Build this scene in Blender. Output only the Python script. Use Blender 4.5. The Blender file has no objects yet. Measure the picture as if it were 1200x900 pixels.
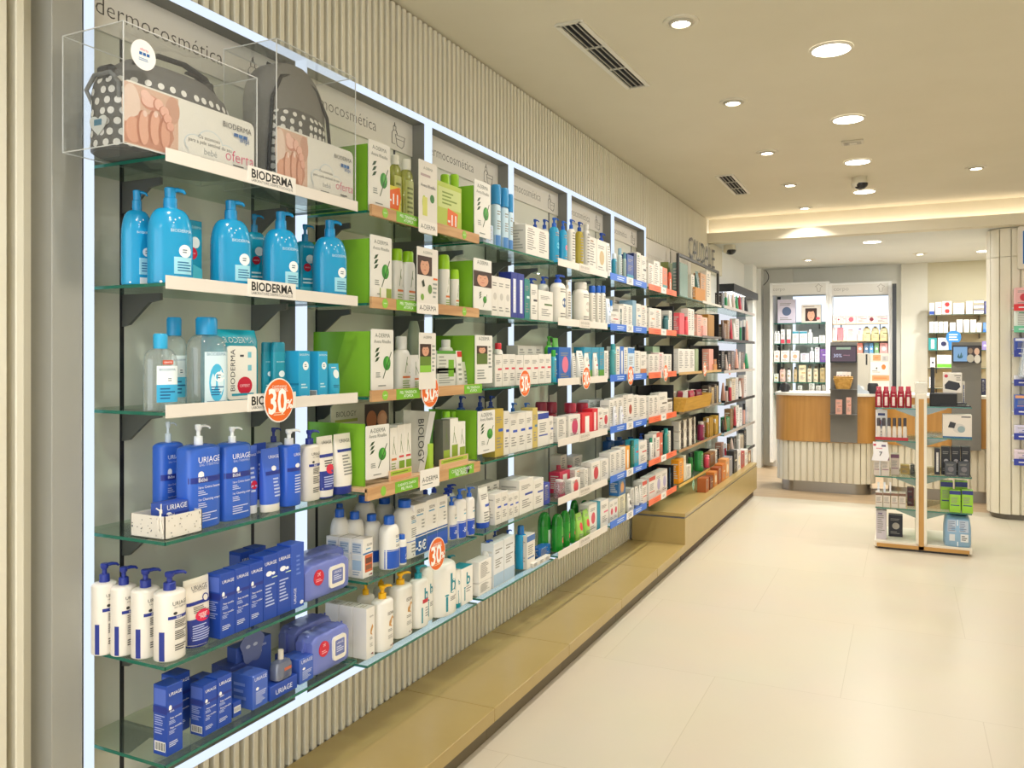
import bpy, math, random
from mathutils import Vector, Matrix
R = random.Random(7)
PI = math.pi
# ---------------------------------------------------------------- camera model (metres; x out of the shelf wall, y along it, z up)
F, HOR, CZ = 955.0, 418.0, 1.65
TH = math.atan(460 / 955); SN = math.sin(TH); CS = math.cos(TH)
def Yat(px, X):
    u = px - 600; return X * (F * CS + u * SN) / (u * CS - F * SN)
def Xat(px, Y):
    u = px - 600; return Y * (u * CS - F * SN) / (F * CS + u * SN)
def dep(X, Y): return -X * SN + Y * CS
def Zat(py, X, Y): return CZ + (HOR - py) / F * dep(X, Y)
def onz(px, py, z):
    d = F * (CZ - z) / (py - HOR); l = (px - 600) / F * d
    return l * CS - d * SN, d * CS + l * SN

scene = bpy.context.scene
COL = scene.collection
# ---------------------------------------------------------------- materials
def lin(h):
    h = h if len(h) == 6 else ''.join(q * 2 for q in h); out = []
    for i in (0, 2, 4):
        c = int(h[i:i+2], 16) / 255
        out.append(c / 12.92 if c <= .04045 else ((c + .055) / 1.055) ** 2.4)
    return (*out, 1)
MATS = {}
def mat(hexcol, rough=.45, metal=0.0, spec=.5, coat=0.0):
    k = (hexcol, rough, metal, spec, coat)
    if k in MATS: return MATS[k]
    m = bpy.data.materials.new('paint_%s_%d' % (hexcol, int(rough * 100))); m.use_nodes = True
    b = m.node_tree.nodes['Principled BSDF']
    b.inputs['Base Color'].default_value = lin(hexcol); b.inputs['Roughness'].default_value = rough
    b.inputs['Metallic'].default_value = metal; b.inputs['Specular IOR Level'].default_value = spec
    b.inputs['Coat Weight'].default_value = coat
    MATS[k] = m; return m
def emis(name, hexcol, strength):
    if name in MATS: return MATS[name]
    m = bpy.data.materials.new(name); m.use_nodes = True
    nt = m.node_tree; nt.nodes.clear()
    o = nt.nodes.new('ShaderNodeOutputMaterial'); e = nt.nodes.new('ShaderNodeEmission')
    e.inputs[0].default_value = lin(hexcol); e.inputs[1].default_value = strength
    nt.links.new(e.outputs[0], o.inputs[0]); MATS[name] = m; return m
def clear(name, tint, gloss=.08, haze=0.0, hazecol='ffffff', rough=.03, fres=.4):
    """see-through sheet: tinted transparency, a little haze and a fresnel reflection"""
    if name in MATS: return MATS[name]
    m = bpy.data.materials.new(name); m.use_nodes = True
    nt = m.node_tree; nt.nodes.clear(); N = nt.nodes.new; L = nt.links.new
    o = N('ShaderNodeOutputMaterial'); t = N('ShaderNodeBsdfTransparent'); t.inputs[0].default_value = lin(tint)
    g = N('ShaderNodeBsdfGlossy'); g.inputs['Roughness'].default_value = rough
    d = N('ShaderNodeBsdfDiffuse'); d.inputs[0].default_value = lin(hazecol)
    m1 = N('ShaderNodeMixShader'); m1.inputs[0].default_value = haze
    L(t.outputs[0], m1.inputs[1]); L(d.outputs[0], m1.inputs[2])
    lw = N('ShaderNodeLayerWeight'); lw.inputs[0].default_value = .25
    mu = N('ShaderNodeMath'); mu.operation = 'MULTIPLY_ADD'; mu.inputs[1].default_value = fres; mu.inputs[2].default_value = gloss * .4
    L(lw.outputs['Fresnel'], mu.inputs[0])
    m2 = N('ShaderNodeMixShader'); L(mu.outputs[0], m2.inputs[0]); L(m1.outputs[0], m2.inputs[1]); L(g.outputs[0], m2.inputs[2])
    L(m2.outputs[0], o.inputs[0]); MATS[name] = m; return m
def wood(name, c1, c2, axis='y', scale=1.0, rough=.45):
    if name in MATS: return MATS[name]
    m = bpy.data.materials.new(name); m.use_nodes = True
    nt = m.node_tree; N = nt.nodes.new; L = nt.links.new; b = nt.nodes['Principled BSDF']
    tc = N('ShaderNodeTexCoord'); mp = N('ShaderNodeMapping')
    s = {'y': (40, 2.5, 40), 'x': (2.5, 40, 40), 'z': (40, 40, 2.5)}[axis]
    mp.inputs['Scale'].default_value = [q * scale for q in s]
    n = N('ShaderNodeTexNoise'); n.inputs['Scale'].default_value = 1.0; n.inputs['Detail'].default_value = 6; n.inputs['Distortion'].default_value = .6
    r = N('ShaderNodeValToRGB'); r.color_ramp.elements[0].position = .35; r.color_ramp.elements[1].position = .68
    r.color_ramp.elements[0].color = lin(c1); r.color_ramp.elements[1].color = lin(c2)
    L(tc.outputs['Object'], mp.inputs[0]); L(mp.outputs[0], n.inputs['Vector']); L(n.outputs['Fac'], r.inputs[0]); L(r.outputs[0], b.inputs['Base Color'])
    b.inputs['Roughness'].default_value = rough; MATS[name] = m; return m
def mottled(name, c1, c2, scale, rough, bump=0.0, spec=.5, stretch=(1, 1, 1)):
    if name in MATS: return MATS[name]
    m = bpy.data.materials.new(name); m.use_nodes = True
    nt = m.node_tree; N = nt.nodes.new; L = nt.links.new; b = nt.nodes['Principled BSDF']
    tc = N('ShaderNodeTexCoord'); mp = N('ShaderNodeMapping'); mp.inputs['Scale'].default_value = stretch
    n = N('ShaderNodeTexNoise'); n.inputs['Scale'].default_value = scale; n.inputs['Detail'].default_value = 4
    r = N('ShaderNodeValToRGB'); r.color_ramp.elements[0].position = .3; r.color_ramp.elements[1].position = .7
    r.color_ramp.elements[0].color = lin(c1); r.color_ramp.elements[1].color = lin(c2)
    L(tc.outputs['Object'], mp.inputs[0]); L(mp.outputs[0], n.inputs['Vector']); L(n.outputs['Fac'], r.inputs[0]); L(r.outputs[0], b.inputs['Base Color'])
    if bump:
        bp = N('ShaderNodeBump'); bp.inputs['Strength'].default_value = bump; L(n.outputs['Fac'], bp.inputs['Height']); L(bp.outputs[0], b.inputs['Normal'])
    b.inputs['Roughness'].default_value = rough; b.inputs['Specular IOR Level'].default_value = spec; MATS[name] = m; return m
def M_(x, rough=.4): return x if not isinstance(x, str) else mat(x, rough)

# ---------------------------------------------------------------- lettering, made once from the built-in font
TXT = {}
def prepare_text(strings):
    objs = []
    for s in strings:
        bold = s.startswith('*')
        cu = bpy.data.curves.new('lettering', 'FONT'); cu.body = s.lstrip('*'); cu.resolution_u = 2; cu.fill_mode = 'FRONT'
        if bold: cu.offset = .025
        if s.startswith('~'): cu.body = s[1:]; cu.offset = -.012
        o = bpy.data.objects.new('lettering', cu); COL.objects.link(o); objs.append((s, o, cu))
    dg = bpy.context.evaluated_depsgraph_get(); dg.update()
    for s, o, cu in objs:
        me = bpy.data.meshes.new_from_object(o.evaluated_get(dg))
        vs = [(v.co.x, v.co.y) for v in me.vertices]; fs = [tuple(p.vertices) for p in me.polygons]
        if vs:
            x0 = min(v[0] for v in vs); x1 = max(v[0] for v in vs); y0 = min(v[1] for v in vs); y1 = max(v[1] for v in vs)
        else: x0, x1, y0, y1 = 0, 1, 0, 1
        W = x1 - x0
        TXT[s] = ([((v[0] - (x0 + x1) / 2) / W, (v[1] - (y0 + y1) / 2) / W) for v in vs], fs)
        bpy.data.meshes.remove(me)
    for s, o, cu in objs:
        bpy.data.objects.remove(o); bpy.data.curves.remove(cu)

# ---------------------------------------------------------------- mesh builder
class MB:
    def __init__(self): self.v = []; self.f = []; self.mi = []; self.mats = []
    def _m(self, m):
        m = M_(m)
        if m not in self.mats: self.mats.append(m)
        return self.mats.index(m)
    def add(self, vs, fs, m):
        b = len(self.v); k = self._m(m); self.v.extend(tuple(p) for p in vs)
        for f in fs: self.f.append(tuple(b + i for i in f)); self.mi.append(k)
        return self
    def box(self, x0, x1, y0, y1, z0, z1, m, c=0.0):
        if c <= 0:
            vs = [(x, y, z) for x in (x0, x1) for y in (y0, y1) for z in (z0, z1)]
            return self.add(vs, [(0, 1, 3, 2), (4, 6, 7, 5), (0, 4, 5, 1), (2, 3, 7, 6), (0, 2, 6, 4), (1, 5, 7, 3)], m)
        c = min(c, (x1 - x0) * .45, (y1 - y0) * .45, (z1 - z0) * .45)
        lo = (x0, y0, z0); hi = (x1, y1, z1); vs = []; idx = {}
        for sx in (0, 1):
            for sy in (0, 1):
                for sz in (0, 1):
                    s = (sx, sy, sz)
                    for ax in range(3):
                        p = [(hi[i] if s[i] else lo[i]) for i in range(3)]
                        for i in range(3):
                            if i != ax: p[i] += -c if s[i] else c
                        idx[s, ax] = len(vs); vs.append(tuple(p))
        fs = []
        for ax in range(3):
            o = [i for i in range(3) if i != ax]
            for s in (0, 1):
                q = []
                for a, b in ((0, 0), (1, 0), (1, 1), (0, 1)):
                    k = [0, 0, 0]; k[ax] = s; k[o[0]] = a; k[o[1]] = b; q.append(idx[tuple(k), ax])
                fs.append(tuple(q) if (s == 1) == (ax != 1) else tuple(reversed(q)))
        for ax in range(3):
            o = [i for i in range(3) if i != ax]
            for a in (0, 1):
                for b in (0, 1):
                    k0 = [0, 0, 0]; k0[o[0]] = a; k0[o[1]] = b; k1 = list(k0); k1[ax] = 1
                    k0 = tuple(k0); k1 = tuple(k1)
                    fs.append((idx[k0, o[0]], idx[k1, o[0]], idx[k1, o[1]], idx[k0, o[1]]))
        for s in [(a, b, d) for a in (0, 1) for b in (0, 1) for d in (0, 1)]:
            fs.append((idx[s, 0], idx[s, 1], idx[s, 2]))
        return self.add(vs, fs, m)
    def loft(self, rings, m, seg=20, cap0=True, cap1=True):
        """rings: (z, half x, half y, exponent, x shift, y shift)"""
        vs = []; fs = []
        for r in rings:
            z, a, b, n = r[:4]; ox, oy = (r[4], r[5]) if len(r) > 5 else (0, 0)
            for i in range(seg):
                t = 2 * PI * (i + .5) / seg; ct, st = math.cos(t), math.sin(t)
                vs.append((ox + a * math.copysign(abs(ct) ** (2 / n), ct), oy + b * math.copysign(abs(st) ** (2 / n), st), z))
        for k in range(len(rings) - 1):
            for i in range(seg):
                j = (i + 1) % seg; fs.append((k * seg + i, k * seg + j, (k + 1) * seg + j, (k + 1) * seg + i))
        if cap0: fs.append(tuple(reversed(range(seg))))
        if cap1: fs.append(tuple(range((len(rings) - 1) * seg, len(rings) * seg)))
        return self.add(vs, fs, m)
    def cyl(self, x, y, z0, z1, r0, r1, m, seg=16, ch=0.0):
        rg = [(z0, r0, r0, 2, x, y)]
        if ch: rg += [(z1 - ch, r1, r1, 2, x, y), (z1, r1 - ch, r1 - ch, 2, x, y)]
        else: rg.append((z1, r1, r1, 2, x, y))
        return self.loft(rg, m, seg)
    def tube(self, pts, r, m, seg=8, flat=None):
        pts = [Vector(p) for p in pts]; vs = []; fs = []; prev = None
        for i, p in enumerate(pts):
            d = (pts[min(i + 1, len(pts) - 1)] - pts[max(i - 1, 0)]).normalized()
            if prev is None:
                up = Vector((0, 0, 1)) if abs(d.z) < .9 else Vector((1, 0, 0))
            else: up = prev
            s = d.cross(up).normalized(); up = s.cross(d).normalized(); prev = up
            rr = r[i] if isinstance(r, (list, tuple)) else r
            for k in range(seg):
                t = 2 * PI * k / seg; vs.append(p + s * (math.cos(t) * rr) + up * (math.sin(t) * rr * (flat or 1)))
        for i in range(len(pts) - 1):
            for k in range(seg):
                j = (k + 1) % seg; fs.append((i * seg + k, i * seg + j, (i + 1) * seg + j, (i + 1) * seg + k))
        fs.append(tuple(reversed(range(seg)))); fs.append(tuple(range((len(pts) - 1) * seg, len(pts) * seg)))
        return self.add(vs, fs, m)
    def prism(self, pts, x0, x1, m, axis='x'):
        """outline in the plane across `axis`, pushed from x0 to x1"""
        n = len(pts)
        def P(a, b, x): return {'x': (x, a, b), 'y': (a, x, b), 'z': (a, b, x)}[axis]
        vs = [P(a, b, x0) for a, b in pts] + [P(a, b, x1) for a, b in pts]
        fs = [tuple(reversed(range(n))), tuple(range(n, 2 * n))] + [(i, (i + 1) % n, n + (i + 1) % n, n + i) for i in range(n)]
        return self.add(vs, fs, m)
    def art(self, surf, w, h, items, sub=1, e0=.0004, ss=1):
        """printed matter on a surface; fractions of the width (from the middle) and of the height"""
        for k, it in enumerate(items):
            e = e0 + .00007 * k; t = it[0]
            if t == 'r':
                _, u0, u1, v0, v1, c = it; nu = max(1, int(sub * abs(u1 - u0) + .99)); nv = ss
                vs = [surf((u0 + (u1 - u0) * i / nu) * w, (v0 + (v1 - v0) * j / nv) * h, e) for j in range(nv + 1) for i in range(nu + 1)]
                self.add(vs, [(j * (nu + 1) + i, j * (nu + 1) + i + 1, (j + 1) * (nu + 1) + i + 1, (j + 1) * (nu + 1) + i) for j in range(nv) for i in range(nu)], c)
            elif t in 'ec':
                if t == 'c': _, u, v, ru, c = it; rv = ru * w / h
                else: _, u, v, ru, rv, c = it
                vs = [surf((u + ru * math.cos(2 * PI * i / 18)) * w, (v + rv * math.sin(2 * PI * i / 18)) * h, e) for i in range(18)]
                vs.append(surf(u * w, v * h, e)); self.add(vs, [(i, (i + 1) % 18, 18) for i in range(18)], c)
            elif t == 'p':
                _, pts, c = it; self.add([surf(u * w, v * h, e) for u, v in pts], [tuple(range(len(pts)))], c)
            elif t in ('t', 'T', 'D'):
                _, s, u, v, wd, c = it[:6]; rot = t != 't'; sg = -1 if t == 'D' else 1; st = it[6] if len(it) > 6 else 1.0
                vs2, fs = TXT[s]; k_ = wd * (h if rot else w)
                pts = [surf(u * w + (-sg * y * st if rot else x) * k_, v * h + (sg * x if rot else y * st) * k_, e) for x, y in vs2]
                self.add(pts, fs, c)
            elif t == 'l':
                _, u0, u1, v0, v1, n, c = it
                rr = random.Random(int(abs(u0) * 977 + v0 * 631 + n * 7))
                for i in range(n):
                    vv = v1 - (v1 - v0) * (i + .5) / n; hh = (v1 - v0) / n * .22; ue = u0 + (u1 - u0) * (.55 + .45 * rr.random())
                    self.art(surf, w, h, [('r', u0, ue, vv - hh, vv + hh, c)], sub, e)
        return self
    def build(self, name, parent=None, loc=(0, 0, 0), rotz=0.0, smooth=True):
        me = bpy.data.meshes.new(name); me.from_pydata(self.v, [], self.f)
        for m in self.mats: me.materials.append(m)
        me.polygons.foreach_set('material_index', self.mi)
        if smooth:
            me.polygons.foreach_set('use_smooth', [True] * len(self.f)); me.set_sharp_from_angle(angle=.7)
        me.update()
        o = bpy.data.objects.new(name, me); COL.objects.link(o); o.location = loc; o.rotation_euler = (0, 0, rotz)
        if parent is not None: o.parent = parent
        return o
def rrect(y0, y1, z0, z1, r, n=5):
    out = []
    for cx, cz, a0 in ((y1 - r, z0 + r, -90), (y1 - r, z1 - r, 0), (y0 + r, z1 - r, 90), (y0 + r, z0 + r, 180)):
        for i in range(n + 1):
            a = math.radians(a0 + 90 * i / n); out.append((cx + r * math.cos(a), cz + r * math.sin(a)))
    return out
def ell(cy, cz, ry, rz, n=28): return [(cy + ry * math.cos(2 * PI * i / n), cz + rz * math.sin(2 * PI * i / n)) for i in range(n)]

# ---------------------------------------------------------------- things
def empty(name, loc=(0, 0, 0), rotz=0.0):
    o = bpy.data.objects.new(name, None); o.empty_display_size = .05; COL.objects.link(o); o.location = loc; o.rotation_euler = (0, 0, rotz); return o
def tag(o, label, cat, group=None, kind=None):
    o['label'] = label; o['category'] = cat
    if group: o['group'] = group
    if kind: o['kind'] = kind
    return o
def structure(o): o['kind'] = 'structure'; return o
KIDS = {}
def copy_tree(root, loc, rotz):
    r = root.copy(); COL.objects.link(r); r.location = loc; r.rotation_euler = (0, 0, rotz)
    for k in ('label', 'category', 'group'):
        if k in r: del r[k]
    for ch in KIDS.get(root.name, []):
        c = ch.copy(); COL.objects.link(c); c.parent = r
        for g in KIDS.get(ch.name, []):
            d = g.copy(); COL.objects.link(d); d.parent = c
    return r
CACHE = {}
def put(kind, key, maker, loc, rotz=0.0):
    """maker() -> [(part name, MB, [sub parts])]; one nameless entry makes a single-mesh thing"""
    if key in CACHE: return copy_tree(CACHE[key], loc, rotz)
    parts = maker()
    if len(parts) == 1:
        root = parts[0][1].build(kind, None, loc, rotz)
    else:
        root = empty(kind, loc, rotz); KIDS[root.name] = []
        for p in parts:
            c = p[1].build(p[0], root); KIDS[root.name].append(c)
            for q in (p[2] if len(p) > 2 else []):
                d = q[1].build(q[0], c); KIDS.setdefault(c.name, []).append(d)
    CACHE[key] = root; return root
ORD = ['first', 'second', 'third', 'fourth', 'fifth', 'sixth', 'seventh', 'eighth', 'ninth', 'tenth', 'eleventh', 'twelfth', 'thirteenth', 'fourteenth', 'fifteenth', 'sixteenth']
REG = {}
def reg(o, place, desc, cat, along):
    REG.setdefault((place, desc), []).append((along, o)); o['category'] = cat; return o
def finish_labels():
    for (place, desc), L in REG.items():
        L.sort(key=lambda t: t[0])
        for i, (_, o) in enumerate(L):
            if len(L) == 1: o['label'] = '%s on %s' % (desc, place)
            else:
                o['label'] = '%s, %s along %s' % (desc, ORD[i] if i < len(ORD) else 'last', place); o['group'] = '%s row on %s' % (desc, place)
# ---------------------------------------------------------------- printed designs
NAVY, BLUE, TEAL, WHT, RED, GRN, ORG, GREY, PINK = '24358f', '3c63c8', '1a9cc4', 'f2efe8', 'd11f3c', '6fae1c', 'ea6a1e', '8a8a86', 'e0356f'
INK = '3a3a3a'
prepare_text(['*BIODERMA', 'BIODERMA', 'LABORATOIRE DERMATOLOGIQUE', 'URIAGE', 'EAU THERMALE', 'Bébé', '1ère Crème lavante', '1st Cleansing cream', 'Peau sensible',
    'A-DERMA', 'Avena Rhealba', 'BIOLOGY', '*30', '*%', 'CAMPANHA', '*IMPERDIVEL', '*-5€', '*-11', 'PIEL TENDENCIA', 'ATOPICA', 'CUIDADOS DIARIOS', 'PIEL FRAGIL', 'ISDIN',
    '~dermocosmética', '~corpo', 'CAUDALIE', '*b', 'OFFERT', 'FREE', 'Os essenciais', 'para a pele sensível do seu', 'bebé', '~oferta', 'oferta', 'anpi', 'NUTRATOPIC', 'VICHY', 'ISDIN UREADIN', 'GRATIS', '30%', '1', '*7', '2€', 'SVR', 'OMRON', '-50%'])
def leaf_art(u, v, s):
    """three dark seeds, a bright oval leaf and a stalk"""
    o = []
    for k in range(3):
        cu, cv = u - .2 * s, v + (.26 - .13 * k) * s * .5
        o.append(('p', [(cu - .09 * s, cv - .035 * s), (cu + .02 * s, cv - .015 * s), (cu + .09 * s, cv + .04 * s), (cu - .02 * s, cv + .025 * s)], '23451c'))
    o += [('e', u + .16 * s, v - .05 * s, .14 * s, .1 * s, '2f8a2a'), ('e', u + .2 * s, v - .02 * s, .07 * s, .06 * s, '57b23f'),
          ('p', [(u + .0, v - .26 * s), (u + .03 * s, v - .26 * s), (u + .34 * s, v + .1 * s), (u + .32 * s, v + .11 * s)], '2c4a22')]
    return o
CARD = [('t', 'A-DERMA', 0, .9, .66, '55605a'), ('t', 'Avena Rhealba', 0, .8, .76, '6a716a')] + leaf_art(0, .5, 1.2) + [('l', -.3, 0, .2, .3, 3, '8a908a'), ('l', -.2, .2, .05, .09, 1, '8a908a')]
def photo_face(u0, u1, v0, v1, skin='d9a184', hair='3a2218'):
    um, vm, ru, rv = (u0 + u1) / 2, (v0 + v1) / 2, (u1 - u0) / 2, (v1 - v0) / 2
    return [('r', u0, u1, v0, v1, hair), ('e', um, vm - rv * .1, ru * .62, rv * .85, skin), ('e', um - ru * .1, vm + rv * .72, ru * .6, rv * .26, hair), ('e', um - ru * .24, vm + rv * .12, ru * .09, rv * .035, '6b4636'),
            ('e', um + ru * .24, vm + rv * .12, ru * .09, rv * .035, '6b4636'), ('e', um + ru * .02, vm - rv * .12, ru * .08, rv * .05, 'c88a6e'), ('e', um, vm - rv * .45, ru * .2, rv * .045, 'b8605a')]
def art_uri_box(col=NAVY, txt='ffffff'):
    return [('t', 'URIAGE', .03, .87, .8, txt), ('r', -.5, .5, .63, .68, col), ('e', -.3, .685, .09, .035, txt), ('r', -.39, -.21, .655, .68, txt), ('t', 'Bébé', -.2, .63, .26, txt),
            ('t', 'Peau sensible', .05, .53, .72, txt), ('l', -.38, .1, .44, .5, 3, 'b9c6ee'), ('t', 'Peau sensible', .05, .39, .72, txt), ('l', -.38, .1, .3, .36, 3, 'b9c6ee'), ('l', -.38, .38, .12, .2, 3, 'd8e0f5')]
SIDE_URI = [('r', -.42, .42, .72, .95, '5570cc'), ('r', -.5, .5, .6, .7, NAVY), ('l', -.38, .4, .42, .58, 5, 'a9b6e6'), ('l', -.38, .4, .3, .4, 3, 'a9b6e6')]
BARCODE = [('r', -.4, .4, .06, .2, 'f4f2ec')] + [('r', -.34 + .09 * i, -.30 + .09 * i + .015 * (i % 2), .075, .185, '333333') for i in range(8)]
def art_uri_bottle(band=NAVY, ink=INK):
    return [('t', 'URIAGE', .08, .83, .62, ink), ('t', 'EAU THERMALE', .08, .775, .5, ink), ('e', -.14, .69, .07, .022, ink), ('r', -.36, .46, .61, .655, band), ('t', 'Bébé', 0, .632, .2, 'ffffff'),
            ('l', -.16, .36, .47, .59, 5, ink), ('l', -.16, .36, .3, .44, 5, ink), ('l', -.16, .36, .14, .24, 3, ink)]
def art_uri_blue():
    return [('t', 'URIAGE', .06, .83, .66, 'f4f6ff'), ('t', 'EAU THERMALE', .06, .77, .6, 'b9c6ee'), ('r', -.48, .48, .555, .625, NAVY), ('e', -.2, .66, .08, .035, 'f4f6ff'), ('r', -.28, -.12, .63, .66, 'f4f6ff'), ('t', 'Bébé', -.14, .592, .26, 'f4f6ff'),
            ('t', '1ère Crème lavante', .06, .5, .66, 'f4f6ff'), ('l', -.28, .0, .4, .47, 3, 'c5d0f2'), ('t', '1st Cleansing cream', .06, .35, .66, 'f4f6ff'), ('l', -.28, .0, .25, .32, 3, 'c5d0f2'), ('l', -.28, .3, .08, .2, 4, 'c5d0f2')]
def art_bio(ink='eaf6fb'):
    return [('e', -.1, .86, .02, .012, ink), ('e', .02, .84, .016, .01, ink), ('e', .12, .87, .02, .012, ink), ('e', -.02, .8, .012, .008, ink), ('t', 'BIODERMA', .16, .7, .5, 'cfeaf5'),
            ('r', -.02, .4, .14, .36, 'a4e0f2'), ('r', -.0, .4, .015, .1, 'eef4f6'), ('c', .24, .44, .15, 'f3f8fa'), ('l', .18, .34, .41, .47, 2, '3d5a74'), ('l', .06, .4, .17, .31, 4, '1f6fa0'), ('c', -.3, .03, .03, 'eef6fa')]
def art_clear_label(col='57bfe2'):
    return [('r', -.2, .46, .14, .72, 'e9f4f8'), ('r', -.2, .46, .14, .42, col), ('t', 'BIODERMA', .13, .66, .5, '2a6c96'), ('c', .2, .5, .12, 'fbfdfd'), ('l', .14, .28, .47, .53, 2, '3d5a74'), ('l', -.1, .4, .18, .38, 4, '1d5f92')]
def art_isdin_blue(): return [('r', -.5, .5, .03, .42, '1f56bd'), ('r', -.5, .5, .43, .45, '1f56bd'), ('t', 'ISDIN', .1, .74, .4, INK), ('l', -.1, .36, .6, .68, 2, '5a8fc0'), ('l', -.1, .36, .5, .56, 2, '7a7a78')]
def art_gold(): return [('t', 'ISDIN', .1, .72, .42, INK), ('p', [(-.02, .56), (.2, .66), (.32, .6), (.1, .5), (.2, .44), (-.04, .48)], 'c9924a'), ('l', -.1, .36, .36, .42, 2, '8a8a86'), ('l', -.1, .36, .22, .3, 3, 'a0a09a'), ('p', [(.06, .06), (.3, .1), (.3, .05), (.06, .09)], '8d1c2c')]
def art_b(): return [('t', '*b', .1, .68, .34, '0e8a9c'), ('r', -.26, -.18, .1, .42, '0e8a9c'), ('e', -.22, .45, .08, .02, '0e8a9c'), ('l', -.08, .3, .3, .4, 3, '777777'), ('p', [(.22, .62), (.46, .66), (.46, .78), (.22, .76)], 'd5245f')]
def gen(style, acc, acc2='8c8a84'):
    if style == 0: return [('r', -.42, .42, .7, .78, acc), ('l', -.36, .36, .4, .62, 5, acc2), ('l', -.36, .3, .14, .3, 3, acc2)]
    if style == 1: return [('r', -.5, .5, .02, .3, acc), ('l', -.34, .36, .74, .86, 2, acc2), ('l', -.34, .34, .42, .64, 4, acc2)]
    if style == 2: return [('r', -.1, .44, .52, .58, acc), ('l', -.36, .34, .7, .84, 3, acc2), ('l', -.3, .34, .16, .42, 4, acc2)]
    if style == 3: return [('c', .02, .5, .26, acc), ('l', -.36, .36, .74, .86, 2, acc2), ('l', -.36, .36, .12, .26, 2, acc2)]
    if style == 4: return [('r', -.5, .5, .8, .97, acc), ('r', -.4, .4, .3, .34, acc), ('l', -.36, .36, .4, .7, 5, acc2)]
    if style == 5: return [('r', -.2, .2, .12, .86, acc), ('l', -.12, .16, .3, .7, 6, 'f0eee8')]
    if style == 6: return [('p', [(-.2, .5), (.0, .74), (.04, .72), (-.08, .5), (.2, .32), (.16, .3), (-.08, .46), (-.24, .36)], acc), ('l', -.3, .34, .8, .88, 1, acc2), ('r', -.3, .34, .12, .17, acc2), ('l', -.3, .34, .2, .28, 2, acc2)]
    return [('l', -.36, .36, .2, .85, 9, acc2), ('r', -.3, .1, .86, .91, acc)]

# ---------------------------------------------------------------- makers
def carton(w, d, h, col, art=(), side=(), top=(), rough=.42, chamf=.0012, flap=True):
    def mk():
        b = MB(); b.box(-d / 2, d / 2, -w / 2, w / 2, 0, h, M_(col, rough), chamf)
        b.art(lambda u, v, e: (d / 2 + e, u, v), w, h, art)
        b.art(lambda u, v, e: (u, -w / 2 - e, v), d, h, side)
        b.art(lambda u, v, e: (v - d / 2, u, h + e), w, d, top)
        if flap: b.box(-d / 2 + .002, -d / 2 + .0035, -w / 2 + .003, w / 2 - .003, h, h + .0005, '55534e')
        return [('carton', b)]
    return mk
def pump_mb(col, r, hc, hs, hh, reach, ang, z, rough=.35, thick=False):
    b = MB(); b.cyl(0, 0, z, z + hc, r, r * .97, M_(col, rough), 20, .0015)
    q = .8 if thick else .46
    b.cyl(0, 0, z + hc, z + hc + hs, r * q, r * q, M_(col, rough), 14)
    z1 = z + hc + hs; ca, sa = math.cos(ang), math.sin(ang); h1 = .86 if thick else .78
    b.loft([(z1, r * q, r * q, 2), (z1 + hh * .3, r * h1 * .95, r * h1 * .95, 2), (z1 + hh * .88, r * h1, r * h1, 2), (z1 + hh, r * h1 * .8, r * h1 * .8, 2)], M_(col, rough), 18)
    if thick: reach *= .78
    b.tube([(0, 0, z1 + hh * .66), (ca * reach * .55, sa * reach * .55, z1 + hh * .76), (ca * reach * .9, sa * reach * .9, z1 + hh * .62), (ca * reach * 1.04, sa * reach * 1.04, z1 + hh * .3)], [r * .52, r * .46, r * .36, r * .26], M_(col, rough), 10, .75)
    return b
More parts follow.
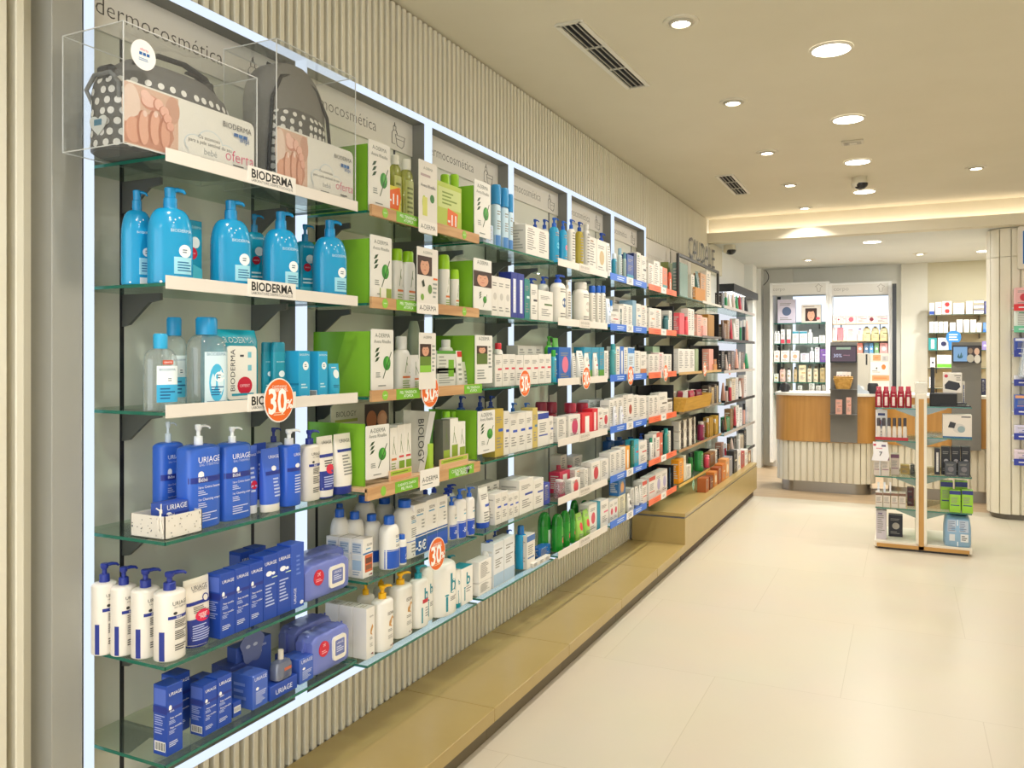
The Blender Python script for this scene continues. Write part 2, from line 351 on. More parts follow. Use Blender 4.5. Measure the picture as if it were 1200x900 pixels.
def bottle(w, d, h, col, top, art=(), n=2.0, sh=.2, neck=.34, rough=.3, foot=None, trans=None, ang=1.2, taper=1.0, side_art=(), ribs=False):
    """top: ('pump', colour, share of height) / ('cap', colour, share, width share) / ('dome', colour, share)"""
    hb = h * (1 - top[2]); a, bb = d / 2, w / 2
    def mk():
        B = MB(); m = trans if trans is not None else M_(col, rough)
        rg = [(0, a * .93, bb * .93, n), (h * .008, a * .985, bb * .985, n), (h * .02, a, bb, n)]
        zs = hb * (1 - sh); rg.append((zs * .5, a, bb, n)); rg.append((zs, a * taper, bb * taper, n))
        if top[0] == 'dome': nk = .97
        else: nk = neck
        for i in range(1, 8):
            t = i / 7 * PI / 2; q = nk + (1 - nk) * math.cos(t) ** .8
            rg.append((zs + (hb - zs) * math.sin(t), max(a * q * taper, min(a, bb * nk)), bb * q * taper, n + (2 - n) * i / 7))
        B.loft(rg, m, 28)
        def surf(u, v, e):
            r0 = rg[-1]
            for k in range(len(rg) - 1):
                if rg[k][0] <= v <= rg[k + 1][0]:
                    f = (v - rg[k][0]) / max(1e-9, rg[k + 1][0] - rg[k][0]); r0 = tuple(rg[k][i] + (rg[k + 1][i] - rg[k][i]) * f for i in range(4)); break
            aa, b2, nn = r0[1] + e, r0[2] + e, r0[3]; q = min(.985, abs(u / b2))
            return (aa * (1 - q ** nn) ** (1 / nn), max(-b2 * .985, min(b2 * .985, u)), v)
        B.art(surf, w, hb, art, sub=14, ss=3)
        B.art(lambda u, v, e: (lambda p: (p[1] * a / bb, -p[0] * bb / a, p[2]))(surf(u * bb / a, v, e)), d, hb, side_art, sub=14, ss=3)
        out = [('body', B)]
        if foot: fb = MB(); fb.loft([(0.0005, a * 1.004 * .93, bb * 1.004 * .93, n), (h * .02, a * 1.008, bb * 1.008, n), (hb * foot[1], a * 1.008, bb * 1.008, n)], M_(foot[0], rough), 28, True, False); out.append(('base_band', fb))
        if top[0] == 'pump':
            r = max(.008, min(bb, a) * (.48 if len(top) < 4 else top[3])); tot = h * top[2]
            out.append(('pump', pump_mb(top[1], r, tot * (.42 if len(top) < 5 else .5), tot * (.25 if len(top) < 5 else .12), tot * (.33 if len(top) < 5 else .38), r * 2.6, ang, hb, rough, len(top) > 4)))
        elif top[0] == 'cap':
            r = bb * top[3]; cb = MB(); cb.loft([(hb - .001, r * .98, r * .98, 2), (h - h * top[2] * .12, r, r, 2), (h, r * .86, r * .86, 2)], M_(top[1], rough), 24); out.append(('cap', cb))
        elif top[0] == 'ovalcap':
            cb = MB(); q = top[3]; cb.loft([(hb - .001, a * q, bb * q, n), (h - h * top[2] * .15, a * q * .97, bb * q * .97, n), (h, a * q * .8, bb * q * .8, n)], M_(top[1], rough), 24); out.append(('cap', cb))
        elif top[0] == 'dome':
            cb = MB(); rr = [(hb - .001, a * .99, bb * .99, n)]
            for i in range(1, 8):
                t = i / 7 * PI / 2 * .97; rr.append((hb + (h - hb) * math.sin(t), a * math.cos(t) ** .7, bb * math.cos(t) ** .7, 2)); 
            cb.loft(rr, M_(top[1], rough), 24); out.append(('cap', cb))
        return out
    return mk
def tube(w, d, h, col, cap, art=(), caph=.12, rough=.35, capw=.92, foot=None):
    """squeeze tube standing on its cap, crimped flat at the top"""
    def mk():
        B = MB(); hc = h * caph; cw = w / 2 * capw
        rg = [(hc, d / 2, cw, 2.0)]
        for i in range(1, 9):
            f = i / 8; rg.append((hc + (h - hc) * .93 * f, d / 2 * (1 - f) ** .8 + .0022, cw + (w / 2 - cw) * f, 2 + 3 * f))
        rg.append((h, .0016, w / 2, 5)); B.loft(rg, M_(col, rough), 24)
        def surf(u, v, e):
            v = max(v, hc); r0 = rg[-1]
            for k in range(len(rg) - 1):
                if rg[k][0] <= v <= rg[k + 1][0]:
                    f = (v - rg[k][0]) / max(1e-9, rg[k + 1][0] - rg[k][0]); r0 = tuple(rg[k][i] + (rg[k + 1][i] - rg[k][i]) * f for i in range(4)); break
            aa, b2, nn = r0[1] + e, r0[2] + e, r0[3]; q = min(.985, abs(u / b2))
            return (aa * (1 - q ** nn) ** (1 / nn) + e, max(-b2 * .985, min(b2 * .985, u)), v)
        B.art(surf, w, h, art, sub=10, ss=5)
        C = MB(); C.loft([(0, d / 2 * .97, cw * .97, 2), (.002, d / 2, cw, 2), (hc, d / 2, cw, 2)], M_(cap, rough), 24)
        return [('body', B), ('cap', C)]
    return mk
def pouch(w, d, h, col, art=(), lid=None, rough=.25):
    def mk():
        B = MB(); m = M_(col, rough)
        B.loft([(0, d * .40, w * .46, 4), (h * .06, d * .5, w * .49, 4), (h * .5, d * .5, w * .5, 4), (h * .86, d * .44, w * .495, 4), (h * .95, d * .2, w * .49, 5), (h, .002, w * .5, 6)], m, 36)
        def surf(u, v, e):
            rr = [(0, d * .40, w * .46), (h * .06, d * .5, w * .49), (h * .5, d * .5, w * .5), (h * .86, d * .44, w * .495), (h * .95, d * .2, w * .49), (h, .002, w * .5)]
            for k in range(5):
                if rr[k][0] <= v <= rr[k + 1][0]:
                    f = (v - rr[k][0]) / (rr[k + 1][0] - rr[k][0]); aa = rr[k][1] + (rr[k + 1][1] - rr[k][1]) * f; b2 = rr[k][2] + (rr[k + 1][2] - rr[k][2]) * f
                    return ((aa + e) * (1 - min(.98, abs(u / b2)) ** 4) ** .25, u, v)
            return (e, u, v)
        B.art(surf, w, h, art, sub=10, ss=4)
        out = [('packet', B)]
        if lid:
            L = MB(); L.prism(rrect(lid[0] * w, lid[1] * w, lid[2] * h, lid[3] * h, w * .06), d * .5 - .001, d * .5 + .006, M_('f4f2ea', .3))
            L.art(lambda u, v, e: (d * .5 + .006 + e, u, v), w, h, lid[4]); out.append(('lid', L))
        return out
    return mk
def wipes(w, d, h, col, seed=0):
    """plastic pack lying on its long side: pillow body, crimped ends, round sticker and a white resealable lid"""
    rr = random.Random(seed); m = M_(col, .22)
    def mk():
        B = MB(); rg = []
        N = 14
        for i in range(N + 1):
            f = i / N; y = (f - .5) * w; e = min(f, 1 - f) * 2; q = .84 + .16 * min(1, e * 4) ** .6 + rr.uniform(-.015, .015); rg.append((y, d / 2 * q, h / 2 * q))
        vs = []; fs = []; S = 24
        for y, a, b in rg:
            for k in range(S):
                t = 2 * PI * (k + .5) / S; ct, st = math.cos(t), math.sin(t); j = rr.uniform(-.0012, .0012)
                vs.append((a * math.copysign(abs(ct) ** .2, ct) + j, y, h / 2 + b * math.copysign(abs(st) ** .2, st) + j - (h / 2 - b) * .75))
        for k in range(N):
            for i in range(S):
                j = (i + 1) % S; fs.append((k * S + i, (k + 1) * S + i, (k + 1) * S + j, k * S + j))
        fs.append(tuple(range(S))); fs.append(tuple(reversed(range(N * S, N * S + S)))); B.add(vs, fs, m)
        for s in (-1, 1):
            pts = [(s * w * .49, h * .3), (s * w * .53, h * .2), (s * w * .545, h * .5), (s * w * .53, h * .96), (s * w * .49, h * .8)]
            B.prism(pts if s > 0 else pts[::-1], -.004, .004, m)
        B.box(-d * .1, d * .1, -w * .45, w * .45, h * .93, h * .985, m, .004)
        L = MB(); L.prism(rrect(-.02 * w, .34 * w, .18 * h, .80 * h, .014), d / 2 - .004, d / 2 + .007, M_('efe9dc', .35))
        L.prism(rrect(.035 * w, .285 * w, .30 * h, .70 * h, .004), d / 2 + .006, d / 2 + .008, M_('6a76b4', .4))
        L.art(lambda u, v, e: (d / 2 + .008 + e, u, v), w, h, [('t', 'URIAGE', .16, .62, .18, 'f2f2ff'), ('l', .06, .26, .38, .55, 3, 'd5daf0')])
        S_ = MB(); S_.prism(ell(-.24 * w, .62 * h, .026, .026), d / 2 - .004, d / 2 + .0025, M_(RED, .4)); S_.art(lambda u, v, e: (d / 2 + .0025 + e, u, v), w, h, [('t', '2€', -.24, .72, .07, 'ffe9ec'), ('l', -.31, -.17, .5, .6, 2, 'f3b5be')])
        return [('packet', B), ('lid', L), ('sticker', S_)]
    return mk
def jar(w, h, col, lid, art=(), trans=None):
    def mk():
        r = w / 2; B = MB(); B.loft([(0, r * .92, r * .92, 2), (h * .04, r, r, 2), (h * .55, r, r, 2), (h * .6, r * .9, r * .9, 2)], trans or M_(col, .3), 24)
        B.art(lambda u, v, e: (math.sqrt(max(1e-6, (r + e) ** 2 - u * u)), u, v), w, h, art, sub=8)
        C = MB(); C.loft([(h * .58, r, r, 2), (h * .97, r, r, 2), (h, r * .95, r * .95, 2)], M_(lid, .3), 24)
        return [('body', B), ('lid', C)]
    return mk
# ================================================================ ROOM
WX = -2.025                                  # front plane of the shelf frames
RIBX = -2.045; CEIL = 3.24; LOW = 2.96; YB = 9.43; YEND = 12.8
XR = 2.9; YF = -2.6
cream = mottled('cream_lacquer', 'e0dac6', 'e4dfcd', 3, .42)
ceilm = mottled('ceiling_paint', 'd8d1bc', 'dcd5c1', 2, .8)
whitew = mottled('white_wall_paint', 'e4e5e0', 'e8e9e4', 2, .7)
greyw = mottled('pale_grey_wall', 'dbdbd3', 'dfdfd8', 2, .7)
metal = mat('8f8f8c', .35, .7); greyp = mat('85847e', .5); darkg = mat('4c4c4a', .5)
LED = emis('led_strip_light', 'dfedff', 1.12)

# floor: large polished stone tiles with fine joints
fm = bpy.data.materials.new('stone_tiles'); fm.use_nodes = True
nt = fm.node_tree; N = nt.nodes.new; L = nt.links.new; bs = nt.nodes['Principled BSDF']
tc = N('ShaderNodeTexCoord'); mp = N('ShaderNodeMapping'); mp.inputs['Location'].default_value = (.88, -4.24, 0)
br = N('ShaderNodeTexBrick'); br.offset = .5; br.inputs['Scale'].default_value = 1; br.inputs['Mortar Size'].default_value = .002; br.inputs['Mortar Smooth'].default_value = .3
br.inputs['Brick Width'].default_value = 1.2; br.inputs['Row Height'].default_value = 1.2
br.inputs['Color1'].default_value = lin('cec5b0'); br.inputs['Color2'].default_value = lin('d1c8b4'); br.inputs['Mortar'].default_value = lin('bfb59e')
ns = N('ShaderNodeTexNoise'); ns.inputs['Scale'].default_value = 1.7; ns.inputs['Detail'].default_value = 5
mx = N('ShaderNodeMix'); mx.data_type = 'RGBA'; mx.blend_type = 'MULTIPLY'; mx.inputs[0].default_value = .10
L(tc.outputs['Object'], mp.inputs[0]); L(mp.outputs[0], br.inputs['Vector']); L(tc.outputs['Object'], ns.inputs['Vector'])
L(br.outputs['Color'], mx.inputs[6]); L(ns.outputs['Color'], mx.inputs[7]); L(mx.outputs[2], bs.inputs['Base Color'])
bs.inputs['Roughness'].default_value = .32; bs.inputs['Specular IOR Level'].default_value = .35
b = MB(); b.box(-2.6, XR, YF, 9.95, -.1, 0, fm); structure(b.build('floor', smooth=False))
planks = wood('pale_floor_planks', 'b59c7c', 'c6ae8c', 'x', .5, .4)
b = MB(); b.box(-2.6, XR, 9.95, YEND + .2, -.1, 0, planks); structure(b.build('floor.001', smooth=False))

# fluted wall behind the shelving
b = MB()
b.box(-2.4, -2.115, YF, YB, 0, CEIL, cream)
gro = mat('857c62', .7)
def ribs(y0, y1, z0, z1, xf=RIBX):
    b.box(-2.12, xf - .062, y0, y1, z0, z1, cream)
    n = int((y1 - y0) / .045)
    for i in range(n):
        y = y0 + .045 * i
        b.prism([(-2.11, y + .010), (xf - .003, y + .0105), (xf, y + .013), (xf, y + .031), (xf - .003, y + .0335), (-2.11, y + .034)], z0, z1, cream, 'z')
ribs(YF, 1.395, .14, CEIL - .012)
ribs(1.395, 6.90, 2.772, CEIL - .012); ribs(1.395, 6.90, .14, .352); ribs(6.90, YB, 2.70, CEIL - .012)
b.box(-2.115, -2.075, 6.93, YB, .1, 2.70, M_('cfc9b4', .6))
structure(b.build('wall_left', smooth=False))
b = MB(); b.box(-2.4, -2.05, YB, YEND + .2, 0, LOW + .02, whitew); b.box(-2.4, -2.05, YB, YB + .7, LOW, CEIL, whitew); b.box(-2.05, -1.93, 11.85, 12.15, 0, LOW, whitew)
structure(b.build('wall_left.001', smooth=False))
b = MB(); b.box(-2.05, -2.0, YB + .05, 9.98, 2.62, LOW - .01, cream)
for i in range(11): b.box(-2.0, -1.985, YB + .06 + i * .045, YB + .09 + i * .045, 2.62, LOW - .01, cream)
structure(b.build('trim_1', smooth=False))
b = MB(); b.box(-2.4, XR, YEND, YEND + .2, 0, LOW + .02, greyw); structure(b.build('wall_back', smooth=False))
b = MB(); b.box(XR, XR + .1, YF, YEND + .2, 0, CEIL, cream); structure(b.build('wall_right', smooth=False))
b = MB(); b.box(-2.4, XR + .1, YF, YB + .5, CEIL, CEIL + .1, ceilm); structure(b.build('ceiling', smooth=False))
lowc = mottled('low_ceiling_paint', 'd3d4ce', 'd7d8d2', 2, .8)
b = MB(); b.box(-2.4, XR, YB + .16, YEND + .2, LOW, LOW + .1, lowc); structure(b.build('ceiling.001', smooth=False))
# dropped band with the light cove on top
b = MB(); b.box(-2.05, XR, YB, YB + .16, LOW, 3.05, ceilm); b.box(-2.05, XR, YB, YB + .01, 3.05, 3.07, ceilm); b.box(-2.05, XR, YB + .10, YB + .16, 3.05, CEIL, ceilm); structure(b.build('trim_2', smooth=False))
b = MB(); b.box(-2.02, XR - .05, YB + .03, YB + .06, 3.0505, 3.06, emis('warm_cove_light', 'ffedd6', 9)); tag(b.build('cove_light_strip', smooth=False), 'warm light strip hidden on the ledge of the dropped ceiling band', 'light strip')

# ================================================================ CEILING FITTINGS
lampw = emis('lamp_diffuser', 'fffaf0', 9); lampw2 = emis('spot_lens', 'fff4e2', 14)
trimm = mat('d8d2c0', .5)
def arealight(parent, r, power, z, col=(1, .97, .93), spread=PI):
    l = bpy.data.lights.new('lamp_light', 'AREA'); l.shape = 'DISK'; l.size = r * 2; l.energy = power; l.color = col; l.spread = spread
    o = bpy.data.objects.new('lamp_light', l); COL.objects.link(o); o.parent = parent; o.location = (0, 0, z); return o
LAMPS = []
def disc_lamp(px, py, z=CEIL, r=.092, power=30, col=(1, .97, .93), at=None):
    x, y = at or onz(px, py, z)
    def mk():
        a = MB(); a.loft([(0, r + .016, r + .016, 2), (-.007, r + .014, r + .014, 2), (-.009, r + .002, r + .002, 2)], trimm, 28, False, False)
        c = MB(); c.cyl(0, 0, -.0075, -.001, r + .003, r + .003, lampw, 28)
        return [('trim_ring', a), ('diffuser', c)]
    o = put('ceiling_light', ('disc', round(r, 3)), mk, (x, y, z - .001)); LAMPS.append((o, x, y, z, 'disc', px)); arealight(o, r * .9, power, -.012, col); return o
def spot_lamp(px, py, z=CEIL, power=18, col=(1, .95, .87), at=None):
    x, y = at or onz(px, py, z)
    def mk():
        a = MB(); a.loft([(0, .085, .085, 2), (-.006, .083, .083, 2), (-.008, .066, .066, 2), (-.004, .062, .062, 2), (-.004, .05, .05, 2)], trimm, 28, False, False)
        g = MB(); g.loft([(-.003, .058, .058, 2), (-.014, .055, .055, 2), (-.016, .044, .044, 2)], mat('b9b3a2', .4), 24, False, False)
        c = MB(); c.cyl(0, 0, -.011, -.003, .044, .044, lampw2, 24)
        return [('trim_ring', a), ('gimbal', g), ('lens', c)]
    o = put('ceiling_spotlight', ('spot',), mk, (x, y, z - .001)); LAMPS.append((o, x, y, z, 'spot', px)); arealight(o, .04, power, -.018, col, 2.1); return o
PD, PS = 9.5, 12
for p in ((974, 57), (994, 139), (1005, 189), (1013, 224)): disc_lamp(*p, power=PD)
for p in ((798, 25), (859, 119), (899, 178), (926, 216), (943, 243)): spot_lamp(*p, power=PS)
spot_lamp(1144, 196, power=PS)
disc_lamp(1022, 283, LOW, power=30, col=(1, .99, .97)); spot_lamp(1078, 297, LOW, power=24, col=(1, .99, .97)); spot_lamp(947, 304, LOW, power=24, col=(1, .99, .97))
FILL_LAMPS = [disc_lamp(0, 0, LOW, power=30, col=(1, .99, .97), at=p) for p in ((.9, 11.6), (2.2, 11.2))]  # lamps added out of view to brighten the back room
places = {'disc': [], 'spot': []}
for t in LAMPS: places[t[4]].append(t)
for nm, txt, cat in (('disc', 'round flush ceiling light', 'ceiling light'), ('spot', 'tilting recessed ceiling spotlight', 'spotlight')):
    L_ = [t for t in places[nm] if t[3] == CEIL and not (nm == 'spot' and t[5] == 1144)]; L_.sort(key=lambda t: t[2])
    for i, t in enumerate(L_):
        w_ = '%s, %s from the shop front in the %s' % (txt, ORD[i], 'middle row' if nm == 'disc' else 'row beside the shelf wall')
        tag(t[0], w_, cat, txt + 's in the main ceiling')
    L2 = [t for t in places[nm] if t not in L_]
    for t in L2:
        if t[0] in FILL_LAMPS: tag(t[0], 'added round fill light in the lower white ceiling, unseen behind the column', cat, 'added fill lights unseen behind the column'); continue
        if t[3] == CEIL: tag(t[0], 'lone recessed spotlight over the floor display, away from the rows', cat)
        elif nm == 'disc': tag(t[0], 'round flush light in the lower white ceiling over the counter', cat)
        else: tag(t[0], 'small spotlight in the lower white ceiling ' + ('above the beige wall shelves' if t[5] > 1000 else 'above the white lit shelving'), cat)
# further lamps of the same rows, outside the photograph (the shop goes on to the right and behind)
for x, y in ((.25, 1.1), (.25, -.9), (1.9, 1.2), (1.9, 3.4), (1.9, 5.6), (1.9, 7.8)):
    o = disc_lamp(0, 0, power=PD, at=(x, y)); tag(o, 'round flush ceiling light of the rows beyond the shelf aisle', 'ceiling light', 'ceiling lights beyond the aisle')
for x, y in ((-.95, 1.35), (-.95, -.4)):
    o = spot_lamp(0, 0, power=PS, at=(x, y)); tag(o, 'tilting recessed spotlight near the shop front beside the shelf wall', 'spotlight', 'spotlights near the shop front')

def grille(pa, pb, w, nsl, label):
    (xa, ya), (xb, yb) = onz(*pa, CEIL), onz(*pb, CEIL)
    ln = math.hypot(xb - xa, yb - ya); ang = math.atan2(yb - ya, xb - xa)
    root = empty('ceiling_vent', ((xa + xb) / 2, (ya + yb) / 2, CEIL), ang)
    f = MB(); h = ln / 2
    for s in (-1, 1): f.box(-h, h, s * w / 2 - .012, s * w / 2 + .012, -.010, 0, mat('e2ded2', .4)); f.box(s * h - .012, s * h + .012, -w / 2, w / 2, -.010, 0, mat('d2cdbd', .4))
    f.build('frame', root, smooth=False)
    k = MB(); k.box(-h, h, -w / 2, w / 2, -.002, -.0005, mat('15151a', .9)); k.build('backing', root, smooth=False)
    s_ = MB()
    for i in range(nsl):
        y = -w / 2 + w * (i + 1) / (nsl + 1); s_.box(-h, h, y - .003, y + .003, -.009, -.004, mat('b9b5a8', .35, .4))
    for i in (-1, 1): s_.box(i * h / 3 - .006, i * h / 3 + .006, -w / 2, w / 2, -.008, -.002, mat('c9c4b4', .4))
    s_.build('slats', root, smooth=False); tag(root, label, 'vent')
grille((666, 26), (748, 101), .12, 3, 'long slotted air vent in the ceiling nearer the shop front')
grille((849, 205), (870, 227), .13, 3, 'short slotted air vent in the ceiling near the dropped band')
x, y = onz(999, 166, CEIL); root = empty('emergency_light', (x, y, CEIL - .001))
b = MB(); b.box(-.075, .075, -.055, .055, -.012, 0, 'cfc8b4', .003); b.build('housing', root)
b = MB(); b.box(-.06, .06, -.04, .04, -.014, -.0115, 'a79f88'); b.box(-.02, .03, -.02, .025, -.016, -.0135, 'd8d2bf'); b.box(-.05, -.03, -.03, .03, -.016, -.0135, '8f8772'); b.build('lens', root)
tag(root, 'small square emergency light panel flush on the ceiling between round lights', 'emergency light')
def camera_dome(x, y, z, label, s=1.0):
    root = empty('ceiling_camera', (x, y, z))
    b = MB(); b.loft([(0, .055 * s, .055 * s, 2), (-.03 * s, .055 * s, .055 * s, 2), (-.05 * s, .062 * s, .062 * s, 2), (-.075 * s, .05 * s, .05 * s, 2)], M_('cfc8b2', .4), 24); b.build('housing', root)
    d = MB(); rg = [(-.05 * s - .045 * s * math.sin(i / 6 * PI / 2), .052 * s * math.cos(i / 6 * PI / 2 * .96), .052 * s * math.cos(i / 6 * PI / 2 * .96), 2, .012 * s, -.012 * s) for i in range(7)]
    d.loft(rg, M_('1b1b1d', .12), 24); d.build('lens_dome', root); tag(root, label, 'camera')
x, y = onz(1007, 208, CEIL); camera_dome(x, y, CEIL - .001, 'white security camera dome on the main ceiling amid the round lights', 1.15)
camera_dome(Xat(855, YB + .3), YB + .3, LOW - .001, 'beige security camera dome under the dropped band by the shelf wall', 1.2)

# ================================================================ PLINTH along the wall
gold = mottled('gold_lacquer', 'ab945c', 'b09961', 5, .3, 0, .5)
goldd = mat('6d5a2e', .5)
cuts = [YF, -1.25, -.39, .47, 1.35, 2.23, 3.11, 3.97, 4.85, 5.66, 6.47]
for i in range(len(cuts) - 1):
    y0, y1 = cuts[i] + .0012, cuts[i + 1] - .0012
    root = empty('plinth_bench', (-1.8, (y0 + y1) / 2, 0)); h = (y1 - y0) / 2
    b = MB(); b.box(-.243, .22, -h, h, .085, .145, gold, .002); b.build('top', root)
    b = MB(); b.box(-.243, .18, -h, h, 0, .085, mat('6b6048', .5)); b.build('kickboard', root, smooth=False)
    tag(root, 'low gold plinth section, %s along the foot of the fluted wall' % ORD[i], 'plinth', 'low gold plinth sections')
root = empty('plinth_cabinet', (-1.8, 8.225, 0))
b = MB(); b.box(-.222, .22, -1.755, 1.755, .085, .352, gold, .002); b.build('body', root)
b = MB(); b.box(-.222, .214, -1.75, 1.75, .352, .366, mat('77777a', .3, .6)); b.build('shadow_gap', root, smooth=False)
b = MB(); b.box(-.222, .22, -1.755, 1.755, .366, .394, gold, .002); b.build('top', root)
b = MB(); b.box(-.24, .18, -1.74, 1.74, 0, .085, mat('4a3420', .5)); b.build('kickboard', root, smooth=False)
tag(root, 'taller gold plinth box with a metal groove under the make-up shelves', 'plinth')

# ================================================================ LIT SHELVING UNITS
UP = [1.505, 2.40, 3.30, 4.20, 5.10, 6.0, 6.89]
ZT, ZB = 2.772, .352
bp = mottled('back_panel_lacquer', 'dbdccd', 'dfe0d2', 2, .35)
hdm = mat('ebe7df', .5)
BAYN = ['polka-dot-bag bay', 'wood-edged bay', 'clear-edged bay', 'green-bottle bay', 'blue-edged bay', 'orange-edged bay']
def header_mesh(b, y0, y1, z0, z1, x, ink='55504a', s=1.0):
    w, h = y1 - y0, z1 - z0; ym = (y0 + y1) / 2
    b.box(x - .004, x, y0, y1, z0, z1, hdm)
    sf = lambda u, v, e: (x + e, ym + u, z0 + v)
    b.art(sf, w, h, [('t', '~dermocosmética', -.14, .48, .58, ink)])
    def ln(pts, t=.0022):
        for (u0, v0), (u1, v1) in zip(pts, pts[1:]):
            b.tube([(x + .001, ym + u0, z0 + v0), (x + .001, ym + u1, z0 + v1)], t, ink, 4, .4)
    c = .33 * w
    ln([(c - .03, h * .18), (c - .03, h * .5), (c - .018, h * .6), (c + .004, h * .6), (c + .012, h * .5)]); ln([(c - .018, h * .6), (c - .018, h * .72), (c + .002, h * .72), (c + .002, h * .6)])
    ln([(c - .012, h * .72), (c - .008, h * .84), (c - .004, h * .72)]); ln([(c - .03, h * .18), (c - .004, h * .18)])
    ln([(c - .002, h * .48), (c + .075, h * .48), (c + .07, h * .36), (c + .004, h * .36), (c - .002, h * .48)]); ln([(c + .004, h * .36), (c + .012, h * .16), (c + .05, h * .12), (c + .066, h * .22), (c + .07, h * .36)])
for i in range(6):
    y0, y1 = UP[i] + .0015, UP[i + 1] - .0015
    root = empty('shelving_unit', (0, 0, 0))
    t = .028
    b = MB(); b.box(-2.112, -2.106, y0, y1, ZB, ZT, bp); b.build('back_panel', root, smooth=False)
    for s in (y0, y1 - t):
        b = MB(); b.box(-2.106, WX - .008, s, s + t, ZB, ZT, greyp); b.build('side_panel', root, smooth=False)
    b = MB(); b.box(-2.106, WX - .008, y0 + t, y1 - t, ZT - t, ZT, greyp); b.build('top_panel', root, smooth=False)
    b = MB(); b.box(-2.106, WX - .008, y0 + t, y1 - t, ZB, ZB + t, greyp); b.build('bottom_panel', root, smooth=False)
    for s in (y0, y1 - t):
        b = MB(); b.box(WX - .008, WX, s + .001, s + t - .001, ZB, ZT, LED); b.build('led_strip', root, smooth=False)
    for z in (ZB, ZT - t):
        b = MB(); b.box(WX - .008, WX, y0 + t, y1 - t, z, z + t, LED); b.build('led_strip', root, smooth=False)
    b = MB(); header_mesh(b, y0 + t, y1 - t, 2.595, ZT - t, -2.098); b.build('header_panel', root, smooth=False)
    for s in (y0 + .18, y1 - .17):
        b = MB(); b.box(-2.106, -2.1045, s - .007, s + .007, ZB + t, 2.595, '26262a'); b.build('bracket_rail', root, smooth=False)
    tag(root, 'grey shelving unit framed by light strips, %s from the shop front, the %s' % (ORD[i], BAYN[i]), 'shelving', 'lit wall shelving units')
b = MB(); b.box(-2.12, -2.03, 1.412, 1.502, .14, CEIL - .012, mat('a3a29a', .45), .002); structure(b.build('trim_4'))

# ================================================================ GLASS SHELVES
glass = clear('shelf_glass', 'f3fbf6', .1, .02, 'cfe8dc'); gedge = mat('1d6a58', .12, 0, .6)
ROWZ = [2.181, 1.845, 1.503, 1.161, .832, .530]
ROWN = ['top', 'second', 'third', 'fourth', 'fifth', 'bottom']
oak = wood('oak_strip', 'b98a5c', 'd3a877', 'y', 1.0, .5)
def glass_parts(root, x0, x1, y0, y1, z):
    g = MB(); g.box(x0, x1 - .0015, y0 + .0015, y1 - .0015, z - .009, z, glass)
    for a in ((x1 - .0015, x1, y0, y1), (x0, x1, y0, y0 + .0015), (x0, x1, y1 - .0015, y1)): g.box(a[0], a[1], a[2], a[3], z - .009, z, gedge)
    g.build('glass', root, smooth=False)
brk = mat('6f716f', .4, .5)
def bracket(root, y, z, x0=-2.104, ln=.16):
    b = MB(); b.prism([(x0, z - .010), (x0 + ln, z - .010), (x0 + ln, z - .03), (x0 + ln * .72, z - .036), (x0 + .03, z - .10), (x0, z - .105)], y - .005, y + .005, brk, 'y')
    b.build('bracket', root, smooth=False)
SHX = -1.752
SHELF = {}
def shelf_place(bay, row): return 'the %s shelf, %s' % (ROWN[row], BAYN[bay])
def rail(root, y0, y1, z0, z1, m, x=SHX, th=.003):
    b = MB(); b.box(x, x + th, y0, y1, z0, z1, m, .0008); return b
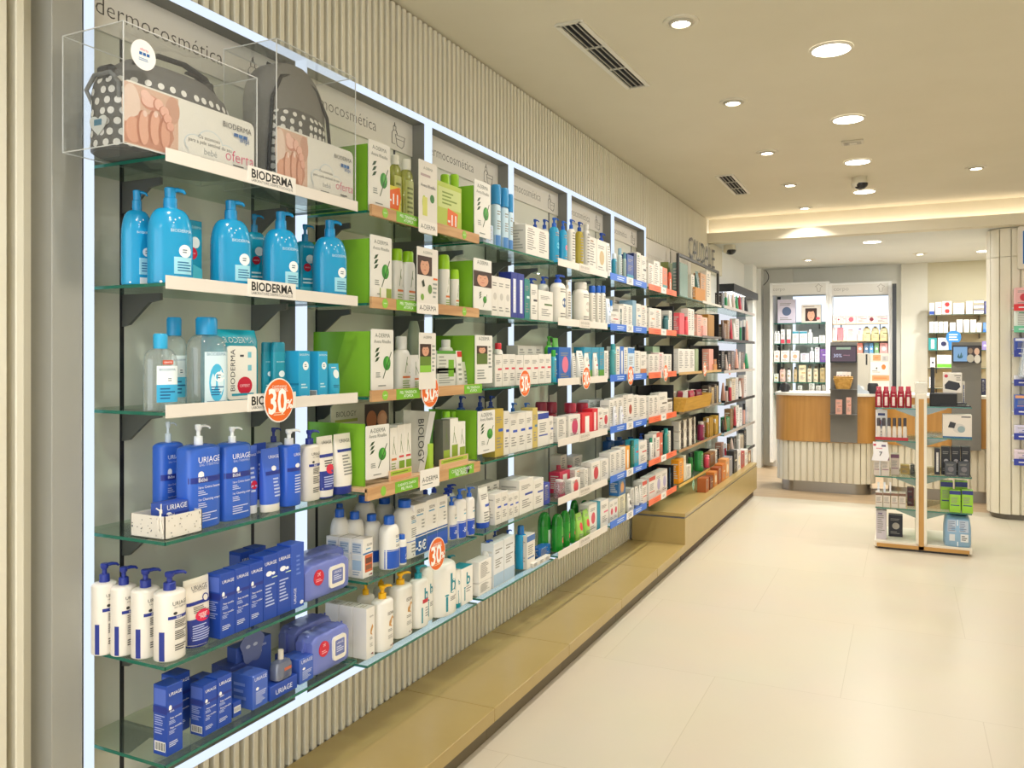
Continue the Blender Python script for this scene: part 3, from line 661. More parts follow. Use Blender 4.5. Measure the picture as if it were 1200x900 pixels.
for bay in range(6):
    for row in range(6):
        z = ROWZ[row] + (.043 if (bay == 0 and row == 5) else 0)
        y0, y1 = UP[bay] + .03, UP[bay + 1] - .03
        root = empty('glass_shelf', (0, 0, 0))
        glass_parts(root, -2.10, SHX, y0, y1, z)
        for s in (UP[bay] + .185, UP[bay + 1] - .175): bracket(root, s, z)
        edge = 'bare green glass edge'
        if bay == 0 and row < 3:
            edge = 'white front strip'
            b = rail(root, y0, y1, z - .016, z + .020, 'e6dfd6'); s = b.build('price_rail', root)
            q = MB(); ym = 1.935; q.box(SHX + .003, SHX + .005, ym - .105, ym + .105, z - .016, z + .036, 'eee9e2')
            q.art(lambda u, v, e: (SHX + .005 + e, ym + u, z - .016 + v), .21, .052, [('t', '*BIODERMA', 0, .60, .86, '222222'), ('t', 'LABORATOIRE DERMATOLOGIQUE', 0, .2, .86, '444444')]); q.build('brand_plate', s)
        if bay == 1 and row < 3:
            edge = 'oak front strip'
            b = MB(); b.box(SHX, SHX + .012, y0 + .012, y1, z - .018, z + .024, oak, .001)
            sf = lambda u, v, e: (SHX + .012 + e, u, z - .018 + v)
            for yc in (2.60, 3.13) if row == 2 else (2.60,):
                b.box(SHX + .012, SHX + .013, yc, yc + .165, z - .017, z + .023, '76b82a')
                b.art(lambda u, v, e: (SHX + .013 + e, yc + .0825 + u, z - .018 + v), .165, .042, [('t', 'PIEL TENDENCIA', 0, .66, .72, 'ffffff'), ('t', 'ATOPICA', 0, .32, .4, 'ffffff')])
            for yc in (2.525, 3.13 if row < 2 else 3.32):
                if yc < y1: b.prism(ell(yc, z + .003, .018, .018), SHX + .012, SHX + .013, M_('8cc63f')); b.art(lambda u, v, e: (SHX + .013 + e, yc + u, z + .003 + v), .03, .03, [('t', 'OFFERT', 0, 0, .7, 'ffffff')])
            s = b.build('price_rail', root)
        if bay == 3:
            edge = 'white front strip'
            b = rail(root, y0, y1, z - .018, z + .024, 'e3dbd0'); s = b.build('price_rail', root)
            q = MB(); ym = (y0 + y1) / 2; q.box(SHX + .003, SHX + .005, ym - .09, ym + .09, z - .022, z + .028, 'ddd5ca'); q.art(lambda u, v, e: (SHX + .005 + e, ym + u, z - .022 + v), .18, .05, [('t', 'ISDIN UREADIN', 0, .6, .8, '8a8178'), ('t', 'LABORATOIRE DERMATOLOGIQUE', 0, .22, .8, 'a39b90')]); q.build('brand_plate', s)
        if bay in (4, 5):
            colr = '2f6fd6' if bay == 4 else 'ee7048'; edge = ('blue' if bay == 4 else 'orange') + ' front strip'
            b = rail(root, y0, y1, z - .020, z + .026, colr)
            for yc in (y0 + .22, y1 - .2): b.art(lambda u, v, e: (SHX + .003 + e, yc + u, z - .02 + v), .2, .046, [('l', -.4, .4, .2, .8, 2, 'c9dcf8' if bay == 4 else 'd9452a')])
            s = b.build('price_rail', root)
            q = MB(); ym = (y0 + y1) / 2; q.box(SHX + .003, SHX + .005, ym - .075, ym + .075, z - .022, z + .028, 'ece8e2'); q.art(lambda u, v, e: (SHX + .005 + e, ym + u, z - .022 + v), .15, .05, [('t', 'SVR' if bay == 4 else 'VICHY', 0, .5, .5, '45454a')]); q.build('brand_plate', s)
        tag(root, 'glass shelf with %s, %s in the %s' % (edge, ROWN[row], BAYN[bay]), 'shelf', 'glass wall shelves')
        SHELF[bay, row] = z

# round orange discount signs clipped to the shelf edges
def disc_sign(px, py, r, label, xf=SHX + .016, hang=True):
    y = Yat(px, xf); z = Zat(py, xf, y)
    def mk():
        b = MB(); b.prism(ell(0, 0, r, r * 1.03, 40), -.001, .001, M_('f4efe8')); b.prism(ell(0, 0, r * .94, r * .97, 40), .001, .0018, M_(ORG, .5))
        b.art(lambda u, v, e: (.0018 + e, u, v), 2 * r, 2 * r, [('t', 'CAMPANHA', 0, .32, .5, 'fff4ea'), ('t', '*IMPERDIVEL', 0, .24, .56, 'fff4ea'), ('t', '*30', -.06, -.02, .62, 'fffdf8', 1.25), ('t', '*%', .34, -.1, .2, 'fffdf8'), ('l', -.2, .2, -.36, -.26, 2, 'f7c9a6')])
        c = MB(); c.box(-.012, -.001, -.012, .012, .0, r * .8, clear('clip_plastic', 'f0f0f0', .1, .1)); return [('disc', b), ('clip', c)]
    o = put('discount_sign', ('disc30', r), mk, (xf, y, z)); tag(o, label, 'sign', 'round orange discount signs'); return o
for px, py, r, wh in ((327, 469, .066, 'third shelf of the polka-dot-bag bay'), (504, 458, .066, 'third shelf of the wood-edged bay'), (615, 449, .066, 'third shelf of the clear-edged bay'), (687, 443, .066, 'third shelf of the green-bottle bay'),
    (739, 440, .066, 'third shelf of the blue-edged bay'), (780, 437, .066, 'third shelf of the orange-edged bay'), (512, 649, .066, 'fifth shelf, wood-edged bay, by white bottles'), (826, 433, .066, 'third shelf, black-framed bay'), (855, 433, .06, 'make-up tower shelf'), (872, 430, .05, 'far end of the make-up tower')):
    disc_sign(px, py, r, 'round orange thirty percent sign on the ' + wh)
# ================================================================ GOODS ON THE LIT SHELVES
def plc(bay, row): return shelf_place(bay, row)
KINDC = {'carton': 'box', 'pump_bottle': 'bottle', 'bottle': 'bottle', 'tube': 'tube', 'jar': 'jar', 'spray_can': 'spray', 'refill_pouch': 'pouch', 'wipes_pack': 'wipes'}
def C(bay, row, x0, x1, yt, col, desc, art=(), d=.06, xf=-1.785, side=(), top=(), z0=0.0, n=1, rough=.42, name='carton', ck=None):
    z = SHELF[bay, row] + z0 + .0006; ya, yb = Yat(x0, xf), Yat(x1, xf); w = (yb - ya) / n; h = Zat(yt, xf, (ya + yb) / 2) - z
    out = []
    for i in range(n):
        o = put(name, ('C', bay, row, x0, yt, xf, col), carton(w - .0012, d, h, col, art, side, top, rough), (xf - d / 2, ya + w * (i + .5), z))
        out.append(reg(o, plc(bay, row), desc, KINDC.get(name, 'box'), ya + w * (i + .5)))
    return out
def appw(x0, x1, X, Y, q, rz=0.0):
    r = math.hypot(X, Y); vx, vy = X / r, Y / r; dx, dy = abs(vx * math.cos(rz) + vy * math.sin(rz)), abs(-vx * math.sin(rz) + vy * math.cos(rz)); dp = dep(X, Y)
    return (x1 - x0) * dp / F * (dp / r) / math.sqrt((q * dy) ** 2 + dx ** 2)
def B(bay, row, x0, x1, yt, col, top, desc, art=(), q=1.0, n=2.0, xc=-1.83, name='pump_bottle', z0=0.0, key=None, **kw):
    rz = -.4 if bay == 0 and row in (1, 2) else 0.0
    z = SHELF[bay, row] + z0 + .0006; y = Yat((x0 + x1) / 2, xc); w = appw(x0, x1, xc, y, q, rz); h = Zat(yt, xc, y) - z
    k = ('B', key) if key else ('B', bay, row, x0, yt, xc)
    o = put(name, k, bottle(w, w * q, h, col, top, art, n, **kw), (xc, y, z), rz); return reg(o, plc(bay, row), desc, KINDC[name], y)
def T(bay, row, x0, x1, yt, col, cap, desc, art=(), xc=-1.82, q=.62, z0=0.0, **kw):
    z = SHELF[bay, row] + z0 + .0006; y = Yat((x0 + x1) / 2, xc); w = appw(x0, x1, xc, y, q * .6); h = Zat(yt, xc, y) - z
    o = put('tube', ('T', bay, row, x0, yt, xc), tube(w, w * q, h, col, cap, art, **kw), (xc, y, z)); return reg(o, plc(bay, row), desc, 'tube', y)

# ---------------------------------------------------------------- bay 1, top: two clear gift boxes with polka-dot bags
acr = clear('clear_gift_box', 'fbfcfb', .10, .05, 'f4f6f6', fres=.22)
def gift_box(y0, y1, xb, xf, z, h, label):
    w, d = y1 - y0, xf - xb; root = empty('gift_box', ((xb + xf) / 2, (y0 + y1) / 2, z + .002))
    b = MB(); b.box(-d / 2, d / 2, -w / 2, w / 2, 0, h, acr)
    e = clear('clear_box_edge', 'eef2f2', .3, .7, 'f8fafa'); t = .0012
    for sx in (-1, 1):
        for sy in (-1, 1): b.box(sx * d / 2 - t, sx * d / 2 + t, sy * w / 2 - t, sy * w / 2 + t, 0, h, e)
        for zz in (0, h): b.box(sx * d / 2 - t, sx * d / 2 + t, -w / 2, w / 2, zz - t, zz + t, e)
    for sy in (-1, 1):
        for zz in (0, h): b.box(-d / 2, d / 2, sy * w / 2 - t, sy * w / 2 + t, zz - t, zz + t, e)
    b.build('clear_shell', root, smooth=False); tag(root, label, 'gift box', 'clear gift boxes with polka-dot bags'); return root, w, d
def baby_card(root, w, d, h, name='printed_sleeve'):
    c = MB(); x = d / 2 - .007; c.prism(rrect(-w / 2 + .004, w / 2 - .004, .003, h, .02), x - .001, x, M_('ece9e3', .35))
    sf = lambda u, v, e: (x + e, u, v)
    hand = []
    c.art(sf, w, h, [('r', -.485, -.12, .03, .97, 'dcb6a2'), ('e', -.44, .62, .06, .34, 'ecd3c6'), ('e', -.16, .75, .05, .22, 'cf9f8b'),
        ('p', [(-.485, .05), (-.2, .04), (-.15, .3), (-.17, .5), (-.26, .62), (-.4, .5), (-.485, .34)], 'c98d76'), ('e', -.425, .26, .05, .2, 'e0a68e'), ('e', -.37, .33, .034, .27, 'b9785f'), ('e', -.355, .34, .034, .27, 'e6b09a'), ('e', -.295, .38, .036, .27, 'b9785f'), ('e', -.28, .38, .034, .27, 'e4ac96'), ('e', -.225, .34, .036, .24, 'b9785f'), ('e', -.212, .33, .03, .24, 'dfa58e'), ('e', -.35, .56, .014, .05, 'f3d3c8'), ('e', -.278, .6, .014, .05, 'f3d3c8'),
        ('e', -.315, .76, .065, .12, 'cf8f7c'), ('e', -.325, .78, .05, .1, 'f2c6b8'), ('e', -.262, .76, .036, .1, 'c98672'), ('e', -.258, .77, .03, .09, 'f0c0b0'), ('e', -.222, .68, .036, .09, 'c98672'), ('e', -.218, .69, .03, .08, 'eebbaa'), ('e', -.2, .58, .034, .085, 'c98672'), ('e', -.196, .59, .028, .075, 'ebb5a4'), ('e', -.182, .47, .03, .08, 'c98672'), ('e', -.178, .48, .025, .07, 'e6ae9c'), ('e', -.35, .86, .03, .07, 'f4cabd'),
        ('e', .0, .32, .08, .16, 'd2dde4'), ('e', .12, .4, .1, .22, 'd2dde4'), ('e', .25, .3, .08, .16, 'd2dde4'), ('r', -.05, .3, .1, .3, 'd2dde4'), ('e', .0, .32, .073, .145, 'ece9e3'), ('e', .12, .4, .093, .205, 'ece9e3'), ('e', .25, .3, .073, .145, 'ece9e3'), ('r', -.05, .3, .08, .3, 'ece9e3'),
        ('t', 'Os essenciais', .11, .47, .17, '3c3c40'), ('t', 'para a pele sensível do seu', .12, .37, .34, '3c3c40'), ('t', 'bebé', .12, .24, .10, '8a9096'), ('l', .04, .2, .1, .14, 1, '8a8a8a'),
        ('t', 'BIODERMA', .34, .82, .24, '55555a'), ('r', .31, .345, .66, .72, '2a63a8'), ('r', .35, .385, .66, .72, '3a7cc0'), ('r', .39, .425, .66, .72, '2a63a8'), ('t', 'anpi', .4, .62, .08, '2a63a8'), ('t', '~oferta', .36, .3, .24, 'd9477a'), ('l', .3, .44, .12, .17, 1, '55555a')])
    return c.build(name, root)
def dots(b, prof, z0, z1, step, r, m, phi0, phi1, n=2.6):
    """round spots printed on a lofted body; prof(z) -> half depth, half width"""
    k = 0; z = z0
    while z < z1:
        a, w = prof(z); i = 0; per = step; t = phi0 + (step / 2 / max(a, w) if k % 2 else 0)
        while t < phi1:
            ct, st = math.cos(t), math.sin(t)
            P = lambda tt, zz: (lambda A, W: Vector(((A + .0008) * math.copysign(abs(math.cos(tt)) ** (2 / n), math.cos(tt)), (W + .0008) * math.copysign(abs(math.sin(tt)) ** (2 / n), math.sin(tt)), zz)))(*prof(zz))
            p = P(t, z); tx = (P(t + .01, z) - P(t - .01, z)); sp = tx.length / .02; tx.normalize(); tz = (P(t, z + .004) - P(t, z - .004)).normalized()
            b.add([p + tx * (r * math.cos(2 * PI * j / 12)) + tz * (r * math.sin(2 * PI * j / 12)) for j in range(12)], [tuple(range(12))], m)
            t += step / max(.03, sp)
        z += step * .86; k += 1
fab = mottled('charcoal_fabric', '5e5d5c', '6b6a68', 160, .85, .15); fabd = mottled('black_fabric', '303032', '3a3a3c', 160, .8, .15)
dotm = mat('e6e4e0', .7)
XFK = -1.757
gy0, gy1 = Yat(144.5, XFK), Yat(301, XFK); gz = SHELF[0, 0] + .038
root, w, d = gift_box(gy0, gy1, -1.985, XFK, SHELF[0, 0] + .001, .305, 'wide clear gift box holding a polka-dot baby bag, on the top shelf')
cw = baby_card(root, w, d, .165)
g = MB(); x = d / 2 + .0015; g.prism(ell(-w / 2 + .058, .238, .038, .038, 32), x, x + .001, M_('f3f1ee', .35))
g.art(lambda u, v, e: (x + .001 + e, -w / 2 + .058 + u, .2 + v), .076, .076, [('t', 'oferta', .02, .68, .34, 'd9477a'), ('r', -.18, -.06, .48, .58, '2a63a8'), ('r', -.03, .09, .48, .58, '2a63a8'), ('r', .12, .24, .48, .58, '2a63a8'), ('l', -.2, .24, .28, .4, 2, '7fa0c8')]); g.build('round_sticker', root)
# the bag in it
bx, by = (-1.985 + XFK) / 2 - .005, (gy0 + gy1) / 2
root = empty('baby_bag', (bx, by, SHELF[0, 0] + .004))
def bagp(z):
    f = z / .262; k = 1 if f < .6 else max(.02, 1 - ((f - .6) / .4) ** 2.2); return .1 * (.55 + .45 * k) if f < .99 else .03, .205 * (.62 + .38 * k) * (1 - .04 * f)
b = MB(); b.loft([(z, *bagp(z), 2.6) for z in [0, .012, .06, .11, .16, .19, .215, .235, .25, .262]], fab, 40); b.build('bag_body', root)
b = MB(); pf = lambda z: (bagp(z)[0] + .004, bagp(z)[1] + .005)
b.loft([(z, *pf(z), 2.6) for z in [.004, .03, .08, .12, .17, .19, .212]], fab, 40, True, False); dots(b, pf, .018, .205, .032, .0095, dotm, -2.6, 1.55); b.build('dotted_pocket', root)
b = MB(); b.prism([(.03 * math.sin(2 * PI * i / 24) ** 3 * 1.1, .066 + .0019 * (13 * math.cos(2 * PI * i / 24) - 5 * math.cos(4 * PI * i / 24) - 2 * math.cos(6 * PI * i / 24))) for i in range(24)], -.213, -.211, M_('d9dcdb'), 'y'); b.art(lambda u, v, e: (u, -.213 - e, .05 + v), .06, .04, [('r', -.24, .24, .3, .7, '3f7d9c')]); b.build('heart_badge', root)
b = MB(); b.tube([(.03, -.15, .21), (.04, -.13, .255), (.04, -.06, .285), (.04, .03, .29), (.045, .1, .27), (.05, .14, .21)], .010, fabd, 8, .45); b.tube([(-.03, -.15, .2), (-.04, -.1, .262), (-.04, 0, .27), (-.04, .1, .24), (-.03, .15, .19)], .010, fabd, 8, .45); b.build('handle', root)
b = MB(); b.box(.03, .06, .085, .125, .215, .262, fabd, .006); b.tube([(.045, .1, .24), (.055, .06, .262), (.06, .02, .262)], .008, fabd, 8, .5); b.build('shoulder_strap', root)
b = MB(); b.tube([(.05, -.19, .135), (.062, -.2, .17), (.03, -.2, .2), (-.03, -.2, .2), (-.062, -.2, .165), (-.05, -.19, .13)], .006, mat('77797a', .5), 8); b.box(-.028, .028, -.2, -.172, .17, .225, fabd, .008); b.build('side_loop', root)
tag(root, 'grey polka-dot baby bag with black handles inside the wide clear box', 'bag')
# second box with the backpack
gy0, gy1 = Yat(324, XFK), Yat(416.5, XFK)
root, w, d = gift_box(gy0, gy1, -1.975, XFK, SHELF[0, 0] + .001, .455, 'tall clear gift box holding a grey backpack, beside the wide bag box')
baby_card(root, w, d, .19)
root = empty('backpack', (-1.872, (gy0 + gy1) / 2 - .03, SHELF[0, 0] + .004))
def bpk(z):
    f = z / .43; k = math.sqrt(max(0, 1 - max(0, (f - .66) / .35) ** 2)); return .075 * (.6 + .4 * k), .168 * (.12 + .88 * k) * (1 - .05 * (1 - f))
b = MB(); b.loft([(z, *bpk(z), 2.8) for z in [0, .015, .08, .16, .26, .3, .34, .37, .395, .41, .42, .428]], mottled('grey_fabric', '7c7a77', '878582', 160, .85, .15), 40); b.build('bag_body', root)
b = MB(); b.tube([(.06, -.15, .02), (.07, -.15, .16), (.07, -.14, .29), (.062, -.09, .37), (.055, 0, .405), (.062, .08, .37), (.07, .13, .29), (.07, .15, .16)], .006, fabd, 8); b.build('piping', root)
b = MB(); pk = lambda z: (.092 * (1 if z < .24 else 1 - ((z - .24) / .06) ** 2 * .5), .145 * (1 if z < .22 else max(.3, 1 - ((z - .22) / .095) ** 2.4)))
b.loft([(z, *pk(z), 3.2) for z in [.006, .05, .1, .16, .22, .25, .275, .292]], fab, 36); dots(b, pk, .02, .27, .03, .0092, dotm, -1.9, 1.5, 3.2); b.build('dotted_pocket', root)
b = MB(); b.tube([(-.04, -.05, .40), (-.04, -.04, .44), (-.04, .04, .44), (-.04, .05, .40)], .009, fabd, 8, .5); b.build('handle', root)
tag(root, 'grey backpack with polka-dot front pocket inside the tall clear box', 'backpack')

# ---------------------------------------------------------------- bay 1, second shelf: blue pump bottles
BB = '1d9bd0'; BBC = '188fca'
for x0, x1, yt in ((142, 179, 223), (173, 226, 220), (247, 294, 235), (308, 350, 248), (367, 406, 258)):
    B(0, 1, x0, x1, yt, BB, ('pump', BBC, .215, .5, 1), 'big glossy blue pump bottle', art_bio(), q=.62, n=2.4, sh=.36, rough=.16, xc=-1.815 if x0 != 142 else -1.90)
for x0, x1, yt, xf in ((216, 237, 258, -1.86),):
    C(0, 1, x0, x1, yt, '1795b8', 'slanted turquoise carton with a red dot', [('t', 'BIODERMA', .05, .9, .8, 'bfe6ee'), ('c', .1, .68, .26, 'e9f4f6'), ('c', -.05, .52, .27, RED), ('t', 'GRATIS', -.05, .52, .3, 'ffffff'), ('p', [(-.5, .02), (.5, .02), (.5, .3), (0, .36), (-.5, .2)], '53c2d8')], d=.05, xf=xf, side=[('l', -.3, .3, .4, .8, 4, 'bfe6ee')])
for x0, x1, yt in ((287, 309, 251), (347, 368, 263)):
    B(0, 1, x0, x1, yt, '1b9fc4', ('pump', '1b86b8', .22, .5), 'slim turquoise pump bottle with a red dot', [('t', 'BIODERMA', .1, .9, .7, 'd6f0f6'), ('c', .12, .7, .24, 'eef6f8'), ('c', -.04, .56, .22, RED), ('t', 'GRATIS', -.04, .56, .3, 'ffffff'), ('r', -.44, .44, .04, .24, '4fc0d6'), ('l', -.3, .36, .28, .4, 2, 'd6f0f6')], q=.7, n=4, sh=.1, neck=.45, xc=-1.93, rough=.2)
# third shelf
clearb = clear('clear_bottle_plastic', 'f4fafa', .2, .10, 'f0f8fa'); wat = clear('clear_blue_cap', '4fb4dc', .2, .35, '2d9fd2')
B(0, 2, 189, 219, 372, 'dde8ea', ('cap', '178fc6', .2, .58), 'clear bottle with blue cap, behind the front ones', art_clear_label(), q=.6, n=2.6, trans=clearb, xc=-1.91, name='bottle', sh=.2)
B(0, 2, 168, 208, 391, 'dde8ea', ('cap', '2aa6d8', .19, .42), 'small clear bottle with a light blue label', art_clear_label('3fb0e0') + [('r', -.02, .3, .74, .81, 'c8502e'), ('t', 'GRATIS', .14, .775, .24, 'ffffff')], q=.55, n=2.6, trans=clearb, xc=-1.815, name='bottle', sh=.26)
B(0, 2, 218, 266, 372, 'dde8ea', ('cap', '178fc6', .19, .52), 'large clear bottle with pale label and blue cap', [('r', -.16, .47, .02, .76, 'd6ecf5'), ('t', 'BIODERMA', .15, .73, .5, '3a7a9c'), ('e', .15, .34, .2, .26, '49b8e0'), ('c', .22, .42, .13, 'fbfdfd'), ('l', .16, .3, .39, .46, 2, '3d5a74'), ('l', 0, .34, .16, .3, 4, '1d5f92'), ('l', -.1, .42, .05, .1, 2, '9ab')], q=.6, n=2.6, trans=clearb, xc=-1.82, name='bottle', sh=.24)
z = SHELF[0, 2] + .0006; ya, yb = Yat(249, -1.83), Yat(308, -1.83)
o = put('wipes_pack', ('wp', 0), pouch(yb - ya, .06, Zat(386, -1.83, (ya + yb) / 2) - z, '17a3bd', [('t', 'BIODERMA', .05, .86, .6, 'e2f4f6')], (-.22, .36, .07, .78, [('T', 'BIODERMA', -.12, .46, .55, '40404a'), ('e', .12, .25, .15, .12, RED), ('t', 'OFFERT', .12, .25, .2, 'ffd9e0'), ('l', .18, .28, .4, .75, 2, '7cc6da'), ('l', .02, .1, .62, .68, 1, '40404a'), ('r', -.14, .3, .12, .15, '2b9fb8')])), (-1.865, (ya + yb) / 2, z)); reg(o, plc(0, 2), 'upright turquoise wipes packet with a white lid', 'wipes', ya)
B(0, 2, 306, 319, 401, '1791a9', ('ovalcap', '15849c', .16, .98), 'teal round-shouldered bottle', [('t', 'BIODERMA', .1, .8, .6, 'd0eef2'), ('c', .16, .56, .22, 'eaf5f7'), ('l', -.2, .34, .2, .36, 3, 'c0e4ea')], q=.6, n=2.6, sh=.06, neck=.9, xc=-1.86, name='bottle')
B(0, 2, 317, 334, 401, '1791a9', ('ovalcap', '15849c', .16, .98), 'teal round-shouldered bottle', [('t', 'BIODERMA', .1, .8, .6, 'd0eef2'), ('c', .16, .56, .22, 'eaf5f7'), ('l', -.2, .34, .2, .36, 3, 'c0e4ea')], q=.6, n=2.6, sh=.06, neck=.9, xc=-1.83, name='bottle')
aqua = [('t', 'BIODERMA', .02, .92, .86, 'd8f0f8'), ('c', .1, .7, .26, 'f2f8fa'), ('l', .0, .22, .67, .74, 2, '3d5a74'), ('l', -.3, .4, .24, .36, 2, 'c4e8f4'), ('l', -.3, .4, .06, .12, 2, 'c4e8f4')]
C(0, 2, 350, 363.5, 411, '2aa9d8', 'bright blue carton with a white dot', aqua, d=.07, xf=-1.785, side=[('l', -.4, .4, .1, .3, 4, '63bfe0'), ('r', -.5, .5, .32, .36, '1b86b4')])
C(0, 2, 373, 384, 411.5, '2aa9d8', 'bright blue carton with a white dot', aqua, d=.06, xf=-1.785, side=BARCODE)
T(0, 2, 384, 397, 426, '2fb0d8', 'e9eef0', 'little light blue tube with white cap', [('c', .08, .7, .28, 'f2f8fa'), ('l', -.3, .3, .3, .4, 2, '11688c'), ('l', -.3, .3, .85, .92, 1, 'e8f4f8')])

# ---------------------------------------------------------------- bay 1, fourth shelf: blue bottles, cardboard tray
root = empty('gift_tray', (-1.835, Yat(193, -1.77) + .064, SHELF[0, 3] + .0008), 0)
spk = MB(); wl, dl, hl, t = .128, .13, .062, .0025
m = M_('e6e0d6', .6)
for a in ((-dl / 2, dl / 2, -wl / 2, -wl / 2 + t), (-dl / 2, dl / 2, wl / 2 - t, wl / 2), (-dl / 2, -dl / 2 + t, -wl / 2, wl / 2), (dl / 2 - t, dl / 2, -wl / 2, wl / 2)): spk.box(*a, 0, hl, m)
spk.box(-dl / 2, dl / 2, -wl / 2, wl / 2, 0, t, m)
rs = random.Random(3); sp = [('e', rs.uniform(-.46, .46), rs.uniform(.08, .92), rs.choice((.008, .012, .02)), rs.choice((.018, .025, .04)), rs.choice(('3c3a3a', '8a8684', '4a5a6a', 'b3a894'))) for _ in range(46)]
spk.art(lambda u, v, e: (dl / 2 + e, u, v), wl, hl, sp[:23]); spk.art(lambda u, v, e: (u, -wl / 2 - e, v), dl, hl, sp[23:]); spk.build('tray_box', root, smooth=False)
b = MB(); b.tube([(dl / 2 - .02, -wl / 2 - .002, .02), (dl / 2 - .022, -wl / 2 - .003, .05), (dl / 2 - .016, -wl / 2 + .002, .075), (dl / 2 - .018, -wl / 2 + .004, .095)], .0016, 'efe9de', 6)
b.tube([(dl / 2 - .004, -wl / 2 - .003, .018), (dl / 2 - .012, -wl / 2 - .003, .05), (dl / 2 - .016, -wl / 2 + .002, .075), (dl / 2 - .034, -wl / 2 + .002, .082)], .0016, 'efe9de', 6); b.cyl(dl / 2 - .017, -wl / 2 + .002, .07, .08, .004, .004, M_('efe9de'), 10); b.build('cord_bow', root)
tag(root, 'white speckled cardboard tray with cord bow at the end of the fourth shelf', 'tray')
o = put('carton', ('traybox',), carton(.085, .05, .085, '3a57b0', art_uri_box()[:5], [('l', -.3, .3, .3, .6, 3, 'a9b6e6')]), (-1.83, Yat(193, -1.77) + .07, SHELF[0, 3] + .004)); tag(o, 'small blue carton standing in the speckled cardboard tray', 'box')
UB = '3565cc'
B(0, 3, 181, 213, 494, UB, ('pump', 'c9d3de', .2, .34), 'tall blue bottle with grey pump, behind the front bottles', art_uri_blue(), q=.62, n=3.6, sh=.05, neck=.5, xc=-1.93)
B(0, 3, 210, 255, 497, UB, ('pump', 'f2f3f6', .2, .34), 'big blue bottle with white pump', art_uri_blue(), q=.6, n=3.6, sh=.05, neck=.5, rough=.25)
B(0, 3, 253, 291, 500, UB, ('pump', 'f2f3f6', .17, .34), 'big blue bottle with white pump', art_uri_blue(), q=.6, n=3.6, sh=.05, neck=.5, rough=.25)
T(0, 3, 288, 301, 522, '4a6cd0', 'e9eaf0', 'narrow blue tube, half hidden', [('t', 'URIAGE', 0, .86, .7, 'f0f2ff'), ('l', -.3, .3, .3, .7, 6, 'c5d0f2'), ('c', .0, .42, .3, RED)], xc=-1.84)
T(0, 3, 297, 312, 519, '2f50b8', 'e9eaf0', 'narrow blue tube, half hidden', [('t', 'URIAGE', 0, .86, .7, 'f0f2ff'), ('l', -.3, .3, .3, .7, 6, 'c5d0f2')], xc=-1.90)
T(0, 3, 305, 327, 525, '4169d2', 'efe9de', 'blue tube with white cap', [('t', 'URIAGE', .14, .86, .6, 'f4f6ff'), ('r', -.4, .46, .58, .64, NAVY), ('e', .06, .68, .14, .04, 'f4f6ff'), ('l', -.05, .34, .22, .54, 6, 'c5d0f2')], xc=-1.815, caph=.12)
B(0, 3, 311, 330, 501, 'aab4cc', ('pump', NAVY, .2, .5), 'pale bottle with navy pump, behind the blue tube', (), q=.6, n=3.6, sh=.05, neck=.5, xc=-1.93)
B(0, 3, 325, 352, 503, '2f62d4', ('pump', 'f2f3f6', .2, .46), 'bright blue bottle with white airless pump', [('t', 'URIAGE', .16, .84, .6, 'f4f6ff'), ('r', -.4, .48, .57, .63, NAVY), ('e', .06, .66, .14, .035, 'f4f6ff'), ('l', -.1, .4, .2, .52, 7, 'c5d0f2')], q=.8, n=2.2, sh=.04, neck=.6, rough=.2)
B(0, 3, 351, 374, 504, 'e4ddd2', ('pump', NAVY, .2, .5), 'white bottle with navy pump', art_uri_bottle(), q=.7, n=2.4, sh=.06, neck=.5)
T(0, 3, 370, 390, 511, 'ece6dc', NAVY, 'white and navy tube with a red oval', [('t', 'URIAGE', .08, .9, .62, INK), ('r', -.46, .46, .66, .71, NAVY), ('l', -.2, .36, .5, .62, 3, INK), ('r', -.5, .5, .13, .44, '26368f'), ('e', .12, .46, .26, .08, 'd92a4a'), ('l', -.3, .4, .17, .36, 5, 'b9c2ea')], caph=.02, capw=.8)
T(0, 3, 390, 411, 508, 'f0eae0', NAVY, 'white tube with navy cap', [('t', 'URIAGE', .08, .88, .62, INK), ('r', -.42, .46, .7, .745, NAVY), ('l', -.2, .36, .3, .66, 7, '8a8a86')], caph=.13)

# ---------------------------------------------------------------- bay 1, fifth shelf
for x0, x1, yt in ((107, 138, 660), (130, 160, 664), (154, 187, 667), (180.5, 217, 670)):
    B(0, 4, x0, x1, yt, 'eee8de', ('pump', NAVY, .205, .46), 'white bottle with navy pump', art_uri_bottle(), q=.86, n=2.3, sh=.05, neck=.5, side_art=[('r', .1, .3, .02, .44, NAVY)], xc=-1.80 - (217 - x1) / 26.5 * .066)
T(0, 4, 214, 245, 677, 'efe7da', '26368f', 'large white and navy tube with a red oval', [('t', 'URIAGE', .08, .86, .62, INK), ('t', 'EAU THERMALE', .08, .815, .56, '77736d'), ('r', -.46, .46, .62, .67, NAVY), ('c', .26, .69, .13, NAVY), ('c', .26, .69, .095, 'efe7da'), ('l', -.26, .4, .5, .6, 4, '77736d'), ('r', -.5, .5, .04, .42, '26368f'), ('e', .08, .45, .3, .085, 'e0264f'), ('t', 'OFFERT', .08, .47, .36, 'ffffff'), ('t', 'FREE', .08, .43, .24, 'ffffff'), ('l', -.34, .4, .1, .34, 7, 'b9c2ea')], caph=.03, capw=.8, xc=-1.815)
BX = '2149ab'
for x0, x1, yt in ((258, 275.4, 671), (275.4, 292.4, 665), (292.4, 308.5, 659.5)): C(0, 4, x0, x1, yt, BX, 'blue carton, shorter', art_uri_box(), d=.052, side=SIDE_URI, xf=-1.78)
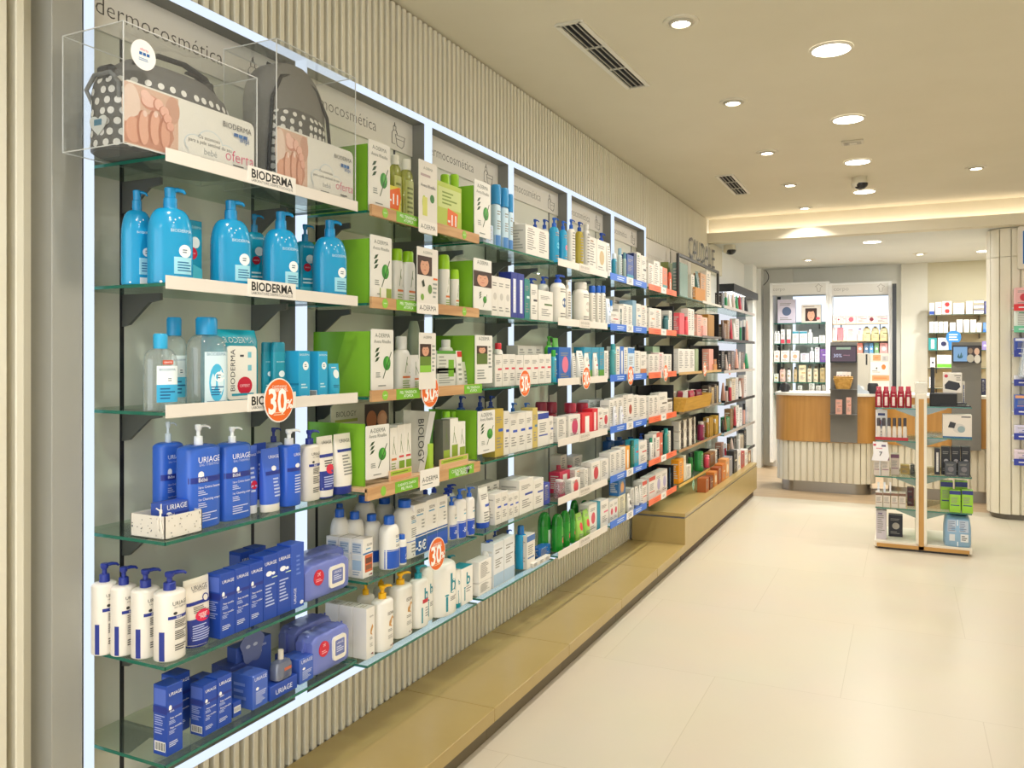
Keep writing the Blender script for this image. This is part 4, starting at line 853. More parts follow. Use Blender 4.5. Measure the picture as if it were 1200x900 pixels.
for x0, x1, yt in ((308.6, 325, 650), (325, 341, 644)): C(0, 4, x0, x1, yt, BX, 'tall blue carton', [('t', 'URIAGE', .03, .87, .84, 'ffffff'), ('e', -.1, .71, .22, .04, 'f4f6ff'), ('e', .22, .7, .12, .025, 'f4f6ff'), ('r', .1, .5, .63, .645, 'cfe6cc'), ('l', -.36, .3, .2, .56, 7, 'b9c6ee')], d=.06, side=SIDE_URI, xf=-1.78)
C(0, 4, 341, 356.5, 637, '3157bb', 'tall blue carton turned sideways', [('l', -.1, .3, .5, .84, 5, '6c88d6'), ('T', 'URIAGE', -.2, .2, .24, 'f4f6ff'), ('e', .3, .07, .14, .03, 'f4f6ff')], d=.06, side=SIDE_URI, xf=-1.78)
C(0, 4, 282, 297, 646, BX, 'blue carton of the back row', art_uri_box(), d=.05, side=SIDE_URI, xf=-1.90); C(0, 4, 297.5, 312, 641, BX, 'blue carton of the back row', art_uri_box(), d=.05, side=SIDE_URI, xf=-1.90)
def WP(bay, row, x0, x1, yt, xf, desc, seed, d=.085):
    z = SHELF[bay, row] + .0008; ya, yb = Yat(x0, xf), Yat(x1, xf); h = Zat(yt, xf, (ya + yb) / 2) - z
    o = put('wipes_pack', ('wipes', bay, row, x0), wipes((yb - ya) * .92, d, h, '7480c8', seed), (xf - d / 2, (ya + yb) / 2, z)); reg(o, plc(bay, row), desc, 'wipes', ya)
WP(0, 4, 357, 412, 657, -1.78, 'violet-blue wipes pack with white lid, in front', 1); WP(0, 4, 357, 405, 652, -1.875, 'violet-blue wipes pack, behind', 2)
# bottom shelf
C(0, 5, 195.5, 214.5, 801, BX, 'narrow blue carton with a barcode, in front', art_uri_box(), d=.052, side=SIDE_URI + BARCODE, xf=-1.785)
C(0, 5, 204, 223, 789, BX, 'narrow blue carton, behind', art_uri_box(), d=.052, side=SIDE_URI, xf=-1.87)
for x0, x1, yt in ((238.5, 254.4, 800.5), (254.6, 272, 791.5)): C(0, 5, x0, x1, yt, BX, 'blue carton of the front pair', art_uri_box(), d=.052, side=SIDE_URI + BARCODE, xf=-1.785)
C(0, 5, 236, 252, 793, BX, 'dark blue carton of the back row', (), d=.05, xf=-1.87); C(0, 5, 270, 292, 778, '3a4f9c', 'shrink-wrapped grey-blue carton, low at the back', (), d=.08, xf=-1.88)
C(0, 5, 273, 283, 822, BX, 'small flat blue carton with a barcode', [('r', -.4, .4, .3, .7, 'eeeeee')] + [('r', -.34 + .1 * i, -.30 + .1 * i, .36, .64, '333333') for i in range(7)], d=.05, xf=-1.80)
C(0, 5, 296, 314, 789, '4565c0', 'shrink-wrapped blue gift carton', art_uri_box('2f479c', 'dfe6fa')[:1] + [('e', -.2, .58, .1, .05, 'f4f6ff'), ('l', -.3, .4, .12, .5, 7, 'c5d0f2')], d=.085, xf=-1.785, side=[('l', -.4, .4, .2, .8, 3, '6d88d4')], rough=.12)
C(0, 5, 351, 367.5, 770, '4565c0', 'shrink-wrapped blue gift carton', art_uri_box('2f479c', 'dfe6fa')[:1] + [('e', -.2, .58, .1, .05, 'f4f6ff'), ('l', -.3, .4, .12, .5, 7, 'c5d0f2')], d=.085, xf=-1.785, side=[('l', -.4, .4, .2, .8, 3, '6d88d4')], rough=.12)
root = empty('tester_stand', (-1.83, Yat(330, -1.79), SHELF[0, 5] + .0006)); b = MB(); yh = (Yat(347, -1.785) - Yat(315, -1.785)) / 2
b.box(-.06, .05, -yh, yh, 0, .045, M_(BX), .0015); b.art(lambda u, v, e: (.05 + e, u, v), 2 * yh, .045, [('t', 'URIAGE', 0, .45, .6, 'f4f6ff')]); b.build('base_block', root)
b = MB(); b.box(-.10, -.06, -yh - .03, yh, 0, .16, M_('3e59ac'), .0015); b.art(lambda u, v, e: (-.06 + e, u - .015, v), 2 * yh, .16, [('t', '1ère Crème lavante', 0, .86, .86, 'dfe6fa'), ('l', -.4, .4, .7, .78, 1, 'dfe6fa')]); b.build('back_block', root)
pts = [(-.035 + .05 * math.cos(a) * (1 + .12 * math.sin(5 * a)), .155 + .055 * math.sin(a) * (1 + .1 * math.cos(6 * a))) for a in [2 * PI * i / 36 for i in range(36)]]
b = MB(); b.prism(pts, -.05, -.048, M_('6a75a4', .5)); b.art(lambda u, v, e: (-.048 + e, -.035 + u, .10 + v), .1, .11, [('e', -.2, .5, .1, .05, 'b9c2da'), ('e', .12, .5, .1, .05, 'b9c2da')]); b.build('cloud_topper', root)
tag(root, 'blue tester stand with cloud-shaped card topper among wrapped gift cartons, bottom shelf', 'display stand')
y = Yat(329, -1.80); w = .075; b = MB(); b.loft([(0, .016, .03, 4), (.006, .021, .037, 4), (.045, .021, .037, 4), (.058, .018, .03, 4), (.064, .008, .01, 3)], clear('grey_glass', 'aab2c4', .3, .45, '8d97b4'), 24); b.art(lambda u, v, e: (.0215 + e, u, v), .07, .06, [('r', -.1, .36, .5, .66, 'c06040'), ('l', -.1, .34, .16, .44, 3, '44507c')])
root = empty('scent_bottle', (-1.80, y, SHELF[0, 5] + .046)); b.build('glass_flask', root); b = MB(); b.cyl(0, 0, .062, .094, .009, .009, M_('d8cfc0', .3), 16, .002); b.build('cap', root); tag(root, 'little grey glass scent bottle standing on the blue tester base', 'bottle')
WP(0, 5, 366, 412, 738, -1.78, 'violet-blue wipes pack with white lid, in front', 3); WP(0, 5, 345, 392, 728, -1.885, 'violet-blue wipes pack, behind', 4)
C(0, 5, 335, 352, 765, '2f4cae', 'wrapped dark blue carton beside the rear wipes', (), d=.05, xf=-1.90, rough=.15)

# ---------------------------------------------------------------- bay 2: green display panels with white cards
def green_panel(x, row, cx0, cx1, ytop, cytop, label, art=CARD, xb=-2.03, gcol='6aa51e', ybot=None):
    z = SHELF[1, row] + (.0158 if row == 3 else .0006); y = Yat(x, -1.765); root = empty('shelf_divider', (0, y, z)); h = Zat(ytop, -1.765, y) - z
    b = MB(); b.box(xb, -1.77, -.002, .002, 0, h, M_(gcol, .38)); b.art(lambda u, v, e: (-1.9 + u, -.002 - e, v), 1, h, [('p', [(.125, .0), (.128, 1), (.02, 1), (-.06, .0)], '7fb52a')]); b.build('side_panel', root, smooth=False)
    y1 = Yat(cx1, -1.765) - y; hc = Zat(cytop, -1.765, y + y1 / 2) - z; z0 = .022
    c = MB(); c.prism(rrect(.0, y1, z0, hc, .006), -1.768, -1.765, M_('e8e6e0', .45)); c.art(lambda u, v, e: (-1.765 + e, y1 / 2 + u, z0 + v), y1, hc - z0, art); c.build('front_card', root)
    tag(root, label, 'display', 'green display panels with white cards')
FACE1 = [('t', 'A-DERMA', 0, .93, .62, '55605a')] + photo_face(-.5, .5, .45, .76) + leaf_art(0, .24, .7)
FACE2 = [('t', 'A-DERMA', 0, .93, .62, '55605a'), ('r', -.42, .2, .4, .78, '58702c')] + photo_face(-.42, .2, .62, .78) + [('l', .26, .44, .3, .8, 6, '8a908a'), ('l', -.4, .2, .08, .3, 4, '8a908a')]
green_panel(432, 0, 432, 457, 168, 167, 'green panel with white leaf card beside the backpack box, top shelf')
green_panel(434, 1, 434, 459, 279, 277, 'green panel with white leaf card beside the last blue bottle, second shelf')
green_panel(435, 2, 435, 461, 388, 386, 'green panel with white leaf card beside the little blue tube, third shelf')
green_panel(429, 3, 429, 456, 497, 498, 'green panel with white leaf card at the start of the fourth oak-edged shelf')
green_panel(556, 0, 556, 575, 217, 213, 'green panel with white leaf card at the far end, top shelf')
green_panel(555, 1, 555, 576, 305, 304, 'green panel with a woman portrait card at the far end, second shelf', FACE1)
green_panel(557, 2, 557, 577, 393, 393, 'green panel with a couple photo card at the far end, third shelf', FACE2)
green_panel(560, 3, 560, 580, 481, 481, 'green panel with white leaf card at the far end, fourth shelf')
def hang_card(x0, x1, y0, y1, art, label, wid=None):
    X = SHX + .022; ya, yb = Yat(x0, X), Yat(x1, X); zb, zt = Zat(y1, X, (ya + yb) / 2), Zat(y0, X, (ya + yb) / 2)
    root = empty('shelf_card', (X, (ya + yb) / 2, zb)); w, h = yb - ya, zt - zb
    b = MB(); b.prism(rrect(-w / 2, w / 2, 0, h, .004), -.001, .001, M_('e9e4dc', .5)); b.art(lambda u, v, e: (.001 + e, u, v), w, h, art); b.build('printed_card', root)
    c = MB(); c.box(-.012, -.001, -w * .3, w * .3, .0, .03, M_('e4e0d8')); c.build('clip', root); tag(root, label, 'card', 'upright cards on the oak front strips')
hang_card(490.5, 512, 190, 274, [('t', 'A-DERMA', 0, .9, .5, '77827a'), ('l', -.4, .4, .76, .84, 1, 'b5a0a0'), ('e', -.22, .42, .1, .1, 'a9c43a'), ('r', -.3, -.05, .24, .5, 'd6d86a'), ('e', .22, .5, .12, .06, '2f7a2c'), ('t', 'Avena Rhealba', 0, .66, .8, INK), ('r', -.5, .5, .0, .17, 'f1ece5'), ('t', 'A-DERMA', 0, .09, .8, '30332f')], 'tall card with yellow bottles drawn on it, top oak strip')
hang_card(488.5, 513, 291, 368, [('t', 'A-DERMA', 0, .93, .44, '77827a')] + photo_face(-.48, .2, .58, .87) + [('e', -.26, .25, .08, .05, '7aa63a'), ('e', .1, .38, .1, .07, '6a8f4a'), ('p', [(-.3, .48), (-.2, .52), (-.14, .42), (-.24, .4)], '22301e'), ('r', .26, .46, .53, .56, ORG), ('l', .24, .46, .24, .5, 4, '9aa09a'), ('r', -.5, .5, 0, .16, 'f1ece5'), ('t', 'A-DERMA', 0, .09, .8, '30332f')], 'tall card with a smiling child photo, second oak strip')
hang_card(491, 510.5, 390, 456, [('t', 'A-DERMA', 0, .92, .5, '55605a'), ('r', -.46, .2, .3, .8, '65862c')] + photo_face(-.46, .2, .58, .8) + [('r', -.46, .2, .3, .42, '8cc63f'), ('l', .26, .44, .3, .8, 7, '9aa09a')], 'tall card with two faces behind the orange sign, third oak strip')

# bay 2 top shelf
yel = clear('pale_yellow_plastic', 'dfe28a', .2, .35, 'd2d86a')
B(1, 0, 456, 470, 182, 'd8d88a', ('cap', 'efeee0', .14, .5), 'pale yellow-green bottle with white cap', [('r', -.4, .44, .05, .8, 'cfd488'), ('l', -.3, .3, .2, .7, 6, '7f8a3c')], q=.6, n=2.6, trans=yel, name='bottle')
B(1, 0, 468, 484, 187, 'd8d88a', ('cap', 'efeee0', .16, .5), 'pale yellow-green bottle with white cap', [('r', -.4, .44, .05, .8, 'cfd488'), ('l', -.3, .3, .2, .7, 6, '7f8a3c')], q=.6, n=2.6, trans=yel, name='bottle')
C(1, 0, 454, 470, 218, 'e2d43a', 'low yellow carton with orange price corner', [('p', [(-.5, .3), (.3, .3), (.5, .7), (.4, 1.0), (-.5, .8)], ORG), ('t', '*-11', -.06, .6, .66, 'ffffff'), ('e', .1, .18, .2, .07, '4a7a22')], d=.03, xf=-1.775)
for x0, x1 in ((516, 527), (527, 538)): B(1, 0, x0, x1, 205, 'b3cf3a', ('cap', '9cd021', .2, .85), 'yellow-green bottle with bright green cap', [('l', -.3, .3, .2, .7, 6, '6f8a1c')], q=.8, n=2.4, xc=-1.87, name='bottle', sh=.1, neck=.7)
C(1, 0, 512, 541, 216, 'b9cc4c', 'yellow-green twin-pack carton with minus eleven mark', [('r', -.46, .46, .5, .9, 'cdd98a'), ('p', [(-.1, .2), (.28, .08), (.34, .45), (-.08, .52)], ORG), ('t', '*-11', .1, .3, .34, 'ffffff'), ('e', .36, .12, .1, .05, '3d6a22'), ('l', -.3, .3, .56, .84, 4, '7f9a2c')], d=.05, xf=-1.79)
ade = [('p', [(-.16, .46), (-.12, .46), (.06, .82), (.02, .82)], '5c7a2c'), ('p', [(.3, .44), (.26, .44), (-.02, .66), (0, .7)], '5c7a2c'), ('r', -.3, .36, .34, .385, 'e07a3a'), ('l', -.3, .34, .1, .3, 4, '8fae5a')]
B(1, 1, 458, 472, 292, 'efece4', ('cap', '9cd021', .2, .7), 'white bottle with green cap', ade, q=.6, n=2.6, name='bottle', sh=.12, neck=.7); B(1, 1, 470, 486, 295, 'efece4', ('cap', '9cd021', .19, .6), 'white bottle with green cap', ade, q=.6, n=2.6, name='bottle', sh=.14, neck=.6)
C(1, 1, 446, 459, 338, '88a13a', 'small green carton before the white leaf card', [('r', -.5, .0, 0, 1, 'e9e5d6')], d=.03, xf=-1.762)
B(1, 1, 513.5, 527, 299, 'efece4', ('ovalcap', '9cd021', .25, 1.0), 'white can with green lid', ade, q=.9, name='bottle', sh=.03, neck=.97); B(1, 1, 527, 538, 316, 'efece4', ('ovalcap', '9cd021', .22, 1.0), 'white can with green lid', ade, q=.9, name='bottle', sh=.03, neck=.97)
B(1, 2, 460.5, 480, 394, 'eeebe3', ('cap', 'efeee8', .22, .5), 'fat white bottle with white cap', ade, q=.62, n=2.6, name='bottle', sh=.2); T(1, 2, 479, 491, 416, 'eeebe3', 'efeee8', 'white tube beside the fat bottle', ade)
B(1, 2, 478, 492, 376, '9aa792', ('none', 'efeee8', .001), 'grey-green tall bottle at the back', (), q=.5, n=2.6, name='bottle', sh=.3, xc=-1.95)
B(1, 2, 514, 531, 398, 'eceae2', ('cap', 'f4f2ec', .16, .5), 'white bottle with white cap, at the back', (), q=.7, name='bottle', xc=-1.88, sh=.1, neck=.6)
C(1, 2, 512, 534, 431, 'd9dbd2', 'white and grey carton', [('l', -.4, .4, .3, .9, 6, '9a9f94'), ('r', .1, .4, .6, .9, '6fae1c')], d=.06, xf=-1.79); C(1, 2, 512, 534, 411, 'd5d8ce', 'white carton with green lid, stacked on the other', [('l', -.4, .0, .2, .8, 4, '9a9f94'), ('r', .1, .4, .2, .6, '6fae1c'), ('r', -.5, .5, .86, 1, '4f9a2c')], d=.06, xf=-1.79, z0=.0735)
T(1, 2, 533, 541, 411, 'f0eee8', 'f0eee8', 'slim white tube with red tip', [('r', -.3, .5, .84, .98, 'd83a3a'), ('l', -.3, .3, .2, .7, 4, '9a9f94')], q=.5); T(1, 2, 540, 548, 424, 'f0eee8', 'f0eee8', 'slim white tube, shorter', [('l', -.3, .3, .2, .7, 4, '9a9f94')], q=.5)

# bay 2 fourth shelf: oak display ledge
z3 = SHELF[1, 3]
root = empty('display_ledge', (0, 0, z3 + .0006)); ya, yb = Yat(430, -1.735), Yat(562, -1.735); lw = wood('pale_oak', 'd6ad84', 'e6c7a2', 'y', 1.0, .5)
b = MB(); b.box(-1.98, -1.735, ya, yb, 0, .014, lw, .001); b.build('shelf_board', root, smooth=False)
b = MB(); b.box(-1.745, -1.731, ya, yb, -.030, .016, oak, .001)
for yc, s1 in ((Yat(462, -1.735), .16), (Yat(525, -1.735), .22)):
    b.box(-1.731, -1.730, yc, yc + s1, -.028, .014, '76b82a'); b.art(lambda u, v, e: (-1.730 + e, yc + s1 / 2 + u, -.028 + v), s1, .042, [('t', 'CUIDADOS DIARIOS', 0, .66, .8, 'ffffff'), ('t', 'PIEL FRAGIL', 0, .3, .5, 'ffffff')])
for px in (449.5, 548): yc = Yat(px, -1.73); b.prism(ell(yc, -.007, .016, .018), -1.731, -1.730, M_('8cc63f'))
b.build('front_board', root)
for px0, px1 in ((456, 482), (515, 548)):
    y0_, y1_ = Yat(px0, -1.76), Yat(px1, -1.76); b = MB(); b.box(-1.763, -1.757, y0_, y1_, .014, .055, lw, .001); b.art(lambda u, v, e: (-1.757 + e, (y0_ + y1_) / 2 + u, .014 + v), y1_ - y0_, .041, [('r', -.46, .46, .5, .9, 'a9c43a'), ('l', -.4, .4, .56, .84, 1, '6f8a1c'), ('r', -.46, .46, .1, .45, 'e0a078' if px0 < 500 else 'd9b48a')]); b.build('product_stop', root)
b = MB(); y0_, y1_ = Yat(493, -1.726), Yat(515, -1.726); b.box(-1.7305, -1.726, y0_, y1_, -.042, .036, 'f1ece5', .0008); b.art(lambda u, v, e: (-1.726 + e, (y0_ + y1_) / 2 + u, -.042 + v), y1_ - y0_, .078, [('t', 'A-DERMA', 0, .5, .84, '30332f'), ('l', -.4, .4, .2, .3, 1, '77827a')]); b.build('brand_plate', root)
tag(root, 'oak display ledge with green labels standing proud of the fourth shelf', 'display')
SHELF[1, 3] = z3 + .0155
C(1, 3, 457, 466, 501, 'eeeae2', 'white carton with red line, before the leaning card', ade, d=.05, xf=-1.80, n=1); C(1, 3, 466, 482, 497, 'eeeae2', 'white carton with green foot', ade[:2] + [('r', -.3, .4, .36, .4, 'd8484a'), ('r', -.3, .5, .0, .3, '7fa52a')], d=.05, xf=-1.80, n=2)
root = empty('counter_card', (-1.93, Yat(424, -1.93), SHELF[1, 3] + .001)); y1_ = Yat(459, -1.93) - Yat(390, -1.93); h_ = Zat(472, -1.93, Yat(424, -1.93)) - SHELF[1, 3]
b = MB(); b.prism(rrect(-y1_ / 2, y1_ / 2, 0, h_, .02), -.002, .002, M_('a9a995', .5)); b.art(lambda u, v, e: (.002 + e, u, v), y1_, h_, [('t', 'BIOLOGY', -.26, .87, .32, '3e4038'), ('r', -.44, -.08, .76, .8, '7c8a2a'), ('r', .04, .47, .3, .97, '2a1c18'), ('e', .16, .75, .09, .13, 'a8663e'), ('e', .35, .74, .09, .13, 'c78a62'), ('e', .36, .6, .1, .2, '5c3020'), ('e', .35, .72, .075, .11, 'd29a74')]); b.build('printed_board', root)
b = MB(); b.prism([(0, 0), (-.06, 0), (-.002, h_ * .6)], -.01, .01, M_('8f8f80'), 'y'); b.build('prop', root); tag(root, 'grey back card with two women and green underline, behind the green panel', 'card')
root = empty('counter_card', (-1.80, Yat(488, -1.80), SHELF[1, 3] + .001), -.35); w_ = .135; h_ = Zat(484, -1.80, Yat(488, -1.80)) - SHELF[1, 3]
b = MB(); b.prism([(-w_ / 2, 0), (w_ / 2 - .03, 0), (w_ / 2 + .03, h_), (-w_ / 2 - .0, h_ * 1.06)], -.002, .002, M_('a8a89e', .5)); b.prism([(w_ / 2 - .06, 0), (w_ / 2 - .03, 0), (w_ / 2 + .03, h_), (w_ / 2 + .0, h_ * 1.01)], .002, .003, M_('c9c8c2', .5)); b.art(lambda u, v, e: (.0035 + e, u, v), w_, h_, [('D', 'BIOLOGY', .16, .52, .74, '38393a')]); b.build('printed_board', root)
b = MB(); b.box(-.05, .0, -w_ / 2, -w_ / 2 + .004, 0, h_ * .5, 'a8a89e'); b.build('prop', root); tag(root, 'leaning grey card with big upright lettering on the oak ledge', 'card')
for x0, x1, yt in ((508, 519, 494), (517, 528, 482)): B(1, 3, x0, x1, yt, '5b5f4c', ('cap', '8fd024', .2, .75), 'dark green bottle with bright green cap', ade[:2] + [('r', -.4, .44, .06, .36, '9bb83a')], q=.8, n=3, name='bottle', xc=-1.85, sh=.08, neck=.8)
for x0, x1, yt in ((525, 535, 482), (534, 544, 489)): B(1, 3, x0, x1, yt, 'cfd2c4', ('cap', '8fd024', .14, .75), 'pale bottle with bright green cap, rear', (), q=.8, n=3, name='bottle', xc=-1.89, sh=.08, neck=.8)
C(1, 3, 519, 527.5, 492, '66695c', 'dark olive carton with green foot', ade[:2] + [('r', -.4, .44, .06, .34, '9bb83a')], d=.045, xf=-1.79); C(1, 3, 527.5, 537, 490, 'eceae2', 'white carton with olive foot', ade[:2] + [('r', -.3, .44, .06, .42, '8aa52a')], d=.045, xf=-1.79); C(1, 3, 537, 545.5, 494, 'eceae2', 'white carton with olive foot', ade[:2] + [('r', -.3, .44, .06, .38, '8aa52a')], d=.045, xf=-1.79)
C(1, 3, 503, 508, 520, 'a3c83a', 'thin bright green carton by the leaning card', (), d=.04, xf=-1.77)
SHELF[1, 3] = z3
# bay 2 fifth shelf
IC = '1f62c8'
for x0, x1, yt, xc in ((387, 409, 596, -1.94), (390, 406, 590, -2.03), (404, 427, 599, -1.91), (424, 447, 602, -1.885)): B(1, 4, x0, x1, yt, 'e9e6de', ('cap', IC, .13, .46), 'small white bottle with blue cap', [('r', -.5, .5, .1, .36, '1f56bd'), ('r', .1, .5, .5, .66, '2a6fd0')], q=.9, name='bottle', sh=.26, xc=xc, neck=.4)
B(1, 4, 444, 468, 604, 'f0ede5', ('cap', IC, .16, .5), 'white bottle with blue cap and blue foot, in front', art_isdin_blue(), q=.9, name='bottle', sh=.24, xc=-1.80, neck=.42, foot=('1f56bd', .02))
for x0, x1, yt in ((414, 440, 580), (438, 463, 583)): B(1, 4, x0, x1, yt, 'e9e6de', ('cap', IC, .11, .46), 'tall white bottle with blue cap, behind', (), q=.8, name='bottle', sh=.24, xc=-1.98, neck=.4)
B(1, 4, 460, 488, 585, 'f0ede5', ('cap', IC, .13, .44), 'tall white bottle with blue cap, in front', [('t', 'ISDIN', .1, .8, .4, INK), ('l', -.1, .36, .68, .75, 2, '2a8fc0'), ('l', -.1, .36, .4, .6, 5, '8a8a86'), ('r', -.45, .45, .33, .345, '1f56bd'), ('l', -.1, .36, .1, .3, 3, 'a0a09a'), ('p', [(0, .05), (.3, .09), (.3, .04), (0, .08)], '8d1c2c')], q=.7, n=2.3, name='bottle', sh=.3, xc=-1.84, neck=.36)
for i, (x0, x1) in enumerate(((400.5, 412), (412, 424), (424, 447))):
    pass
z = SHELF[1, 4] + .0006; y0_ = Yat(425, -1.79); hb_ = Zat(633, -1.79, y0_) - z
for i in range(3):
    o = put('carton', ('isd3',), carton(.062, .055, hb_, 'efebe4', [('t', 'ISDIN', .15, .83, .5, INK), ('l', -.2, .4, .7, .76, 1, '2a8fc0'), ('r', -.3, .44, .14, .58, 'd9683a'), ('r', -.5, .5, .6, .64, '2a6fb0'), ('r', -.24, .38, .36, .5, '6b4030'), ('r', -.24, .38, .2, .32, '8a5a40'), ('p', [(.1, .04), (.4, .09), (.4, .03), (.1, .07)], '8d1c2c')], [('r', -.36, .36, .62, .9, 'c3ccd6'), ('l', -.34, .34, .64, .88, 4, '7c96b4'), ('r', -.36, .36, .2, .46, 'a9c4dc'), ('l', -.34, .34, .06, .18, 2, '9ab'), ('r', -.36, .36, .48, .6, 'd9e0e6')]), (-1.82 - .0565 * (2 - i) * 1.0, y0_ + .036, z)); reg(o, plc(1, 4), 'white carton with pictures', 'box', -1.82 - .0565 * (2 - i))
B(1, 4, 465.5, 476.5, 626, 'f0ede5', ('cap', IC, .16, .62), 'tiny white bottle with blue cap', [('r', -.5, .5, .08, .72, '1f56bd'), ('T', 'ISDIN', .12, .4, .46, 'ffffff')], q=.9, name='bottle', sh=.1, xc=-1.785, neck=.6)
tall = [('t', 'ISDIN', .0, .86, .5, INK), ('l', -.3, .36, .76, .81, 1, '2a8fc0'), ('l', .1, .4, .5, .7, 3, 'a0a09a'), ('r', -.5, .5, .02, .36, '1c5a9c'), ('r', -.5, .5, .38, .41, '1c5a9c'), ('t', '*-5€', .05, .18, .8, 'ffffff')]
C(1, 4, 485, 500, 590, 'efebe4', 'tall white carton with blue foot', tall, d=.06, xf=-1.80); C(1, 4, 500, 524.5, 583, 'efebe4', 'tall white carton with blue foot', tall[:5] + [('r', -.5, .5, .02, .3, '1f56bd')], d=.06, xf=-1.80, n=2)
for i in range(3): C(1, 4, 476 + 2, 496, 588 - 6 * i, 'e4e1da', 'tall white carton of the rear rows', (), d=.055, xf=-1.865 - .06 * i)
pb = [('t', 'ISDIN', .1, .72, .4, INK), ('l', -.1, .34, .6, .66, 1, '2aa0b8'), ('r', -.5, .5, .02, .4, '1f4fc0'), ('r', -.5, .5, .42, .44, '1f4fc0'), ('t', '*-5€', .1, .22, .6, 'ffffff')]
for x0, x1, yt, xc in ((523, 535, 582, -1.83), (531, 546, 573, -1.815), (543.5, 556, 571, -1.805)): B(1, 4, x0, x1, yt, 'efebe4', ('pump', IC, .2, .5), 'white pump bottle with blue foot', pb, q=.8, n=2.3, sh=.12, xc=xc)
for x0, x1, yt in ((492, 504, 567), (503, 514, 566), (516, 530, 572), (520, 533, 568)): B(1, 4, x0, x1, yt, 'd9d8d4', ('pump', '1d3fae', .2, .6), 'white bottle with navy pump, far back row', (), q=.8, xc=-1.99, sh=.12)
# bay 2 bottom shelf
z = SHELF[1, 5] + .0006; y0_ = Yat(430, -1.785); hb_ = Zat(714, -1.785, y0_) - z
gs = [('t', 'ISDIN', .1, .82, .4, INK)] + art_gold()[1:]
for i in range(3):
    o = put('carton', ('gold3',), carton(.052, .062, hb_, 'ece8e1', gs, [], [('l', -.3, .3, .3, .7, 2, 'b5a890')]), (-1.818 - .064 * (2 - i), y0_ + .026, z)); reg(o, plc(1, 5), 'white carton with gold leaf mark', 'box', -1.818 - .064 * (2 - i))
YC = 'eeb312'
B(1, 5, 436, 460, 690 - 4, 'f0ece4', ('pump', YC, .2, .48), 'white bottle with yellow pump, in front', art_gold(), q=.7, n=2.6, sh=.07, neck=.5, xc=-1.805)
B(1, 5, 419, 438, 682, 'ece8e0', ('pump', YC, .2, .48), 'white bottle with yellow pump, behind', art_gold(), q=.7, n=2.6, sh=.07, neck=.5, xc=-1.90); B(1, 5, 438, 455, 675, 'ece8e0', ('pump', YC, .2, .48), 'white bottle with yellow pump, behind', art_gold(), q=.7, n=2.6, sh=.07, neck=.5, xc=-1.97)
B(1, 5, 456, 482, 671, 'f0ece4', ('pump', YC, .18, .46), 'taller white bottle with yellow pump', art_gold(), q=.7, n=2.6, sh=.06, neck=.5, xc=-1.83)
TB = '0f94a4'
B(1, 5, 479, 501, 663, 'f2efe8', ('pump', TB, .2, .46), 'white bottle with teal pump and red tag', art_b()[:2] + [('r', -.2, .3, .5, .58, 'c8283c'), ('l', .0, .36, .2, .42, 4, '999')], q=.75, n=2.6, sh=.1, neck=.5, xc=-1.825)
B(1, 5, 490, 507, 664, 'f2efe8', ('dome', 'f2efe8', .12), 'round-topped white bottle, half hidden', art_b(), q=.7, n=2.2, sh=.1, xc=-1.84, name='bottle')
B(1, 5, 503, 534, 656, 'f4f1ea', ('dome', 'f2efe8', .14), 'big round-topped white bottle with pink tag', art_b(), q=.6, n=2.2, sh=.1, xc=-1.82, name='bottle')
B(1, 5, 519, 534, 651, 'f2efe8', ('pump', TB, .2, .46), 'white bottle with teal pump, behind the big round one', art_b(), q=.75, n=2.6, sh=.1, neck=.5, xc=-1.90)
T(1, 5, 533, 539, 668, 'f2efe8', TB, 'slim white and teal tube', art_b()[:3], xc=-1.80)
C(1, 5, 541, 554, 664, 'f2efe8', 'white carton with teal top', art_b()[:3] + [('l', -.1, .36, .3, .5, 3, '999')], d=.07, xf=-1.79, top=[('r', -.5, .5, 0, 1, TB)])
C(1, 5, 561, 576, 681, 'efebe4', 'white carton with grey print, lower', gen(7, '9a9a94'), d=.07, xf=-1.79); C(1, 5, 561, 576, 656, 'efebe4', 'white carton with grey print, stacked', gen(7, '9a9a94'), d=.07, xf=-1.79, z0=Zat(681, -1.79, Yat(568, -1.79)) - SHELF[1, 5] + .001)
# ================================================================ GOODS, bays 3 to 6
CW, CG = 'e4dfd6', 'cfcdc6'
def sq(bay, x): return 838 + (x - 838) * .6 if bay == 6 and x > 838 else 784 + (x - 784) * .5 if bay == 5 and x > 784 else x
def c(bay, row, x0, x1, yt, col, desc, st=7, acc='9a9a94', **k):
    x0, x1 = sq(bay, x0), sq(bay, x1)
    side = [('l', -.36, .36, .2, .85, 7, 'b5b1aa' if col in (CW, CG) else 'd8d4cc')]
    k.setdefault('side', side); k.setdefault('d', .07)
    return C(bay, row, x0, x1, yt, col, desc, gen(st, acc) if st is not None else (), **k)
def bp_(bay, row, x0, x1, yt, col, pcol, desc, st=7, acc='9a9a94', share=.2, **k):
    k.setdefault('xc', -1.80 if bay >= 3 else -1.825)
    return B(bay, row, x0, x1, yt, col, ('pump', pcol, share, .5), desc, gen(st, acc) if st is not None else (), sh=k.pop('sh', .14), q=k.pop('q', .75), n=k.pop('n', 2.4), **k)
def bc(bay, row, x0, x1, yt, col, ccol, desc, st=7, acc='9a9a94', share=.2, wd=.6, **k):
    k.setdefault('xc', -1.80 if bay >= 3 else -1.825)
    x0, x1 = sq(bay, x0), sq(bay, x1)
    return B(bay, row, x0, x1, yt, col, ('cap', ccol, share, wd), desc, gen(st, acc) if st is not None else (), sh=k.pop('sh', .14), q=k.pop('q', .75), n=k.pop('n', 2.4), name=k.pop('name', 'bottle'), **k)
